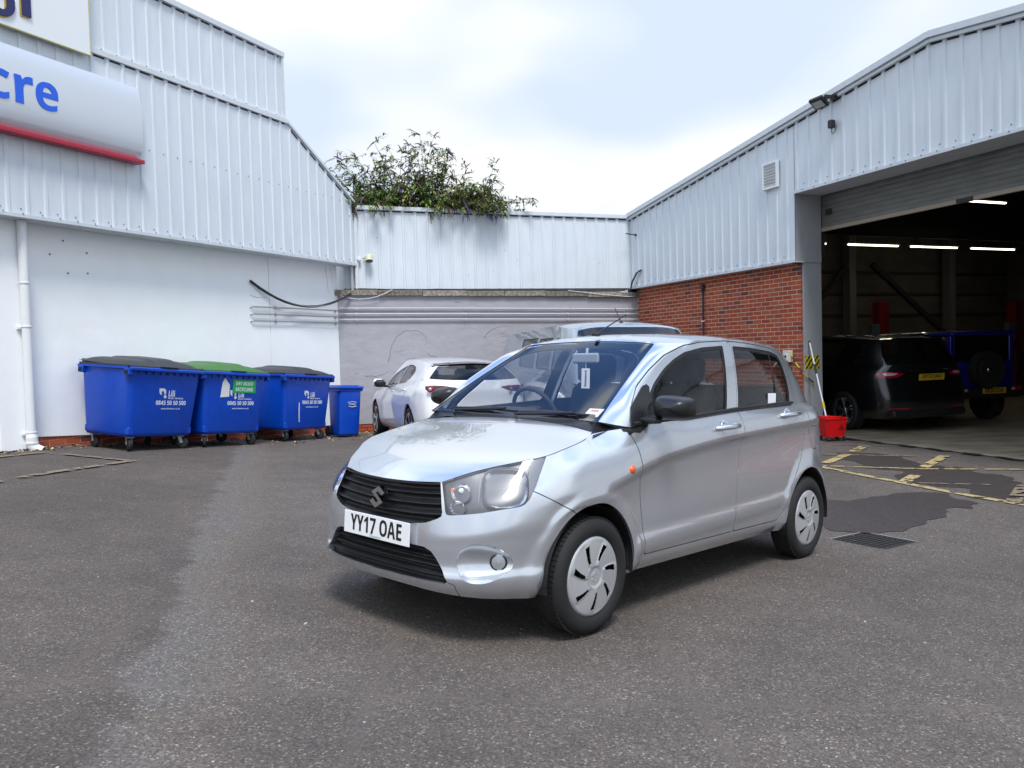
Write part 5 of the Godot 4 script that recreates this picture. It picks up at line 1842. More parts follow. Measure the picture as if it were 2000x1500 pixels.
	for s in 2:
		var L := s == 0
		part(pockets[s], "lens", halves(offset(lens_skin, -0.001), L, not L).mesh(), glass("lamp_glass", 0.9, 0.92, 0.95, 0.03))
		part(pockets[s], "housing_edge", halves(hl_lip, L, not L).mesh(), black)
		part(pockets[s], "tip_trim", halves(offset(pocket[0], -0.012), L, not L).mesh(), mat("lamp_grey", 0.16, 0.165, 0.18, 0.4))
		part(pockets[s], "reflector", halves(bowl_of.call(oval.call(0.165, 0.737, 0.145, 0.082, 0.62), 0.010, 0.05), L, not L).mesh(), mat("bright_chrome", 0.66, 0.67, 0.69, 0.12, 1.0))
		part(pockets[s], "bulb", halves(MB.new().lathe([Vector2(0.017, -0.05), Vector2(0.017, -0.01), Vector2(0.010, 0.0), Vector2(0.001, 0.003)], Vector3(0.405, 0.565, 0.742), Vector3(0.93, 0.36, 0.0).normalized(), 14), L, not L).mesh(), mat("bulb_glass", 0.75, 0.76, 0.78, 0.1, 0.5))
		var div := split(lens_skin, field(lens_skin, V2([-0.035, 0.60, -0.02, 0.60, 0.012, 0.80, 0.0, 0.80]), corner_view))
		part(pockets[s], "divider", halves(offset(div[0], -0.010), L, not L).mesh(), M.lamp_grey)
		var bez := split(lens_skin, field(lens_skin, oval.call(0.165, 0.737, 0.156, 0.092, 0.62), corner_view))
		var bez2 := split(bez[0], field(bez[0], oval.call(0.165, 0.737, 0.146, 0.083, 0.62), corner_view))
		part(pockets[s], "bezel", halves(offset(bez2[1], -0.009), L, not L).mesh(), black)
		for q in [[-0.125, 0.712, 0.066, 0.045], [-0.145, 0.645, 0.056, 0.033]]:
			part(pockets[s], "small_reflector", halves(bowl_of.call(oval.call(q[0], q[1], q[2], q[3], 1.0), 0.008, 0.035), L, not L).mesh(), M.bright_chrome)
			for e in [-0.022, 0.016]:
				part(pockets[s], "amber_bulb", halves(MB.new().lathe([Vector2(0.012, -0.02), Vector2(0.014, 0.0), Vector2(0.001, 0.012)], Vector3(0.588 - e * 0.45, 0.452 + q[0] * 0.1 + e, q[1] + 0.002), Vector3(0.93, 0.36, 0.0).normalized(), 12), L, not L).mesh(), mat("amber", 0.55, 0.13, 0.01, 0.15) if e < 0.0 or q[1] < 0.68 else M.bulb_glass)
	pair(car, "side_repeater", MB.new().lathe([Vector2(0.023, -0.003), Vector2(0.021, 0.008), Vector2(0.013, 0.014), Vector2(0.001, 0.016)], Vector3(-0.285, 0.793, 0.782), Vector3(0, 1, 0), 20).smooth(), coat(mat("orange_lens", 0.80, 0.10, 0.004, 0.2), 1.0, 0.03))
	# door mirrors
	var mir := MB.new()
	var rings := []
	for j in 9:
		var t := j / 8.0
		var ring := []
		var sc := sqrt(maxf(0.0, 1.0 - pow(t, 2.6))) * 0.985 + 0.015
		for k in 33:
			var a := TAU * k / 32.0
			var sx := signf(cos(a)) * pow(absf(cos(a)), 0.5)
			var sy := signf(sin(a)) * pow(absf(sin(a)), 0.55)
			ring.append(Vector3(-0.545 + 0.125 * t - 0.02 * sx * (1.0 - t), 0.885 + 0.105 * sx * lerpf(1.0, sc, 0.85) + 0.01 * t, 1.095 + (0.062 * sy - 0.006 * sx * sy) * sc))
		rings.append(ring)
	for j in 8:
		for k in 32:
			mir.quad(rings[j][k], rings[j][k + 1], rings[j + 1][k + 1], rings[j + 1][k])
	for k in 31:
		mir.tri(rings[0][0] + Vector3(0.008, 0, 0), rings[0][k + 1] + Vector3(0.008, 0, 0), rings[0][k + 2 if k < 31 else 0] + Vector3(0.008, 0, 0), Vector3(-1, 0, 0))
	face_out(mir, Vector3(-0.5, 0.885, 1.095))
	mir.smooth()
	var mm := pair(car, "door_mirror", mir, mat("mirror_black", 0.007, 0.007, 0.008, 0.36))
	for s in 2:
		var arm := MB.new().box(Vector3(-0.455, 0.785, 1.026), Vector3(0.08, 0.11, 0.03), 0.012)
		part(mm[s], "mirror_arm", halves(arm, s == 0, s == 1).mesh(), black)
		part(mm[s], "mirror_sail", halves(sail, s == 0, s == 1).mesh(), black)
	# aerial
	var an := MB.new().box(Vector3(0, 1.514, 0.985), Vector3(0.03, 0.022, 0.07), 0.008).tube([Vector3(0, 1.52, 0.99), Vector3(0, 1.66, 1.30)], 0.004, 6)
	part(car, "aerial", an.mesh(), black)

	# ---- wheels, arches and underside
	var wc := mat("cover_silver", 0.46, 0.47, 0.48, 0.35, 0.4)
	for q in [[0.0, 0.705], [-2.425, 0.70]]:
		for s in [-1.0, 1.0]:
			make_wheel(car, Vector3(s * q[1], 0.284, -q[0]), s, 0.284, 0.166, 0.193, "cover", wc)
	for axu in [0.0, -2.425]:
		var inner := MB.new()
		for s in 24:
			var a0 := PI * (s / 24.0) * 1.08 - 0.04 * PI
			var a1 := PI * ((s + 1) / 24.0) * 1.08 - 0.04 * PI
			var p0 := Vector3(axu + cos(a0) * 0.335, 0, 0.29 + sin(a0) * 0.335)
			var p1 := Vector3(axu + cos(a1) * 0.335, 0, 0.29 + sin(a1) * 0.335)
			inner.quad(p0 + Vector3(0, 0.775, 0), p1 + Vector3(0, 0.775, 0), p1 + Vector3(0, 0.48, 0), p0 + Vector3(0, 0.48, 0))
			inner.tri(p0 + Vector3(0, 0.48, 0), p1 + Vector3(0, 0.48, 0), Vector3(axu, 0.48, 0.29), Vector3(0, 1, 0))
		pair(car, "arch_liner", inner, M.dark)
	var fp := MB.new()
	fp.box(Vector3(-1.1, 0.0, 0.27), Vector3(3.2, 0.94, 0.03)).box(Vector3(-1.2, 0.0, 0.30), Vector3(1.7, 1.46, 0.03))
	fp.box(Vector3(-0.30, 0, 0.62), Vector3(0.03, 1.30, 0.7)).box(Vector3(0.2, 0, 0.66), Vector3(0.7, 0.8, 0.05)).box(Vector3(0.42, 0, 0.30), Vector3(0.30, 0.9, 0.02)).box(Vector3(-2.45, 0.0, 0.55), Vector3(0.6, 1.0, 0.5))
	for s in [-1.0, 1.0]:
		fp.box(Vector3(-1.2, s * 0.735, 0.62), Vector3(1.75, 0.02, 0.7))
		fp.box(Vector3(-2.35, s * 0.66, 0.93), Vector3(0.5, 0.02, 0.25))
	part(car, "floor_pan", halves(fp, true, false).mesh(), M.dark)
	# ---- cabin
	var cab := mat("cabin_grey", 0.03, 0.031, 0.034, 0.8)
	var cloth := mat("seat_cloth", 0.022, 0.023, 0.028, 0.9)
	var dash := loft([[Vector3(-0.30, -0.66, 0.95), Vector3(-0.30, 0.0, 0.97), Vector3(-0.30, 0.66, 0.95)], [Vector3(-0.45, -0.67, 1.0), Vector3(-0.46, 0.0, 1.0), Vector3(-0.45, 0.67, 1.0)], [Vector3(-0.62, -0.67, 0.985), Vector3(-0.66, 0.0, 0.985), Vector3(-0.62, 0.67, 0.985)], [Vector3(-0.68, -0.67, 0.90), Vector3(-0.72, 0.0, 0.90), Vector3(-0.68, 0.67, 0.90)], [Vector3(-0.55, -0.67, 0.6), Vector3(-0.6, 0.0, 0.5), Vector3(-0.55, 0.67, 0.6)]], 0.1, 0.05)
	dash.uv = PackedVector2Array()
	part(car, "dashboard", halves(dash, true, false).mesh(), cab)
	part(car, "dial_hood", halves(MB.new().box(Vector3(-0.62, -0.34, 1.01), Vector3(0.16, 0.30, 0.07), 0.03), true, false).mesh(), cab)
	var sw := MB.new()
	var ring := []
	for k in 25:
		var a := TAU * k / 24.0
		ring.append(Vector3(-0.80, -0.34, 1.0) + Vector3(0.42, 0, 0.9).normalized() * sin(a) * 0.18 + Vector3(0, cos(a) * 0.18, 0))
	sw.tube(ring, 0.014, 10, false)
	sw.add(beam(Vector3(-0.80, -0.51, 1.0), Vector3(-0.80, -0.17, 1.0), Vector2(0.05, 0.03), Vector3(0.9, 0, -0.42)))
	sw.box(Vector3(-0.79, -0.34, 0.99), Vector3(0.05, 0.12, 0.12), 0.02)
	part(car, "steering_wheel", halves(sw, true, false).mesh(), cab)
	for s in [-1.0, 1.0]:
		var so := Node3D.new()
		so.name = "front_seat"
		car.add_child(so, true)
		for piece in [["cushion", Vector3(-1.15, s * 0.35, 0.60), Vector3(0.50, 0.48, 0.16), 0.05, 0.0], ["backrest", Vector3(-1.42, s * 0.35, 0.92), Vector3(0.14, 0.46, 0.58), 0.055, -0.25], ["headrest", Vector3(-1.50, s * 0.35, 1.30), Vector3(0.10, 0.26, 0.20), 0.045, -0.12]]:
			var mb := MB.new().box(Vector3.ZERO, piece[2], piece[3], Basis(Vector3.UP, piece[4]))
			var sm := MB.new()
			for k in mb.v.size():
				sm.v.append(mb.v[k] + piece[1]); sm.n.append(mb.n[k])
			sm.i = mb.i
			part(so, piece[0], halves(sm, true, false).mesh(), cloth)
	part(car, "rear_seat", halves(MB.new().box(Vector3(-2.0, 0, 0.62), Vector3(0.45, 1.25, 0.16), 0.05).box(Vector3(-2.28, 0, 0.92), Vector3(0.14, 1.22, 0.56), 0.05, Basis(Vector3.UP, -0.2)), true, false).mesh(), cloth)
	var inn := MB.new()   # inner faces of doors, headlining and tailgate
	inn.quad(Vector3(-0.97, 0.40, 1.455), Vector3(-0.97, -0.40, 1.455), Vector3(-2.5, -0.38, 1.47), Vector3(-2.5, 0.38, 1.47), Vector3(0, 0, -1))
	for s in [-1.0, 1.0]:
		inn.quad(Vector3(-0.4, s * 0.70, 0.3), Vector3(-2.3, s * 0.69, 0.3), Vector3(-2.3, s * 0.69, 1.06), Vector3(-0.4, s * 0.70, 0.98), Vector3(0, -s, 0))
		inn.quad(Vector3(-0.97, s * 0.40, 1.455), Vector3(-2.5, s * 0.38, 1.47), Vector3(-2.3, s * 0.575, 1.455), Vector3(-1.1, s * 0.585, 1.45), Vector3(0, 0, -1))
	part(car, "cabin_lining", halves(inn, true, false).mesh(), cab)
	part(car, "interior_mirror", halves(MB.new().box(Vector3(-0.86, 0.02, 1.36), Vector3(0.03, 0.24, 0.065), 0.014, Basis(Vector3.BACK, -0.15)).tube([Vector3(-0.87, 0.02, 1.38), Vector3(-0.90, 0.0, 1.42)], 0.01, 8), true, false).mesh(), mat("mirror_grey", 0.33, 0.35, 0.37, 0.5))
	var tag := part(car, "hanging_tag", halves(MB.new().box(Vector3(-0.85, 0.03, 1.235), Vector3(0.003, 0.065, 0.125), 0.001).tube([Vector3(-0.85, 0.03, 1.30), Vector3(-0.85, 0.03, 1.36)], 0.002, 4), true, false).mesh(), M.plate_white)
	lettering(tag, "tag_text", "Stoneacre", car_point(Vector3(-0.8475, 0.03, 1.235)), 0.10, 0.018, 0.001, M.navy, Basis(Vector3.BACK, PI / 2).rotated(Vector3.UP, PI))
	var stk := part(car, "screen_sticker", MB.new().box(Vector3.ZERO, Vector3(0.10, 0.075, 0.002), 0.0005).mesh(), M.plate_white, Transform3D(Basis(Vector3.UP, PI) * Basis(Vector3.RIGHT, -0.98), car_point(Vector3(-0.335, 0.50, 1.055))))
	part(stk, "sticker_print", MB.new().box(Vector3(0, 0.016, 0.0012), Vector3(0.05, 0.012, 0.0006)).mesh(), mat("sticker_red", 0.5, 0.04, 0.02, 0.5))
	part(car, "window_sticker", MB.new().box(Vector3.ZERO, Vector3(0.11, 0.075, 0.002), 0.0005).mesh(), M.plate_white, Transform3D(Basis(Vector3.UP, -PI / 2), car_point(Vector3(-1.93, 0.733, 1.12))))

static func finer(m: MB) -> MB:  # every triangle into four
	var o := MB.new()
	o.v = m.v.duplicate(); o.n = m.n.duplicate(); o.uv = m.uv.duplicate()
	var ch := {}
	for t in range(0, m.i.size(), 3):
		var e := []
		for s in 3:
			var a := m.i[t + s]
			var b := m.i[t + (s + 1) % 3]
			var key := mini(a, b) * 4194304 + maxi(a, b)
			if not ch.has(key):
				ch[key] = o.v.size()
				o.v.append((m.v[a] + m.v[b]) * 0.5)
				o.n.append((m.n[a] + m.n[b]).normalized())
				if m.uv.size():
					o.uv.append((m.uv[a] + m.uv[b]) * 0.5)
			e.append(ch[key])
		o.i.append_array([m.i[t], e[0], e[2], e[0], m.i[t + 1], e[1], e[2], e[1], m.i[t + 2], e[0], e[1], e[2]])
	return o

static func renormal(m: MB) -> void:
	var acc := PackedVector3Array()
	acc.resize(m.v.size())
	for t in range(0, m.i.size(), 3):
		var nn := (m.v[m.i[t + 1]] - m.v[m.i[t]]).cross(m.v[m.i[t + 2]] - m.v[m.i[t]])
		if nn.dot(m.n[m.i[t]]) < 0.0:
			nn = -nn
		for z in 3:
			acc[m.i[t + z]] += nn
	for k in m.n.size():
		if acc[k].length_squared() > 1e-20:
			var nn := acc[k].normalized()
			if absf(m.v[k].y) < 1e-4:   # keep the middle of the car smooth
				nn = Vector3(nn.x, 0, nn.z).normalized()
			m.n[k] = nn

static func hood_line(hb: Array, t: float) -> Vector3:
	var f := t * (hb.size() - 1)
	var k := mini(int(f), hb.size() - 2)
	var a: Vector3 = hb[k][0]
	var b: Vector3 = hb[k + 1][0]
	return a.lerp(b, f - k) - Vector3(0, 0.004, 0)

# ---------------------------------------------------------------- a plainer car body for the cars behind
static func rear_corner_view(p: Vector3) -> Vector2:
	return Vector2(-p.x - p.y, p.z)

static func car_shells(s: Dictionary) -> Dictionary:
	var W: float = s.W
	var low: float = s.low
	var frac := [0.0, 0.10, 0.24, 0.44, 0.66, 0.84, 1.0]
	var ins := [-0.08, -0.03, -0.012, -0.004, 0.0, -0.012]
	var rows := []
	for j in 7:
		var row := []
		for q in s.front:   # [v share, back from the nose, top point]
			var top: Vector3 = q[2]
			var p := Vector3(s.F - q[1] - [0.03, 0.0, 0.0, 0.01, 0.04, 0.09, 0.0][j], q[0] * W + (ins[j] if j < 6 else 0.0) * q[0], lerpf(low, top.z, frac[j]))
			row.append(top if j == 6 else p)
		for u in s.side:
			var top := Vector3(u, lerp_table(s.belt_v, u), lerp_table(s.belt, u))
			var p := Vector3(u, W + (ins[j] if j < 6 else 0.0), lerpf(low, top.z, frac[j]))
			if j == 5:
				p.y = lerpf(W, top.y, 0.35)
			row.append(top if j == 6 else p)
		for q in s.rear:   # [v share, forward from the tail, top point]
			var top: Vector3 = q[2]
			var p := Vector3(s.tail + q[1] + s.tail_u[j], q[0] * W + (ins[j] if j < 6 else 0.0) * q[0], lerpf(low, top.z, frac[j]))
			row.append(top if j == 6 else p)
		rows.append(row)
	var body := loft(rows, s.step, s.step, true, true)
	face_out(body, Vector3((s.F + s.tail) * 0.5, 0, low + 0.4))
	rows = []
	for j in 5:
		var t := j / 4.0
		var row := []
		for q in s.glass:   # [base, top, bulge]
			row.append(q[0].lerp(q[1], t) + q[2] * 4.0 * t * (1.0 - t))
		rows.append(row)
	var top_shell := loft(rows, s.step, s.step, true, true)
	face_out(top_shell, Vector3((s.F + s.tail) * 0.5 - 0.3, 0, low + 0.7))
	var roof := loft_across(s.roof, 2.4, s.step * 1.5)
	var hood := loft_across(s.hood, 2.0, s.step * 1.5)
	return {"body": body, "top": top_shell, "roof": roof, "hood": hood}

# stations of [edge, centre]; crowned towards the middle
static func loft_across(st: Array, power: float, step: float) -> MB:
	var rows := []
	for j in 6:
		var t := j / 5.0
		var row := []
		for q in st:
			var a: Vector3 = q[0]
			var b: Vector3 = q[1]
			row.append(Vector3(lerpf(a.x, b.x, t), a.y * (1.0 - t), lerpf(a.z, b.z, 1.0 - pow(1.0 - t, power))))
		rows.append(row)
	var m := loft(rows, step, step)
	for k in m.n.size():
		if m.n[k].z < 0.0:
			m.n[k] = -m.n[k]
	return m

func cut_arches(body: MB, car: Node, axles: Array, r: float, paint: Material) -> MB:
	for ax in axles:
		var f := PackedFloat32Array()
		for p in body.v:
			f.append(Vector2(p.x - ax[0], p.z - ax[1]).length() - r if p.y > 0.45 else 1.0)
		var c := split(body, f)
		body = c[1]
		pair(car, "arch_lip", return_edge(c[0], c[2], func(p: Vector3, _n: Vector3) -> Vector3: return p - Vector3(0, 0.03, 0)), paint)
		var li := MB.new()
		for s in 20:
			var a0 := PI * (s / 20.0) * 1.2 - 0.1 * PI
			var a1 := PI * ((s + 1) / 20.0) * 1.2 - 0.1 * PI
			var p0 := Vector3(ax[0] + cos(a0) * r, 0, ax[1] + sin(a0) * r)
			var p1 := Vector3(ax[0] + cos(a1) * r, 0, ax[1] + sin(a1) * r)
			li.quad(p0 + Vector3(0, ax[2] - 0.02, 0), p1 + Vector3(0, ax[2] - 0.02, 0), p1 + Vector3(0, ax[2] - 0.32, 0), p0 + Vector3(0, ax[2] - 0.32, 0))
			li.tri(p0 + Vector3(0, ax[2] - 0.32, 0), p1 + Vector3(0, ax[2] - 0.32, 0), Vector3(ax[0], ax[2] - 0.32, ax[1]), Vector3(0, 1, 0))
		pair(car, "arch_liner", li, M.dark)
	return body

func cut_windows(top: MB, car: Node, polys: Array, g: Material, black: Material) -> MB:
	for w in polys:
		var f := field(top, w, side_view, 0.004)
		for k in f.size():
			if top.v[k].y < 0.35:
				f[k] = 1.0
		var c := split(top, f)
		top = c[1]
		var d := split(c[0], field(c[0], w, side_view, -0.014))
		pair(car, "window_seal", offset(d[1], -0.003), black)
		pair(car, "side_window", offset(d[0], -0.007), g)
	return top

func cut_at(m: MB, f: PackedFloat32Array) -> Array:
	return split(m, f)

func place_car(called: String, label: String, x: float, z: float, heading: float) -> Node3D:  # heading: 0 is away from the camera, positive to the right
	var f := Vector3(sin(heading), 0, -cos(heading))
	var e := 1.2
	var nn := Vector3(gy(x - f.x * 1.4 - e, z - f.z * 1.4) - gy(x - f.x * 1.4 + e, z - f.z * 1.4), 2 * e, gy(x - f.x * 1.4, z - f.z * 1.4 - e) - gy(x - f.x * 1.4, z - f.z * 1.4 + e)).normalized()
	var zz := -(f - nn * f.dot(nn)).normalized()
	return thing(called, label, "car", Vector3(x, gy(x, z), z), Basis(nn.cross(zz), nn, zz))

func make_other_cars() -> void:
	var black: StandardMaterial3D = M.trim_black
	var tint: StandardMaterial3D = M.side_glass
	var lampr := coat(mat("lamp_red", 0.32, 0.004, 0.02, 0.12), 1.0, 0.02)
	# ---- white hatchback, nose to the grey wall
	var car := place_car("hatchback", "white hatchback parked nose-in by the grey wall", -1.74, -15.43, deg_to_rad(-20.06))
	car.set_meta("label", "white hatchback parked with its tail towards the silver car")
	var white := coat(mat("white_paint", 0.80, 0.81, 0.83, 0.3), 1.0, 0.03)
	var V := func(a: float, b: float, c: float) -> Vector3: return Vector3(a, b, c)
	var spec := {"W": 0.895, "low": 0.22, "F": 0.90, "tail": -3.56, "step": 0.04, "tail_u": [0.12, 0.03, 0.0, 0.0, 0.03, 0.05, 0.0],
		"belt": [[0.5, 0.80], [-0.3, 0.93], [-1.0, 0.955], [-1.9, 1.0], [-2.5, 1.045], [-3.0, 1.08], [-3.2, 1.085]], "belt_v": [[0.5, 0.80], [-0.3, 0.79], [-1.0, 0.81], [-1.9, 0.81], [-2.5, 0.80], [-3.0, 0.775], [-3.2, 0.75]],
		"front": [[0.0, 0.0, V.call(0.86, 0.0, 0.70)], [0.45, 0.04, V.call(0.80, 0.4, 0.72)], [0.75, 0.14, V.call(0.68, 0.66, 0.74)], [0.93, 0.34, V.call(0.5, 0.79, 0.79)]],
		"side": [0.0, -0.45, -1.0, -1.6, -2.2, -2.7, -3.0], "rear": [[0.955, 0.34, V.call(-3.22, 0.74, 1.085)], [0.85, 0.14, V.call(-3.36, 0.67, 1.075)], [0.55, 0.03, V.call(-3.43, 0.45, 1.06)], [0.0, 0.0, V.call(-3.45, 0.0, 1.055)]],
		"glass": [[V.call(-0.48, 0, 0.95), V.call(-1.15, 0, 1.39), V.call(0.02, 0, 0.03)], [V.call(-0.5, 0.5, 0.95), V.call(-1.13, 0.42, 1.385), V.call(0.02, 0, 0.03)], [V.call(-0.56, 0.70, 0.94), V.call(-1.12, 0.52, 1.37), V.call(0.01, 0.01, 0.02)], [V.call(-0.75, 0.80, 0.945), V.call(-1.22, 0.575, 1.375), V.call(0, 0.02, 0.02)],
			[V.call(-1.6, 0.81, 0.985), V.call(-1.7, 0.60, 1.405), V.call(0, 0.02, 0)], [V.call(-2.2, 0.805, 1.025), V.call(-2.25, 0.595, 1.385), V.call(0, 0.02, 0)], [V.call(-2.7, 0.79, 1.06), V.call(-2.7, 0.58, 1.345), V.call(0, 0.025, 0)], [V.call(-3.0, 0.775, 1.08), V.call(-2.95, 0.57, 1.315), V.call(0, 0.02, 0)], [V.call(-3.22, 0.74, 1.085), V.call(-3.13, 0.55, 1.29), V.call(-0.005, 0.012, 0)], [V.call(-3.36, 0.67, 1.075), V.call(-3.2, 0.50, 1.28), V.call(-0.01, 0, 0)], [V.call(-3.43, 0.45, 1.06), V.call(-3.22, 0.33, 1.285), V.call(-0.015, 0, 0)], [V.call(-3.45, 0, 1.055), V.call(-3.24, 0, 1.29), V.call(-0.02, 0, 0)]],
		"roof": [[V.call(-1.12, 0.52, 1.37), V.call(-1.15, 0, 1.39)], [V.call(-1.22, 0.575, 1.375), V.call(-1.25, 0, 1.412)], [V.call(-1.7, 0.60, 1.405), V.call(-1.7, 0, 1.437)], [V.call(-2.25, 0.595, 1.385), V.call(-2.25, 0, 1.42)], [V.call(-2.7, 0.58, 1.345), V.call(-2.7, 0, 1.385)], [V.call(-2.95, 0.57, 1.315), V.call(-2.98, 0, 1.355)], [V.call(-3.13, 0.55, 1.29), V.call(-3.24, 0, 1.32)]],
		"hood": [[V.call(0.80, 0.4, 0.72), V.call(0.86, 0, 0.70)], [V.call(0.68, 0.66, 0.74), V.call(0.72, 0, 0.78)], [V.call(0.5, 0.79, 0.79), V.call(0.5, 0, 0.85)], [V.call(0.0, 0.80, 0.88), V.call(0.0, 0, 0.93)], [V.call(-0.45, 0.79, 0.94), V.call(-0.5, 0, 0.96)]]}
	var sh := car_shells(spec)
	var body: MB = cut_arches(sh.body, car, [[0.0, 0.33, 0.895], [-2.725, 0.33, 0.895]], 0.375, white)
	var c := split(body, field(body, V2([2.53, 0.975, 2.60, 0.925, 2.72, 0.895, 2.86, 0.893, 3.0, 0.915, 3.14, 0.965, 2.95, 0.988, 2.7, 0.995]), rear_corner_view))
	body = c[1]
	var tl := pair(car, "tail_lamp", offset(c[0], -0.01), mat("lamp_smoke", 0.045, 0.003, 0.006, 0.12))
	for k in 2:
		for q in [[-3.475, 0.72, 0.052], [-3.535, 0.53, 0.042]]:
			var ring := MB.new().lathe([Vector2(q[2], 0.0), Vector2(q[2], 0.008), Vector2(q[2] * 0.62, 0.012), Vector2(q[2] * 0.6, 0.0)], Vector3(q[0] + 0.02, q[1], 0.943), Vector3(-0.9, 0.42, 0).normalized(), 24)
			part(tl[k], "lamp_ring", halves(ring, k == 0, k == 1).mesh(), lampr)
			part(tl[k], "lamp_eye", halves(MB.new().lathe([Vector2(q[2] * 0.5, 0.004), Vector2(0.001, 0.016)], Vector3(q[0] + 0.02, q[1], 0.943), Vector3(-0.9, 0.42, 0).normalized(), 16), k == 0, k == 1).mesh(), mat("lamp_clear", 0.6, 0.6, 0.62, 0.15, 0.4))
		part(tl[k], "lens", halves(offset(c[0], 0.004), k == 0, k == 1).mesh(), glass("smoke_glass", 0.2, 0.01, 0.02, 0.12))
	for dp in [V2([-0.62, 0.94, -0.55, 0.55, -0.55, 0.30, -1.68, 0.30, -1.72, 0.7, -1.72, 1.1, -0.62, 1.1]), V2([-1.72, 1.1, -1.72, 0.7, -1.68, 0.30, -2.15, 0.30, -2.32, 0.5, -2.42, 0.75, -2.6, 0.95, -2.66, 1.2])]:
		var pr := panel(body, dp, side_view, 0.004)
		body = pr[1]
		var dd := pair(car, "door", pr[0], white)
		for k in 2:
			var hu: float = -1.55 if dp[0].x > -1.0 else -2.42
			part(dd[k], "door_handle", halves(MB.new().box(Vector3(hu, 0.888, 0.88 if hu > -2 else 0.91), Vector3(0.16, 0.03, 0.03), 0.012), k == 0, k == 1).mesh(), white)
	both(car, "lower_body", body, white)
	var top: MB = sh.top
	var fw := PackedFloat32Array()
	for q in top.uv:
		fw.append(maxf(q.x - 1.97, maxf(q.y - 3.9, 0.1 - q.y)))
	c = split(top, fw)
	both(car, "windscreen", c[0], tint)
	top = c[1]
	fw = PackedFloat32Array()
	for q in top.uv:
		fw.append(maxf(8.55 - q.x, maxf(q.y - 3.95, 0.25 - q.y)))
	c = split(top, fw)
	both(car, "rear_window", offset(c[0], -0.006), tint)
	top = c[1]
	top = cut_windows(top, car, [V2([-0.85, 0.965, -1.25, 1.16, -1.55, 1.26, -1.80, 1.305, -1.62, 0.995]), V2([-1.84, 1.31, -2.1, 1.31, -2.35, 1.275, -2.52, 1.20, -2.42, 1.09, -2.2, 1.035, -1.67, 1.0])], tint, black)
	both(car, "pillars", top, white)
	both(car, "roof_panel", sh.roof, white)
	both(car, "bonnet", sh.hood, white)
	var sp := MB.new()
	var so := [[-3.10, 0.60, 1.285], [-3.2, 0.50, 1.30], [-3.26, 0.3, 1.315], [-3.29, 0.0, 1.325]]
	for k in 3:
		var a := Vector3(so[k][0], so[k][1], so[k][2])
		var b := Vector3(so[k + 1][0], so[k + 1][1], so[k + 1][2])
		sp.quad(a + Vector3(0.2, -0.02, 0.03), b + Vector3(0.2, 0, 0.03), b, a, Vector3(0, 0, 1))
		sp.quad(a, b, b - Vector3(-0.02, 0, 0.03), a - Vector3(-0.02, 0, 0.03))
		sp.quad(a - Vector3(-0.02, 0, 0.03), b - Vector3(-0.02, 0, 0.03), b + Vector3(0.15, 0, -0.02), a + Vector3(0.15, -0.02, -0.02), Vector3(0, 0, -1))
	both(car, "spoiler", sp, M.gloss_black)
	for k in 2:
		var mb := MB.new().box(Vector3(-0.92, 0.98, 1.0), Vector3(0.16, 0.20, 0.13), 0.05).box(Vector3(-0.88, 0.86, 0.95), Vector3(0.08, 0.10, 0.04), 0.012)
		part(car, "door_mirror", halves(mb, k == 0, k == 1).mesh(), white if k == 9 else black)
		part(car, "mirror_cap", halves(MB.new().box(Vector3(-0.875, 1.0, 1.01), Vector3(0.10, 0.20, 0.14), 0.04), k == 0, k == 1).mesh(), white)
	part(car, "rear_bumper_trim", halves(MB.new().box(Vector3(-3.48, 0, 0.32), Vector3(0.14, 1.4, 0.16), 0.04), true, false).mesh(), black)
	part(car, "floor_pan", halves(MB.new().box(Vector3(-1.35, 0, 0.25), Vector3(4.2, 1.15, 0.04)).box(Vector3(-1.6, 0, 0.9), Vector3(2.2, 1.4, 0.02)), true, false).mesh(), M.dark)
	part(car, "seats", halves(MB.new().box(Vector3(-1.75, 0.38, 0.9), Vector3(0.16, 0.46, 0.7), 0.05).box(Vector3(-1.75, -0.38, 0.9), Vector3(0.16, 0.46, 0.7), 0.05).box(Vector3(-2.6, 0, 0.85), Vector3(0.16, 1.2, 0.6), 0.05), true, false).mesh(), M.seat_cloth)
	var alloy := mat("dark_alloy", 0.16, 0.165, 0.17, 0.3, 0.8)
	for u in [0.0, -2.725]:
		for s in [-1.0, 1.0]:
			make_wheel(car, Vector3(s * 0.785, 0.325, -u), s, 0.325, 0.21, 0.235, "spokes", mat("bright_alloy", 0.5, 0.5, 0.52, 0.25, 0.9))

	# ---- black people carrier inside the workshop
	car = place_car("people_carrier", "", 5.92, -17.25, deg_to_rad(-16.4))
	car.set_meta("label", "black people carrier parked just inside the workshop door")
	var bp := coat(mat("black_paint", 0.004, 0.0045, 0.005, 0.3), 1.0, 0.02)
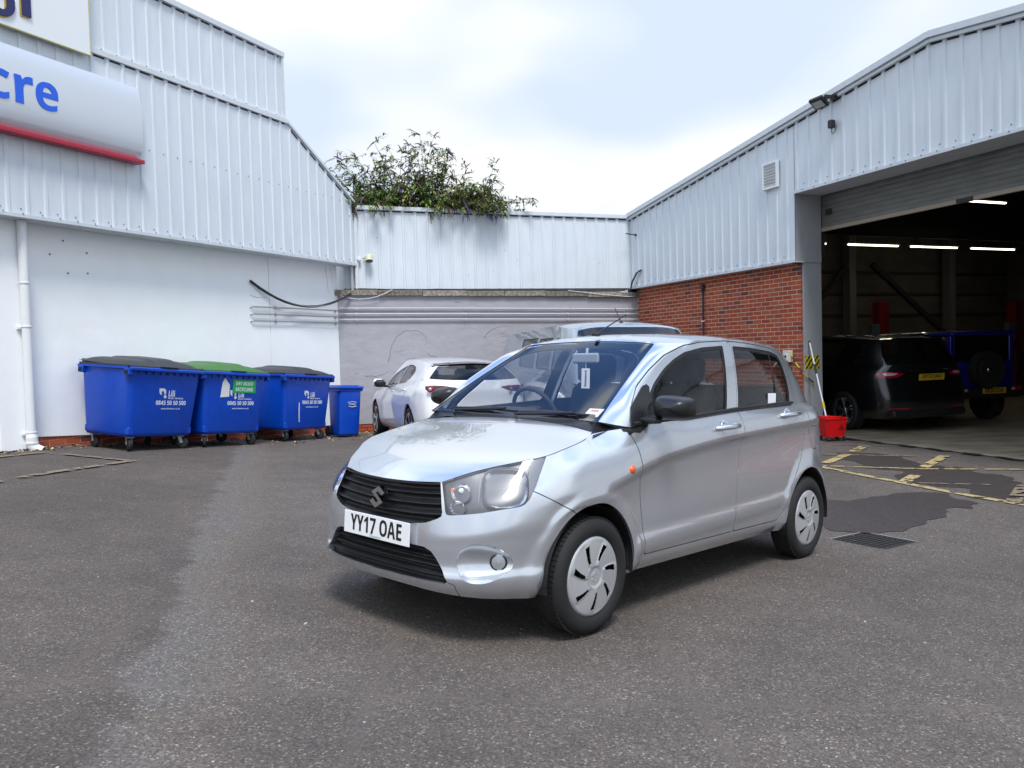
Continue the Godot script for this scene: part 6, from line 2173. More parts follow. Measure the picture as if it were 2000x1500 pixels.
	spec = {"W": 0.955, "low": 0.24, "F": 0.95, "tail": -3.86, "step": 0.05, "tail_u": [0.12, 0.04, 0.0, 0.0, 0.05, 0.09, 0.0],
		"belt": [[0.5, 0.9], [-0.4, 1.02], [-1.5, 1.07], [-2.6, 1.11], [-3.5, 1.14]], "belt_v": [[0.5, 0.84], [-0.4, 0.87], [-1.5, 0.88], [-2.6, 0.865], [-3.5, 0.80]],
		"front": [[0.0, 0.0, V.call(0.9, 0.0, 0.80)], [0.45, 0.04, V.call(0.84, 0.4, 0.82)], [0.75, 0.14, V.call(0.72, 0.70, 0.85)], [0.93, 0.34, V.call(0.5, 0.84, 0.9)]],
		"side": [0.0, -0.45, -1.0, -1.7, -2.3, -2.85, -3.2], "rear": [[0.965, 0.34, V.call(-3.5, 0.80, 1.14)], [0.88, 0.14, V.call(-3.68, 0.72, 1.14)], [0.55, 0.03, V.call(-3.76, 0.45, 1.14)], [0.0, 0.0, V.call(-3.78, 0.0, 1.14)]],
		"glass": [[V.call(-0.3, 0, 1.03), V.call(-1.2, 0, 1.60), V.call(0.02, 0, 0.03)], [V.call(-0.32, 0.5, 1.03), V.call(-1.18, 0.45, 1.595), V.call(0.02, 0, 0.03)], [V.call(-0.4, 0.78, 1.02), V.call(-1.15, 0.58, 1.58), V.call(0.01, 0.01, 0.02)], [V.call(-0.6, 0.87, 1.03), V.call(-1.3, 0.65, 1.59), V.call(0, 0.02, 0.02)],
			[V.call(-1.6, 0.88, 1.075), V.call(-1.7, 0.68, 1.62), V.call(0, 0.02, 0)], [V.call(-2.4, 0.87, 1.10), V.call(-2.4, 0.68, 1.615), V.call(0, 0.02, 0)], [V.call(-3.0, 0.845, 1.125), V.call(-2.95, 0.66, 1.60), V.call(0, 0.025, 0)], [V.call(-3.5, 0.80, 1.14), V.call(-3.3, 0.62, 1.575), V.call(0, 0.02, 0)], [V.call(-3.68, 0.72, 1.14), V.call(-3.4, 0.55, 1.57), V.call(-0.01, 0, 0)], [V.call(-3.76, 0.45, 1.14), V.call(-3.45, 0.35, 1.58), V.call(-0.02, 0, 0)], [V.call(-3.78, 0, 1.14), V.call(-3.48, 0, 1.585), V.call(-0.02, 0, 0)]],
		"roof": [[V.call(-1.15, 0.58, 1.58), V.call(-1.2, 0, 1.60)], [V.call(-1.3, 0.65, 1.59), V.call(-1.35, 0, 1.63)], [V.call(-1.7, 0.68, 1.62), V.call(-1.7, 0, 1.66)], [V.call(-2.4, 0.68, 1.615), V.call(-2.4, 0, 1.66)], [V.call(-2.95, 0.66, 1.60), V.call(-2.95, 0, 1.645)], [V.call(-3.3, 0.62, 1.575), V.call(-3.3, 0, 1.615)], [V.call(-3.4, 0.55, 1.57), V.call(-3.48, 0, 1.59)]],
		"hood": [[V.call(0.84, 0.4, 0.82), V.call(0.9, 0, 0.80)], [V.call(0.72, 0.70, 0.85), V.call(0.74, 0, 0.88)], [V.call(0.5, 0.84, 0.9), V.call(0.5, 0, 0.95)], [V.call(-0.4, 0.87, 1.02), V.call(-0.35, 0, 1.05)]]}
	sh = car_shells(spec)
	body = cut_arches(sh.body, car, [[0.0, 0.35, 0.955], [-2.85, 0.35, 0.955]], 0.40, bp)
	c = split(body, field(body, V2([2.66, 0.99, 2.78, 0.935, 3.0, 0.925, 3.18, 0.94, 3.36, 0.985, 3.2, 1.02, 2.95, 1.045, 2.78, 1.03]), rear_corner_view))
	body = c[1]
	tl = pair(car, "tail_lamp", offset(c[0], -0.006), lampr)
	var inner := split(c[0], field(c[0], V2([2.82, 0.985, 2.9, 0.955, 3.1, 0.955, 3.25, 0.985, 3.08, 1.01, 2.9, 1.015]), rear_corner_view))
	for k in 2:
		part(tl[k], "clear_lens", halves(offset(inner[0], 0.003), k == 0, k == 1).mesh(), coat(mat("clear_lamp", 0.65, 0.60, 0.62, 0.2, 0.3), 1.0, 0.03))
	c = split(body, field(body, V2([2.95, 0.40, 3.42, 0.40, 3.42, 0.435, 2.95, 0.435]), rear_corner_view))
	body = c[1]
	pair(car, "reflector", c[0], lampr)
	both(car, "lower_body", body, bp)
	top = sh.top
	fw = PackedFloat32Array()
	for q in top.uv:
		fw.append(minf(maxf(q.x - 1.97, maxf(q.y - 3.9, 0.1 - q.y)), maxf(7.6 - q.x, maxf(q.y - 3.7, 0.3 - q.y))))
	c = split(top, fw)
	both(car, "screens", c[0], tint)
	top = cut_windows(c[1], car, [V2([-0.8, 1.06, -1.35, 1.5, -1.75, 1.55, -1.72, 1.10]), V2([-1.85, 1.56, -2.7, 1.55, -2.75, 1.14, -1.82, 1.10]), V2([-2.85, 1.55, -3.15, 1.52, -3.35, 1.19, -2.88, 1.15])], tint, M.gloss_black)
	both(car, "pillars", top, bp)
	both(car, "roof_panel", sh.roof, bp)
	both(car, "bonnet", sh.hood, bp)
	part(car, "rear_bumper_trim", halves(MB.new().box(Vector3(-3.78, 0, 0.33), Vector3(0.16, 1.5, 0.13), 0.04), true, false).mesh(), M.black_plastic)
	part(car, "tailgate_strip", halves(MB.new().box(Vector3(-3.835, 0, 1.045), Vector3(0.02, 0.8, 0.018), 0.005), true, false).mesh(), M.chrome)
	for s in [-1.0, 1.0]:
		part(car, "roof_rail", halves(MB.new().tube([Vector3(-1.2, s * 0.62, 1.60), Vector3(-1.4, s * 0.63, 1.65), Vector3(-3.0, s * 0.62, 1.65), Vector3(-3.25, s * 0.60, 1.61)], 0.014, 8), true, false).mesh(), M.chrome)
	part(car, "floor_pan", halves(MB.new().box(Vector3(-1.4, 0, 0.27), Vector3(4.4, 1.2, 0.04)).box(Vector3(-1.6, 0, 1.0), Vector3(2.8, 1.5, 0.02)), true, false).mesh(), M.dark)
	number_plate(car, "AY72 JAO", Vector3(0, 0.93, 3.875), Basis(Vector3.RIGHT, 0.12), M.plate_yellow)
	for u in [0.0, -2.85]:
		for s in [-1.0, 1.0]:
			make_wheel(car, Vector3(s * 0.84, 0.345, -u), s, 0.345, 0.22, 0.24, "spokes", mat("bright_alloy", 0.5, 0.5, 0.52, 0.25, 0.9))

	# ---- blue box-shaped off-roader, seen from behind
	car = place_car("off_roader", "", 8.60, -14.81, deg_to_rad(-14.6))
	car.set_meta("label", "blue box-shaped off-roader with a spare wheel, deeper in the workshop")
	var bl := coat(mat("blue_paint", 0.006, 0.012, 0.22, 0.3), 1.0, 0.03)
	var cabin := MB.new().box(Vector3(1.0, 0, 0.86), Vector3(2.0, 1.50, 0.58), 0.06)
	part(car, "lower_body", halves(cabin, true, false).mesh(), bl)
	part(car, "front_body", halves(MB.new().box(Vector3(2.65, 0, 0.82), Vector3(1.34, 1.36, 0.50), 0.06), true, false).mesh(), bl)
	var up := MB.new()
	for s in [-1.0, 1.0]:
		up.box(Vector3(0.06, s * 0.64, 1.36), Vector3(0.12, 0.12, 0.50), 0.03)
		up.box(Vector3(1.0, s * 0.66, 1.36), Vector3(0.12, 0.06, 0.46), 0.02)
	for s in [-1.0, 1.0]:
		part(car, "pillar", halves(MB.new().box(Vector3(0.06, s * 0.655, 1.36), Vector3(0.12, 0.11, 0.50), 0.03), true, false).mesh(), bl)
		part(car, "side_panel", halves(MB.new().box(Vector3(0.75, s * 0.675, 1.36), Vector3(1.26, 0.03, 0.48), 0.01), true, false).mesh(), tint)
	part(car, "roof_panel", halves(MB.new().box(Vector3(0.95, 0, 1.64), Vector3(2.0, 1.44, 0.10), 0.045), true, false).mesh(), bl)
	part(car, "rear_window", halves(MB.new().box(Vector3(0.03, 0, 1.37), Vector3(0.02, 1.20, 0.42), 0.005), true, false).mesh(), M.gloss_black)
	part(car, "tailgate", halves(MB.new().box(Vector3(-0.005, 0, 0.87), Vector3(0.05, 1.14, 0.52), 0.02), true, false).mesh(), bl)
	var spare := Node3D.new()
	spare.name = "spare_wheel"
	car.add_child(spare)
	var st := MB.new().lathe([Vector2(0.001, 0.09), Vector2(0.20, 0.085), Vector2(0.22, 0.07), Vector2(0.33, 0.085), Vector2(0.345, 0.05), Vector2(0.345, -0.05), Vector2(0.33, -0.09), Vector2(0.1, -0.09)], Vector3(-0.14, 0.06, 0.98), Vector3(-1, 0, 0), 40)
	part(spare, "tyre", halves(st, true, false).mesh(), M.rubber)
	part(spare, "hub", halves(MB.new().lathe([Vector2(0.001, 0.10), Vector2(0.05, 0.095), Vector2(0.06, 0.085)], Vector3(-0.14, 0.06, 0.98), Vector3(-1, 0, 0), 18), true, false).mesh(), M.chrome)
	part(car, "rear_bumper", halves(MB.new().box(Vector3(-0.06, 0, 0.56), Vector3(0.18, 1.58, 0.20), 0.04), true, false).mesh(), M.black_plastic)
	for s in [-1.0, 1.0]:
		part(car, "tail_lamp", halves(MB.new().box(Vector3(-0.155, s * 0.60, 0.62), Vector3(0.02, 0.24, 0.07), 0.008), true, false).mesh(), lampr)
		part(car, "clear_lens", halves(MB.new().box(Vector3(-0.165, s * 0.52, 0.62), Vector3(0.012, 0.07, 0.05), 0.005), true, false).mesh(), M.clear_lamp)
		part(car, "arch_flare", halves(MB.new().box(Vector3(0.62, s * 0.77, 0.70), Vector3(0.95, 0.10, 0.12), 0.04), true, false).mesh(), M.black_plastic)
	number_plate(car, "BK20 COA", Vector3(0.10, 0.60, 0.16), Basis(), M.plate_yellow)
	for u in [0.62, 2.8]:
		for s in [-1.0, 1.0]:
			make_wheel(car, Vector3(s * 0.70, 0.34, -u), s, 0.34, 0.20, 0.20, "spokes", alloy)

	# ---- silver van facing the yard behind the hatchback
	car = place_car("van", "", 1.555, -9.67, deg_to_rad(180.0 - 8.7))
	car.set_meta("label", "silver van whose roof shows behind the silver hatchback")
	car.set_meta("category", "van")
	var vp := coat(mat("van_paint", 0.36, 0.40, 0.44, 0.32, 0.6), 1.0, 0.04)
	spec = {"W": 0.93, "low": 0.25, "F": 0.86, "tail": -6.1, "step": 0.07, "tail_u": [0.05, 0.0, 0.0, 0.0, 0.0, 0.0, 0.0],
		"belt": [[0.5, 0.98], [-0.2, 1.14], [-1.0, 1.16], [-6.0, 1.2]], "belt_v": [[0.5, 0.82], [-0.2, 0.86], [-1.0, 0.90], [-6.0, 0.88]],
		"front": [[0.0, 0.0, V.call(0.8, 0.0, 0.88)], [0.45, 0.03, V.call(0.76, 0.4, 0.90)], [0.75, 0.12, V.call(0.66, 0.68, 0.93)], [0.93, 0.3, V.call(0.5, 0.81, 0.98)]],
		"side": [0.0, -0.5, -1.2, -2.4, -3.8, -5.5], "rear": [[0.97, 0.12, V.call(-6.0, 0.86, 1.2)], [0.8, 0.03, V.call(-6.06, 0.7, 1.2)], [0.0, 0.0, V.call(-6.08, 0.0, 1.2)]],
		"glass": [[V.call(0.1, 0, 1.1), V.call(-0.62, 0, 1.820), V.call(0.03, 0, 0.03)], [V.call(0.06, 0.5, 1.1), V.call(-0.63, 0.5, 1.810), V.call(0.03, 0, 0.03)], [V.call(-0.06, 0.80, 1.1), V.call(-0.66, 0.66, 1.780), V.call(0.02, 0.01, 0.02)], [V.call(-0.25, 0.865, 1.12), V.call(-0.78, 0.725, 1.785), V.call(0.02, 0.02, 0.01)],
			[V.call(-1.2, 0.90, 1.165), V.call(-1.3, 0.765, 1.830), V.call(0, 0.02, 0)], [V.call(-2.4, 0.90, 1.175), V.call(-2.4, 0.77, 1.835), V.call(0, 0.02, 0)], [V.call(-3.8, 0.90, 1.185), V.call(-3.8, 0.77, 1.830), V.call(0, 0.02, 0)], [V.call(-5.5, 0.89, 1.195), V.call(-5.5, 0.76, 1.815), V.call(0, 0.02, 0)], [V.call(-6.0, 0.86, 1.2), V.call(-5.94, 0.72, 1.800), V.call(0, 0.01, 0)], [V.call(-6.06, 0.7, 1.2), V.call(-5.98, 0.6, 1.800), V.call(-0.01, 0, 0)], [V.call(-6.08, 0, 1.2), V.call(-6.0, 0, 1.810), V.call(-0.01, 0, 0)]],
		"roof": [[V.call(-0.66, 0.66, 1.780), V.call(-0.62, 0, 1.820)], [V.call(-0.78, 0.725, 1.785), V.call(-0.8, 0, 1.850)], [V.call(-1.3, 0.765, 1.830), V.call(-1.3, 0, 1.895)], [V.call(-2.4, 0.77, 1.835), V.call(-2.4, 0, 1.910)], [V.call(-3.8, 0.77, 1.830), V.call(-3.8, 0, 1.905)], [V.call(-5.5, 0.76, 1.815), V.call(-5.5, 0, 1.880)], [V.call(-5.94, 0.72, 1.800), V.call(-6.0, 0, 1.830)]],
		"hood": [[V.call(0.76, 0.4, 0.90), V.call(0.8, 0, 0.88)], [V.call(0.66, 0.68, 0.93), V.call(0.68, 0, 0.97)], [V.call(0.5, 0.81, 0.98), V.call(0.5, 0, 1.03)], [V.call(0.0, 0.84, 1.1), V.call(0.1, 0, 1.12)]]}
	sh = car_shells(spec)
	body = cut_arches(sh.body, car, [[0.0, 0.33, 0.93], [-3.5, 0.33, 0.93]], 0.38, vp)
	both(car, "lower_body", body, vp)
	top = sh.top
	fw = PackedFloat32Array()
	for q in top.uv:
		fw.append(maxf(q.x - 1.97, maxf(q.y - 3.85, 0.1 - q.y)))
	c = split(top, fw)
	both(car, "windscreen", c[0], M.windscreen_glass)
	top = cut_windows(c[1], car, [V2([-0.45, 1.2, -0.85, 1.64, -1.15, 1.68, -1.2, 1.2]), V2([-1.35, 1.68, -2.3, 1.68, -2.3, 1.25, -1.35, 1.25]), V2([-2.5, 1.70, -3.8, 1.70, -3.8, 1.27, -2.5, 1.25])], tint, black)
	both(car, "pillars", top, vp)
	both(car, "roof_panel", sh.roof, vp)
	both(car, "bonnet", sh.hood, vp)
	part(car, "aerial", halves(MB.new().tube([Vector3(-0.95, 0.0, 1.87), Vector3(-1.25, 0.0, 2.07)], 0.006, 6).box(Vector3(-0.95, 0, 1.87), Vector3(0.06, 0.04, 0.03), 0.01), true, false).mesh(), black)
	part(car, "floor_pan", halves(MB.new().box(Vector3(-2.6, 0, 0.3), Vector3(6.3, 1.2, 0.04)).box(Vector3(-3.0, 0, 1.1), Vector3(5.0, 1.6, 0.02)).box(Vector3(-1.1, 0, 1.3), Vector3(0.1, 1.5, 0.7), 0.04), true, false).mesh(), M.dark)
	for u in [0.0, -3.5]:
		for s in [-1.0, 1.0]:
			make_wheel(car, Vector3(s * 0.80, 0.33, -u), s, 0.33, 0.21, 0.21, "spokes", alloy)

# ---------------------------------------------------------------- bins
func bin_body(w: float, d: float, h0: float, h1: float) -> MB:  # tapered tub, rounded corners; front at +z
	var rows := []
	for q in [[h0, 0.84, 0.06], [h0 + 0.05, 0.865, 0.075], [lerpf(h0, h1, 0.5), 0.92, 0.075], [h1, 0.975, 0.075]]:
		var row := []
		var hw: float = w * 0.5 * q[1]
		var hd: float = d * 0.5 * (q[1] - 0.02)
		for c in 4:
			var cx := hw * (1 if c in [0, 3] else -1)
			var cz := hd * (1 if c in [0, 1] else -1)
			var a0 := [0.0, PI * 0.5, PI, PI * 1.5]
			for s in 4:
				var order := [0, 1, 2, 3]
				var a: float = [0.0, 0.5, 1.0, 1.5][c] * PI + s / 3.0 * PI * 0.5
				var corner: Vector2 = [Vector2(hw - q[2], hd - q[2]), Vector2(-hw + q[2], hd - q[2]), Vector2(-hw + q[2], -hd + q[2]), Vector2(hw - q[2], -hd + q[2])][c]
				row.append(Vector3(corner.x + cos(a) * q[2], q[0], corner.y + sin(a) * q[2]))
		row.append(row[0])
		rows.append(row)
	var m := MB.new()
	var n: int = rows[0].size()
	for j in rows.size() - 1:
		for k in n - 1:
			m.quad(rows[j][k], rows[j][k + 1], rows[j + 1][k + 1], rows[j + 1][k])
	for k in m.n.size():
		if m.n[k].dot(Vector3(m.v[k].x, 0, m.v[k].z)) < 0.0:
			m.n[k] = -m.n[k]
	for k in n - 2:
		m.tri(rows[0][0], rows[0][k + 1], rows[0][k + 2], Vector3.DOWN)
	return m.smooth()

func make_bins() -> void:
	var X := Transform3D(Basis(Vector3(0.42262, 0, -0.90631), Vector3.UP, Vector3(0.90631, 0, 0.42262)), Vector3(-3.46, 0, -16.35))
	var blue := mat("bin_blue", 0.0, 0.062, 0.50, 0.36)
	blue.albedo_texture = noise_tex(512, 0.015, Color(0.80, 0.80, 0.80), Color(1, 1, 1), FastNoiseLite.TYPE_SIMPLEX_SMOOTH, 6, 101)
	blue.normal_enabled = true
	blue.normal_texture = noise_normal(256, 0.02, 2.0, 7, 3)
	blue.normal_scale = 0.15
	tri(blue, Vector3(0.9, 0.6, 0.9), false)
	var lidm := mat("lid_grey", 0.035, 0.037, 0.042, 0.5)
	var green := mat("lid_green", 0.05, 0.15, 0.035, 0.5)
	var w := 1.26
	var d := 0.98
	var print_white := mat("print_white", 0.66, 0.70, 0.72, 0.6)
	var spots := [[-5.38, 0.57, 0.02, lidm, "grey lidded blue wheeled bin nearest the downpipe"], [-4.07, 0.62, -0.05, green, "blue wheeled bin with a green lid and recycling sticker"], [-2.33, 0.58, 0.0, lidm, "grey lidded blue wheeled bin next to the small wheelie bin"]]
	for k in 3:
		var q: Array = spots[k]
		var at: Vector3 = X * Vector3(q[0], 0, q[1])
		var g := on_ground(at.x, at.z, atan2(X.basis.z.x, X.basis.z.z) + q[2])
		var o := thing("waste_container", q[4], "bin", g.origin, g.basis, "large blue bins along the white wall")
		part(o, "tub", bin_body(w, d, 0.195, 1.10).mesh(), blue)
		var rim := MB.new()
		rim.box(Vector3(0, 1.095, d * 0.5 - 0.01), Vector3(w + 0.02, 0.055, 0.075), 0.018)
		rim.box(Vector3(0, 1.10, -d * 0.5 + 0.01), Vector3(w + 0.02, 0.05, 0.07), 0.018)
		for s in [-1.0, 1.0]:
			rim.box(Vector3(s * (w * 0.5 - 0.02), 1.105, 0), Vector3(0.07, 0.045, d - 0.1), 0.016)
		part(o, "rim", rim.mesh(), blue)
		for s in [-1.0, 1.0]:
			for z in [-0.42, 0.44]:
				part(o, "lifting_bracket", MB.new().box(Vector3(s * (w * 0.5 - 0.005), 1.055, z), Vector3(0.07, 0.10, 0.10), 0.014).mesh(), blue)
				part(o, "bracket_socket", MB.new().box(Vector3(s * (w * 0.5 + 0.022), 1.05, z), Vector3(0.03, 0.05, 0.06), 0.004).mesh(), M.dark)
		for s in 9:
			part(o, "rim_rib", MB.new().box(Vector3(-0.48 + s * 0.12, 1.05, d * 0.5 - 0.02), Vector3(0.012, 0.045, 0.045), 0.003).mesh(), blue)
		for s in [-1.0, 1.0]:
			part(o, "corner_buffer", MB.new().box(Vector3(s * (w * 0.42 - 0.035), 0.27, d * 0.40 - 0.02), Vector3(0.11, 0.13, 0.09), 0.03).mesh(), blue)
			part(o, "corner_buffer", MB.new().box(Vector3(s * (w * 0.42 - 0.035), 0.27, -d * 0.40 + 0.02), Vector3(0.11, 0.13, 0.09), 0.03).mesh(), blue)
		# domed lid with pressed panels, hinged at the back
		var nx := 26
		var nz := 16
		var lm := MB.new()
		for ix in nx + 1:
			for iz in nz + 1:
				var u := ix / float(nx) * 2 - 1
				var v := iz / float(nz) * 2 - 1
				var e := (1.0 - pow(absf(u), 6.0)) * (1.0 - pow(absf(v), 6.0))
				var step := smoothstep(0.30, 0.36, absf(u)) * 0.022
				var y := 1.128 + 0.085 * e + 0.04 * (1.0 - v) * 0.5 + (0.028 - step) * e + 0.008 * sin(u * 4.0 + k) * e
				lm.v.append(Vector3(u * (w * 0.5 + 0.005), y, v * (d * 0.5 - 0.01) - 0.015)); lm.n.append(Vector3.UP)
		for ix in nx:
			for iz in nz:
				var a := ix * (nz + 1) + iz
				lm.i.append_array([a, a + nz + 1, a + nz + 2, a, a + nz + 2, a + 1])
		var acc := PackedVector3Array()
		acc.resize(lm.v.size())
		for t in range(0, lm.i.size(), 3):
			var nn := (lm.v[lm.i[t + 1]] - lm.v[lm.i[t]]).cross(lm.v[lm.i[t + 2]] - lm.v[lm.i[t]])
			for s in 3:
				acc[lm.i[t + s]] += nn * (1.0 if nn.y > 0 else -1.0)
		for t in lm.v.size():
			lm.n[t] = acc[t].normalized()
		var skirt := MB.new()
		skirt.box(Vector3(0, 1.128, d * 0.5 - 0.022), Vector3(w + 0.005, 0.022, 0.02), 0.004)
		for s in [-1.0, 1.0]:
			skirt.box(Vector3(s * (w * 0.5 + 0.0), 1.135, -0.01), Vector3(0.02, 0.025, d - 0.06), 0.004)
		var lid := part(o, "lid", lm.add(skirt).mesh(), q[3])
		part(lid, "lid_handle", MB.new().box(Vector3(0, 1.14, d * 0.5 - 0.0), Vector3(0.3, 0.02, 0.05), 0.008).mesh(), q[3])
		part(lid, "hinge", MB.new().tube([Vector3(-w * 0.45, 1.17, -d * 0.5), Vector3(w * 0.45, 1.17, -d * 0.5)], 0.025, 10).mesh(), q[3])
		# castors
		for sx in [-1.0, 1.0]:
			for sz in [-1.0, 1.0]:
				var cs := Node3D.new()
				cs.name = "castor"
				o.add_child(cs, true)
				cs.transform = Transform3D(Basis(Vector3.UP, R(-0.9, 0.9)), Vector3(sx * 0.44, 0, sz * 0.32))
				part(cs, "tyre", MB.new().lathe([Vector2(0.05, 0.026), Vector2(0.076, 0.024), Vector2(0.085, 0.012), Vector2(0.085, -0.012), Vector2(0.076, -0.024), Vector2(0.05, -0.026)], Vector3(0, 0.085, 0.02), Vector3.RIGHT, 24).smooth().mesh(), M.rubber)
				part(cs, "hub", MB.new().lathe([Vector2(0.001, 0.024), Vector2(0.052, 0.02), Vector2(0.052, -0.02), Vector2(0.001, -0.024)], Vector3(0, 0.085, 0.02), Vector3.RIGHT, 16).mesh(), M.iron)
				var fk := MB.new()
				for s in [-1.0, 1.0]:
					fk.add(beam(Vector3(s * 0.036, 0.085, 0.02), Vector3(s * 0.034, 0.172, -0.015), Vector2(0.045, 0.006), Vector3.RIGHT, 0.002))
				fk.box(Vector3(0, 0.176, -0.01), Vector3(0.085, 0.012, 0.085), 0.004).box(Vector3(0, 0.192, -0.01), Vector3(0.11, 0.02, 0.11), 0.004)
				part(cs, "fork", fk.mesh(), M.galvanised)
		# printing on the front, which leans in a little towards the bottom
		var tilt := Basis(Vector3.RIGHT, 0.055)
		var fz := func(y: float) -> float: return d * 0.5 * lerpf(0.845, 0.955, (y - 0.29) / 0.81) + 0.0035
		var px := 0.02
		var logo := MB.new()
		logo.prism(V2([-0.075, 0.05, 0.0, 0.052, 0.035, 0.035, 0.045, 0.0, 0.04, -0.03, 0.01, -0.028, 0.012, -0.002, -0.005, 0.015, -0.03, 0.013, -0.034, -0.01, -0.025, -0.04, -0.055, -0.03, -0.072, 0.0]), Vector3.ZERO, Vector3.RIGHT, Vector3.UP, Vector3(0, 0, -0.002))
		logo.lathe([Vector2(0.024, 0.0), Vector2(0.001, 0.001)], Vector3(0.035, -0.062, -0.001), Vector3.BACK, 18)
		part(o, "logo_print", logo.mesh(), print_white, Transform3D(tilt, Vector3(px - 0.06, 0.80, fz.call(0.80))))
		lettering(o, "name_print", "Lili", Vector3(px + 0.085, 0.785, fz.call(0.785)), 0.105, 0.085, 0.003, print_white, tilt)
		lettering(o, "service_print", "Waste Services", Vector3(px + 0.16, 0.72, fz.call(0.72)), 0.27, 0.026, 0.003, print_white, tilt, false)
		lettering(o, "number_print", "0845 50 50 500", Vector3(px + 0.09, 0.655, fz.call(0.655)), 0.52, 0.062, 0.003, print_white, tilt)
		lettering(o, "web_print", "www.liliwaste.co.uk", Vector3(px + 0.09, 0.575, fz.call(0.575)), 0.33, 0.022, 0.003, print_white, tilt, false)
		if k == 1:
			var st := part(o, "recycling_sticker", MB.new().box(Vector3.ZERO, Vector3(0.46, 0.20, 0.003), 0.001).mesh(), mat("sticker_green", 0.01, 0.36, 0.10, 0.5), Transform3D(tilt, Vector3(px + 0.13, 0.91, fz.call(0.91) + 0.004)))
			lettering(st, "sticker_text", "DRY MIXED", Vector3(0, 0.045, 0.003), 0.34, 0.055, 0.002, print_white)
			lettering(st, "sticker_text", "RECYCLING", Vector3(0, -0.045, 0.003), 0.34, 0.055, 0.002, print_white)
			part(o, "torn_label", MB.new().prism(V2([-0.08, -0.13, 0.085, -0.12, 0.08, 0.06, 0.03, 0.11, -0.02, 0.16, -0.06, 0.09]), Vector3.ZERO, Vector3.RIGHT, Vector3.UP, Vector3(0, 0, -0.002)).mesh(), mat("label_white", 0.72, 0.73, 0.72, 0.7), Transform3D(tilt, Vector3(-0.22, 0.87, fz.call(0.87) + 0.004)))
		if k == 2:
			part(o, "paint_splash", MB.new().prism(V2([-0.02, 0.14, 0.0, 0.12, 0.02, -0.14, 0.03, -0.2, 0.01, -0.2, -0.015, 0.0]), Vector3.ZERO, Vector3.RIGHT, Vector3.UP, Vector3(0, 0, -0.002)).mesh(), print_white, Transform3D(tilt, Vector3(-0.22, 0.52, fz.call(0.52) + 0.003)))
	# small two-wheeled bin in the corner
	var at := on_ground(-3.12, -14.95, deg_to_rad(38.0))
	var o := thing("wheelie_bin", "small blue wheelie bin in the corner by the grey wall", "bin", at.origin, at.basis)
	var tub := bin_body(0.48, 0.50, 0.03, 0.86)
	part(o, "tub", tub.mesh(), blue)
	part(o, "rim", MB.new().box(Vector3(0, 0.86, 0), Vector3(0.50, 0.04, 0.52), 0.018).mesh(), blue)
	var lid := part(o, "lid", MB.new().box(Vector3(0, 0.905, 0.01), Vector3(0.51, 0.055, 0.55), 0.024).box(Vector3(0, 0.94, -0.02), Vector3(0.40, 0.02, 0.40), 0.009).mesh(), blue)
	part(lid, "hinge", MB.new().tube([Vector3(-0.22, 0.91, -0.28), Vector3(0.22, 0.91, -0.28)], 0.018, 10).mesh(), blue)
	for s in [-1.0, 1.0]:
		part(o, "wheel", MB.new().lathe([Vector2(0.001, 0.022), Vector2(0.09, 0.02), Vector2(0.1, 0.01), Vector2(0.1, -0.01), Vector2(0.09, -0.02), Vector2(0.001, -0.022)], Vector3(s * 0.235, 0.1, -0.2), Vector3.RIGHT, 24).mesh(), M.rubber)
	lettering(o, "name_print", "conway", Vector3(0.03, 0.60, 0.244), 0.14, 0.04, 0.004, print_white, Basis(Vector3.RIGHT, 0.04), false)
	part(o, "logo_print", MB.new().tube([Vector3(-0.06, 0.635, 0.246), Vector3(0.03, 0.65, 0.247), Vector3(0.12, 0.635, 0.246)], 0.004, 4).tube([Vector3(-0.04, 0.565, 0.243), Vector3(0.03, 0.552, 0.243), Vector3(0.11, 0.565, 0.243)], 0.005, 4).mesh(), print_white)

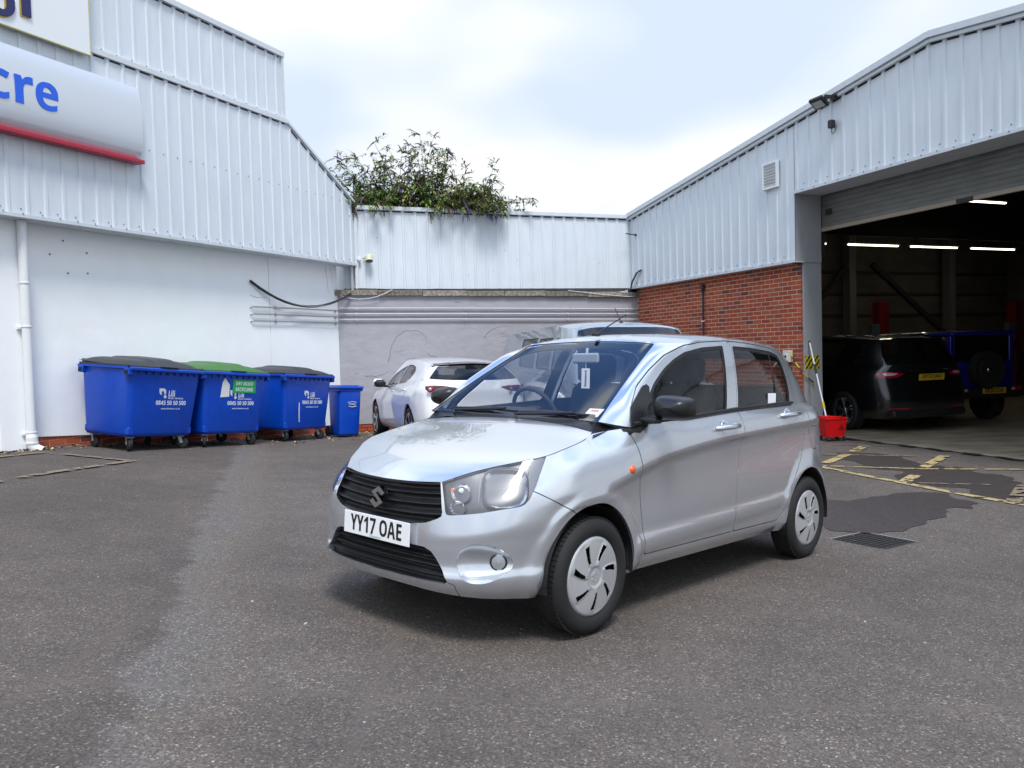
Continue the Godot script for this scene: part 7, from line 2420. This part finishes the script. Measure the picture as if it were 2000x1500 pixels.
# ---------------------------------------------------------------- mop bucket, mop, litter
func make_small_things() -> void:
	var red := mat("bucket_red", 0.62, 0.004, 0.006, 0.38)
	var g := on_ground(5.06, -12.82, deg_to_rad(12.0))
	var o := thing("mop_bucket", "red mop bucket on castors beside the workshop door", "bucket", g.origin, g.basis)
	var tub := MB.new()
	var rows := []
	for q in [[0.075, 0.80], [0.12, 0.83], [0.36, 1.0]]:
		var row := []
		for p in [[0.20, 0.10], [0.20, -0.10], [0.15, -0.16], [-0.15, -0.16], [-0.20, -0.10], [-0.20, 0.10], [-0.15, 0.16], [0.15, 0.16], [0.20, 0.10]]:
			row.append(Vector3(p[0] * q[1], q[0], p[1] * q[1]))
		rows.append(row)
	for j in 2:
		for k in 8:
			tub.quad(rows[j][k], rows[j][k + 1], rows[j + 1][k + 1], rows[j + 1][k])
			tub.quad(rows[j][k] * Vector3(0.97, 1, 0.97), rows[j][k + 1] * Vector3(0.97, 1, 0.97), rows[j + 1][k + 1] * Vector3(0.97, 1, 0.97), rows[j + 1][k] * Vector3(0.97, 1, 0.97))
	for k in 7:
		tub.tri(rows[0][0], rows[0][k + 1], rows[0][(k + 2) % 9], Vector3.DOWN)
	part(o, "tub", tub.mesh(), red)
	var rim := MB.new()
	for k in 8:
		rim.add(beam(rows[2][k] + Vector3(0, 0.0, 0), rows[2][k + 1], Vector2(0.02, 0.022), Vector3.UP, 0.004))
	part(o, "rim", rim.mesh(), red)
	part(o, "wringer", MB.new().box(Vector3(-0.09, 0.375, 0), Vector3(0.17, 0.05, 0.26), 0.012).mesh(), red)
	part(o, "warning_mark", MB.new().prism(V2([-0.045, -0.04, 0.045, -0.04, 0.0, 0.045]), Vector3(0.06, 0.24, 0.157), Vector3.RIGHT, Vector3(0, 1, 0.1), Vector3(0, 0, -0.008)).mesh(), mat("dark_red", 0.16, 0.002, 0.004, 0.5))
	for sx in [-1.0, 1.0]:
		for sz in [-1.0, 1.0]:
			part(o, "castor", MB.new().lathe([Vector2(0.001, 0.012), Vector2(0.028, 0.012), Vector2(0.03, 0.006), Vector2(0.03, -0.006), Vector2(0.028, -0.012), Vector2(0.001, -0.012)], Vector3(sx * 0.14, 0.03, sz * 0.10), Vector3.RIGHT, 14).box(Vector3(sx * 0.14, 0.06, sz * 0.10), Vector3(0.035, 0.035, 0.03), 0.004).mesh(), M.iron)
	var m := thing("mop", "mop with white handle leaning on the jamb from the red bucket", "mop", g.origin + g.basis * Vector3(-0.09, 0.30, 0.0), Basis())
	var foot := Vector3.ZERO
	var head: Vector3 = Vector3(4.79, 0, -13.35) + Vector3(0.36975, 0, 0.92913) * 0.06 + Vector3(0.92913, 0, -0.36975) * 0.10 + Vector3(0, 1.30, 0) - m.position
	var dirn := (head - foot).normalized()
	var L := (head - foot).length()
	part(m, "handle", MB.new().tube([foot, head], 0.0125, 10).mesh(), mat("mop_white", 0.72, 0.73, 0.74, 0.35))
	part(m, "grip", MB.new().tube([dirn * (L * 0.60), dirn * (L * 0.72)], 0.0165, 10).mesh(), M.black_plastic)
	part(m, "yellow_sleeve", MB.new().tube([dirn * (L * 0.17), dirn * (L * 0.25)], 0.02, 10).mesh(), M.hazard_yellow)
	part(m, "end_cap", MB.new().tube([dirn * L, dirn * (L + 0.03)], 0.014, 10).mesh(), M.black_plastic)
	part(m, "mop_head", MB.new().box(dirn * -0.06, Vector3(0.10, 0.12, 0.08), 0.03).mesh(), mat("mop_cotton", 0.45, 0.43, 0.38, 0.95))
	# litter and leaves at the foot of the walls, grit on the yard
	var leaf := MB.new()
	leaf.quad(Vector3(-0.02, 0, -0.012), Vector3(0.0, 0.006, -0.018), Vector3(0.022, 0, 0.0), Vector3(0.0, 0.004, 0.016), Vector3.UP)
	leaf.quad(Vector3(-0.012, 0.004, -0.004), Vector3(0.012, 0.014, -0.01), Vector3(0.016, 0.006, 0.012), Vector3(-0.01, 0.0, 0.012), Vector3(0.2, 1, 0.1).normalized())
	var lm := mat("dead_leaf", 1, 1, 1, 0.9)
	lm.vertex_color_use_as_albedo = true
	var mm := MultiMesh.new()
	mm.transform_format = MultiMesh.TRANSFORM_3D
	mm.use_colors = true
	mm.mesh = leaf.mesh()
	var X := Transform3D(Basis(Vector3(0.42262, 0, -0.90631), Vector3.UP, Vector3(0.90631, 0, 0.42262)), Vector3(-3.46, 0, -16.35))
	var B := Transform3D(Basis(Vector3(0.96031, 0, -0.27893), Vector3.UP, Vector3(0.27893, 0, 0.96031)), Vector3(-3.46, 0, -16.35))
	var pts := []
	for k in 900:
		if k < 330:
			pts.append(B * Vector3(R(0.1, 1.6), 0, absf(rng.randfn(0, 0.28)) + 0.03))
		elif k < 640:
			pts.append(X * Vector3(R(-6.6, 0.0), 0, absf(rng.randfn(0, 0.2)) + 0.02))
		elif k < 760:
			pts.append(X * Vector3(R(-7.1, -6.3), 0, absf(rng.randfn(0.1, 0.12)) + 0.02))
		else:
			pts.append(X * Vector3(R(-3.5, 0.2), 0, R(0.05, 1.6)))
	mm.instance_count = pts.size()
	for k in pts.size():
		var p: Vector3 = pts[k]
		var s := R(0.5, 1.3)
		mm.set_instance_transform(k, Transform3D(Basis.from_euler(Vector3(R(-0.4, 0.4), R(0, TAU), R(-0.4, 0.4))).scaled(Vector3.ONE * s), Vector3(p.x, gy(p.x, p.z) + 0.006, p.z)))
		var t := rng.randf()
		mm.set_instance_color(k, Color(0.30, 0.20, 0.10) if t < 0.4 else Color(0.16, 0.10, 0.05) if t < 0.75 else Color(0.45, 0.36, 0.2) if t < 0.93 else Color(0.6, 0.58, 0.52))
	var mi := MultiMeshInstance3D.new()
	mi.name = "dead_leaves"
	mi.multimesh = mm
	mi.material_override = lm
	add_child(mi)
	mi.set_meta("kind", "stuff")
	mi.set_meta("label", "dead leaves and litter along the foot of the walls")
	mi.set_meta("category", "leaves")
	var grit := MB.new().box(Vector3.ZERO, Vector3(0.010, 0.005, 0.008), 0.002)
	var gm := MultiMesh.new()
	gm.transform_format = MultiMesh.TRANSFORM_3D
	gm.use_colors = true
	gm.mesh = grit.mesh()
	gm.instance_count = 1500
	for k in 1500:
		var z := -2.2 - 13.0 * pow(rng.randf(), 1.4)
		var x := R(-0.75, 0.75) * -z + 0.2
		x = clampf(x, -4.6, 5.2)
		var s := R(0.4, 1.2) * (2.0 if rng.randf() < 0.02 else 1.0)
		gm.set_instance_transform(k, Transform3D(Basis.from_euler(Vector3(R(-0.3, 0.3), R(0, TAU), 0)).scaled(Vector3.ONE * s), Vector3(x, gy(x, z) + 0.0015, z)))
		var t := R(0.12, 0.36)
		gm.set_instance_color(k, Color(t, t * 0.97, t * 0.92))
	var gi := MultiMeshInstance3D.new()
	gi.name = "loose_grit"
	gi.multimesh = gm
	gi.material_override = lm
	add_child(gi)
	gi.set_meta("kind", "stuff")
	gi.set_meta("label", "pale loose grit scattered over the asphalt yard")
	gi.set_meta("category", "grit")

# ---------------------------------------------------------------- butterfly bush growing out of the roof gutter
func make_bush() -> void:
	rng.seed = 41
	var B := Transform3D(Basis(Vector3(0.96031, 0, -0.27893), Vector3.UP, Vector3(0.27893, 0, 0.96031)), Vector3(-3.46, 0, -16.35))
	var o := thing("butterfly_bush", "wild butterfly bush growing over the top of the back wall cladding", "bush", B * Vector3(1.9, 4.2, -0.25), B.basis)
	var wood := MB.new()
	var leaves := MB.new()
	var fl := MB.new()
	var lc := PackedColorArray()
	var fc := PackedColorArray()
	for k in 130:
		var x0 := R(-1.3, 1.0) if k < 105 else R(0.35, 1.1)
		var lean := (x0 * 0.30 + R(-0.5, 0.5))
		var tall := (R(0.25, 0.75) if k % 3 == 0 else R(0.6, 1.5)) * (1.0 - 0.22 * absf(x0 + 0.1)) * (1.12 if rng.randf() < 0.25 else 0.9)
		var droop := 0.0
		if x0 > 0.35 and rng.randf() < 0.8:
			droop = R(0.5, 1.15); lean += 0.30
		if rng.randf() < 0.12:
			droop = R(0.8, 1.2)
		var zf := R(-0.35, 0.5)
		var pts := []
		for j in 9:
			var t := j / 8.0
			pts.append(Vector3(x0 + lean * pow(t, 1.3), tall * (t * 1.15 - droop * t * t * 0.95), zf * t - 0.05 + 0.25 * droop * t))
		wood.tube(pts, 0.011, 5, false, 0.003)
		for j in range(1, 9):
			for s in range(2):
				# side shoot with leaves
				var a: Vector3 = pts[j]
				var d := Vector3(R(-1, 1), R(-0.35, 0.7), R(-0.8, 0.9)).normalized()
				var ln := R(0.10, 0.30)
				var tip := a + d * ln + Vector3(0, -0.06, 0)
				wood.tube([a, a.lerp(tip, 0.5) + Vector3(0, 0.02, 0), tip], 0.004, 3, false)
				for q in 9:
					var t := R(0.1, 1.05)
					var at := a.lerp(tip, t) + Vector3(R(-0.02, 0.02), R(-0.02, 0.02), R(-0.02, 0.02))
					var dir := (d + Vector3(R(-0.9, 0.9), R(-0.9, 0.25), R(-0.9, 0.9))).normalized()
					leaf_blade(leaves, at, dir, R(0.06, 0.13), R(0.012, 0.022))
					var r := rng.randf()
					var col := Color(0.13, 0.21, 0.045) if r < 0.42 else Color(0.075, 0.14, 0.035) if r < 0.68 else Color(0.22, 0.30, 0.07) if r < 0.93 else Color(0.36, 0.30, 0.06)
					for z in 6:
						lc.append(col)
		# flower spikes, mostly gone brown
		var spikes := 3 + int(rng.randf() * 5.0)
		for s in spikes:
			var a: Vector3 = pts[8 if s == 0 else int(R(4, 9))]
			var d := Vector3(lean * 0.6 + R(-0.8, 0.8), R(-0.2, 0.8) - droop * 0.8, R(-0.5, 0.6)).normalized()
			var L := R(0.14, 0.26)
			var spine := []
			for j in 5:
				var t := j / 4.0
				spine.append(a + d * L * t + Vector3(0, -0.09 * t * t, 0))
			var col := Color(0.085, 0.05, 0.03) if rng.randf() < 0.86 else Color(0.16, 0.12, 0.34)
			var c0 := fl.v.size()
			fl.tube(spine, 0.014, 5, true, 0.004)
			for q in 16:
				var t := rng.randf()
				var p: Vector3 = spine[int(t * 3.99)]
				leaf_blade(fl, p + Vector3(R(-0.012, 0.012), R(-0.012, 0.012), R(-0.012, 0.012)), Vector3(R(-1, 1), R(-1, 0.6), R(-1, 1)).normalized(), 0.03, 0.008)
			while fc.size() < fl.v.size():
				fc.append(col)
	part(o, "stems", wood.mesh(), mat("stem_brown", 0.09, 0.065, 0.04, 0.9))
	leaves.c = lc
	fl.c = fc
	var m := mat("leaf_green", 1, 1, 1, 0.6)
	m.vertex_color_use_as_albedo = true
	m.backlight_enabled = true
	m.backlight = Color(0.45, 0.5, 0.3)
	var f := part(o, "foliage", leaves.mesh(), m)
	f.set_meta("kind", "stuff")
	var m2 := mat("flower_brown", 1, 1, 1, 0.9)
	m2.vertex_color_use_as_albedo = true
	var fs := part(o, "flower_spikes", fl.mesh(), m2)
	fs.set_meta("kind", "stuff")

func leaf_blade(mb: MB, at: Vector3, dir: Vector3, L: float, w: float) -> void:
	var side := dir.cross(Vector3(0.1, 1, 0.2)).normalized()
	var up := side.cross(dir).normalized()
	var k := mb.v.size()
	var mid := at + dir * L * 0.5 + up * L * 0.06
	var tip := at + dir * L - up * L * 0.12
	for q in [[at, up], [mid - side * w, (up - side * 0.4).normalized()], [mid + side * w, (up + side * 0.4).normalized()], [tip, up], [mid - up * w * 0.3, up], [at, up]]:
		mb.v.append(q[0]); mb.n.append(q[1])
	mb.i.append_array([k, k + 1, k + 4, k + 1, k + 3, k + 4, k, k + 4, k + 2, k + 4, k + 3, k + 2])
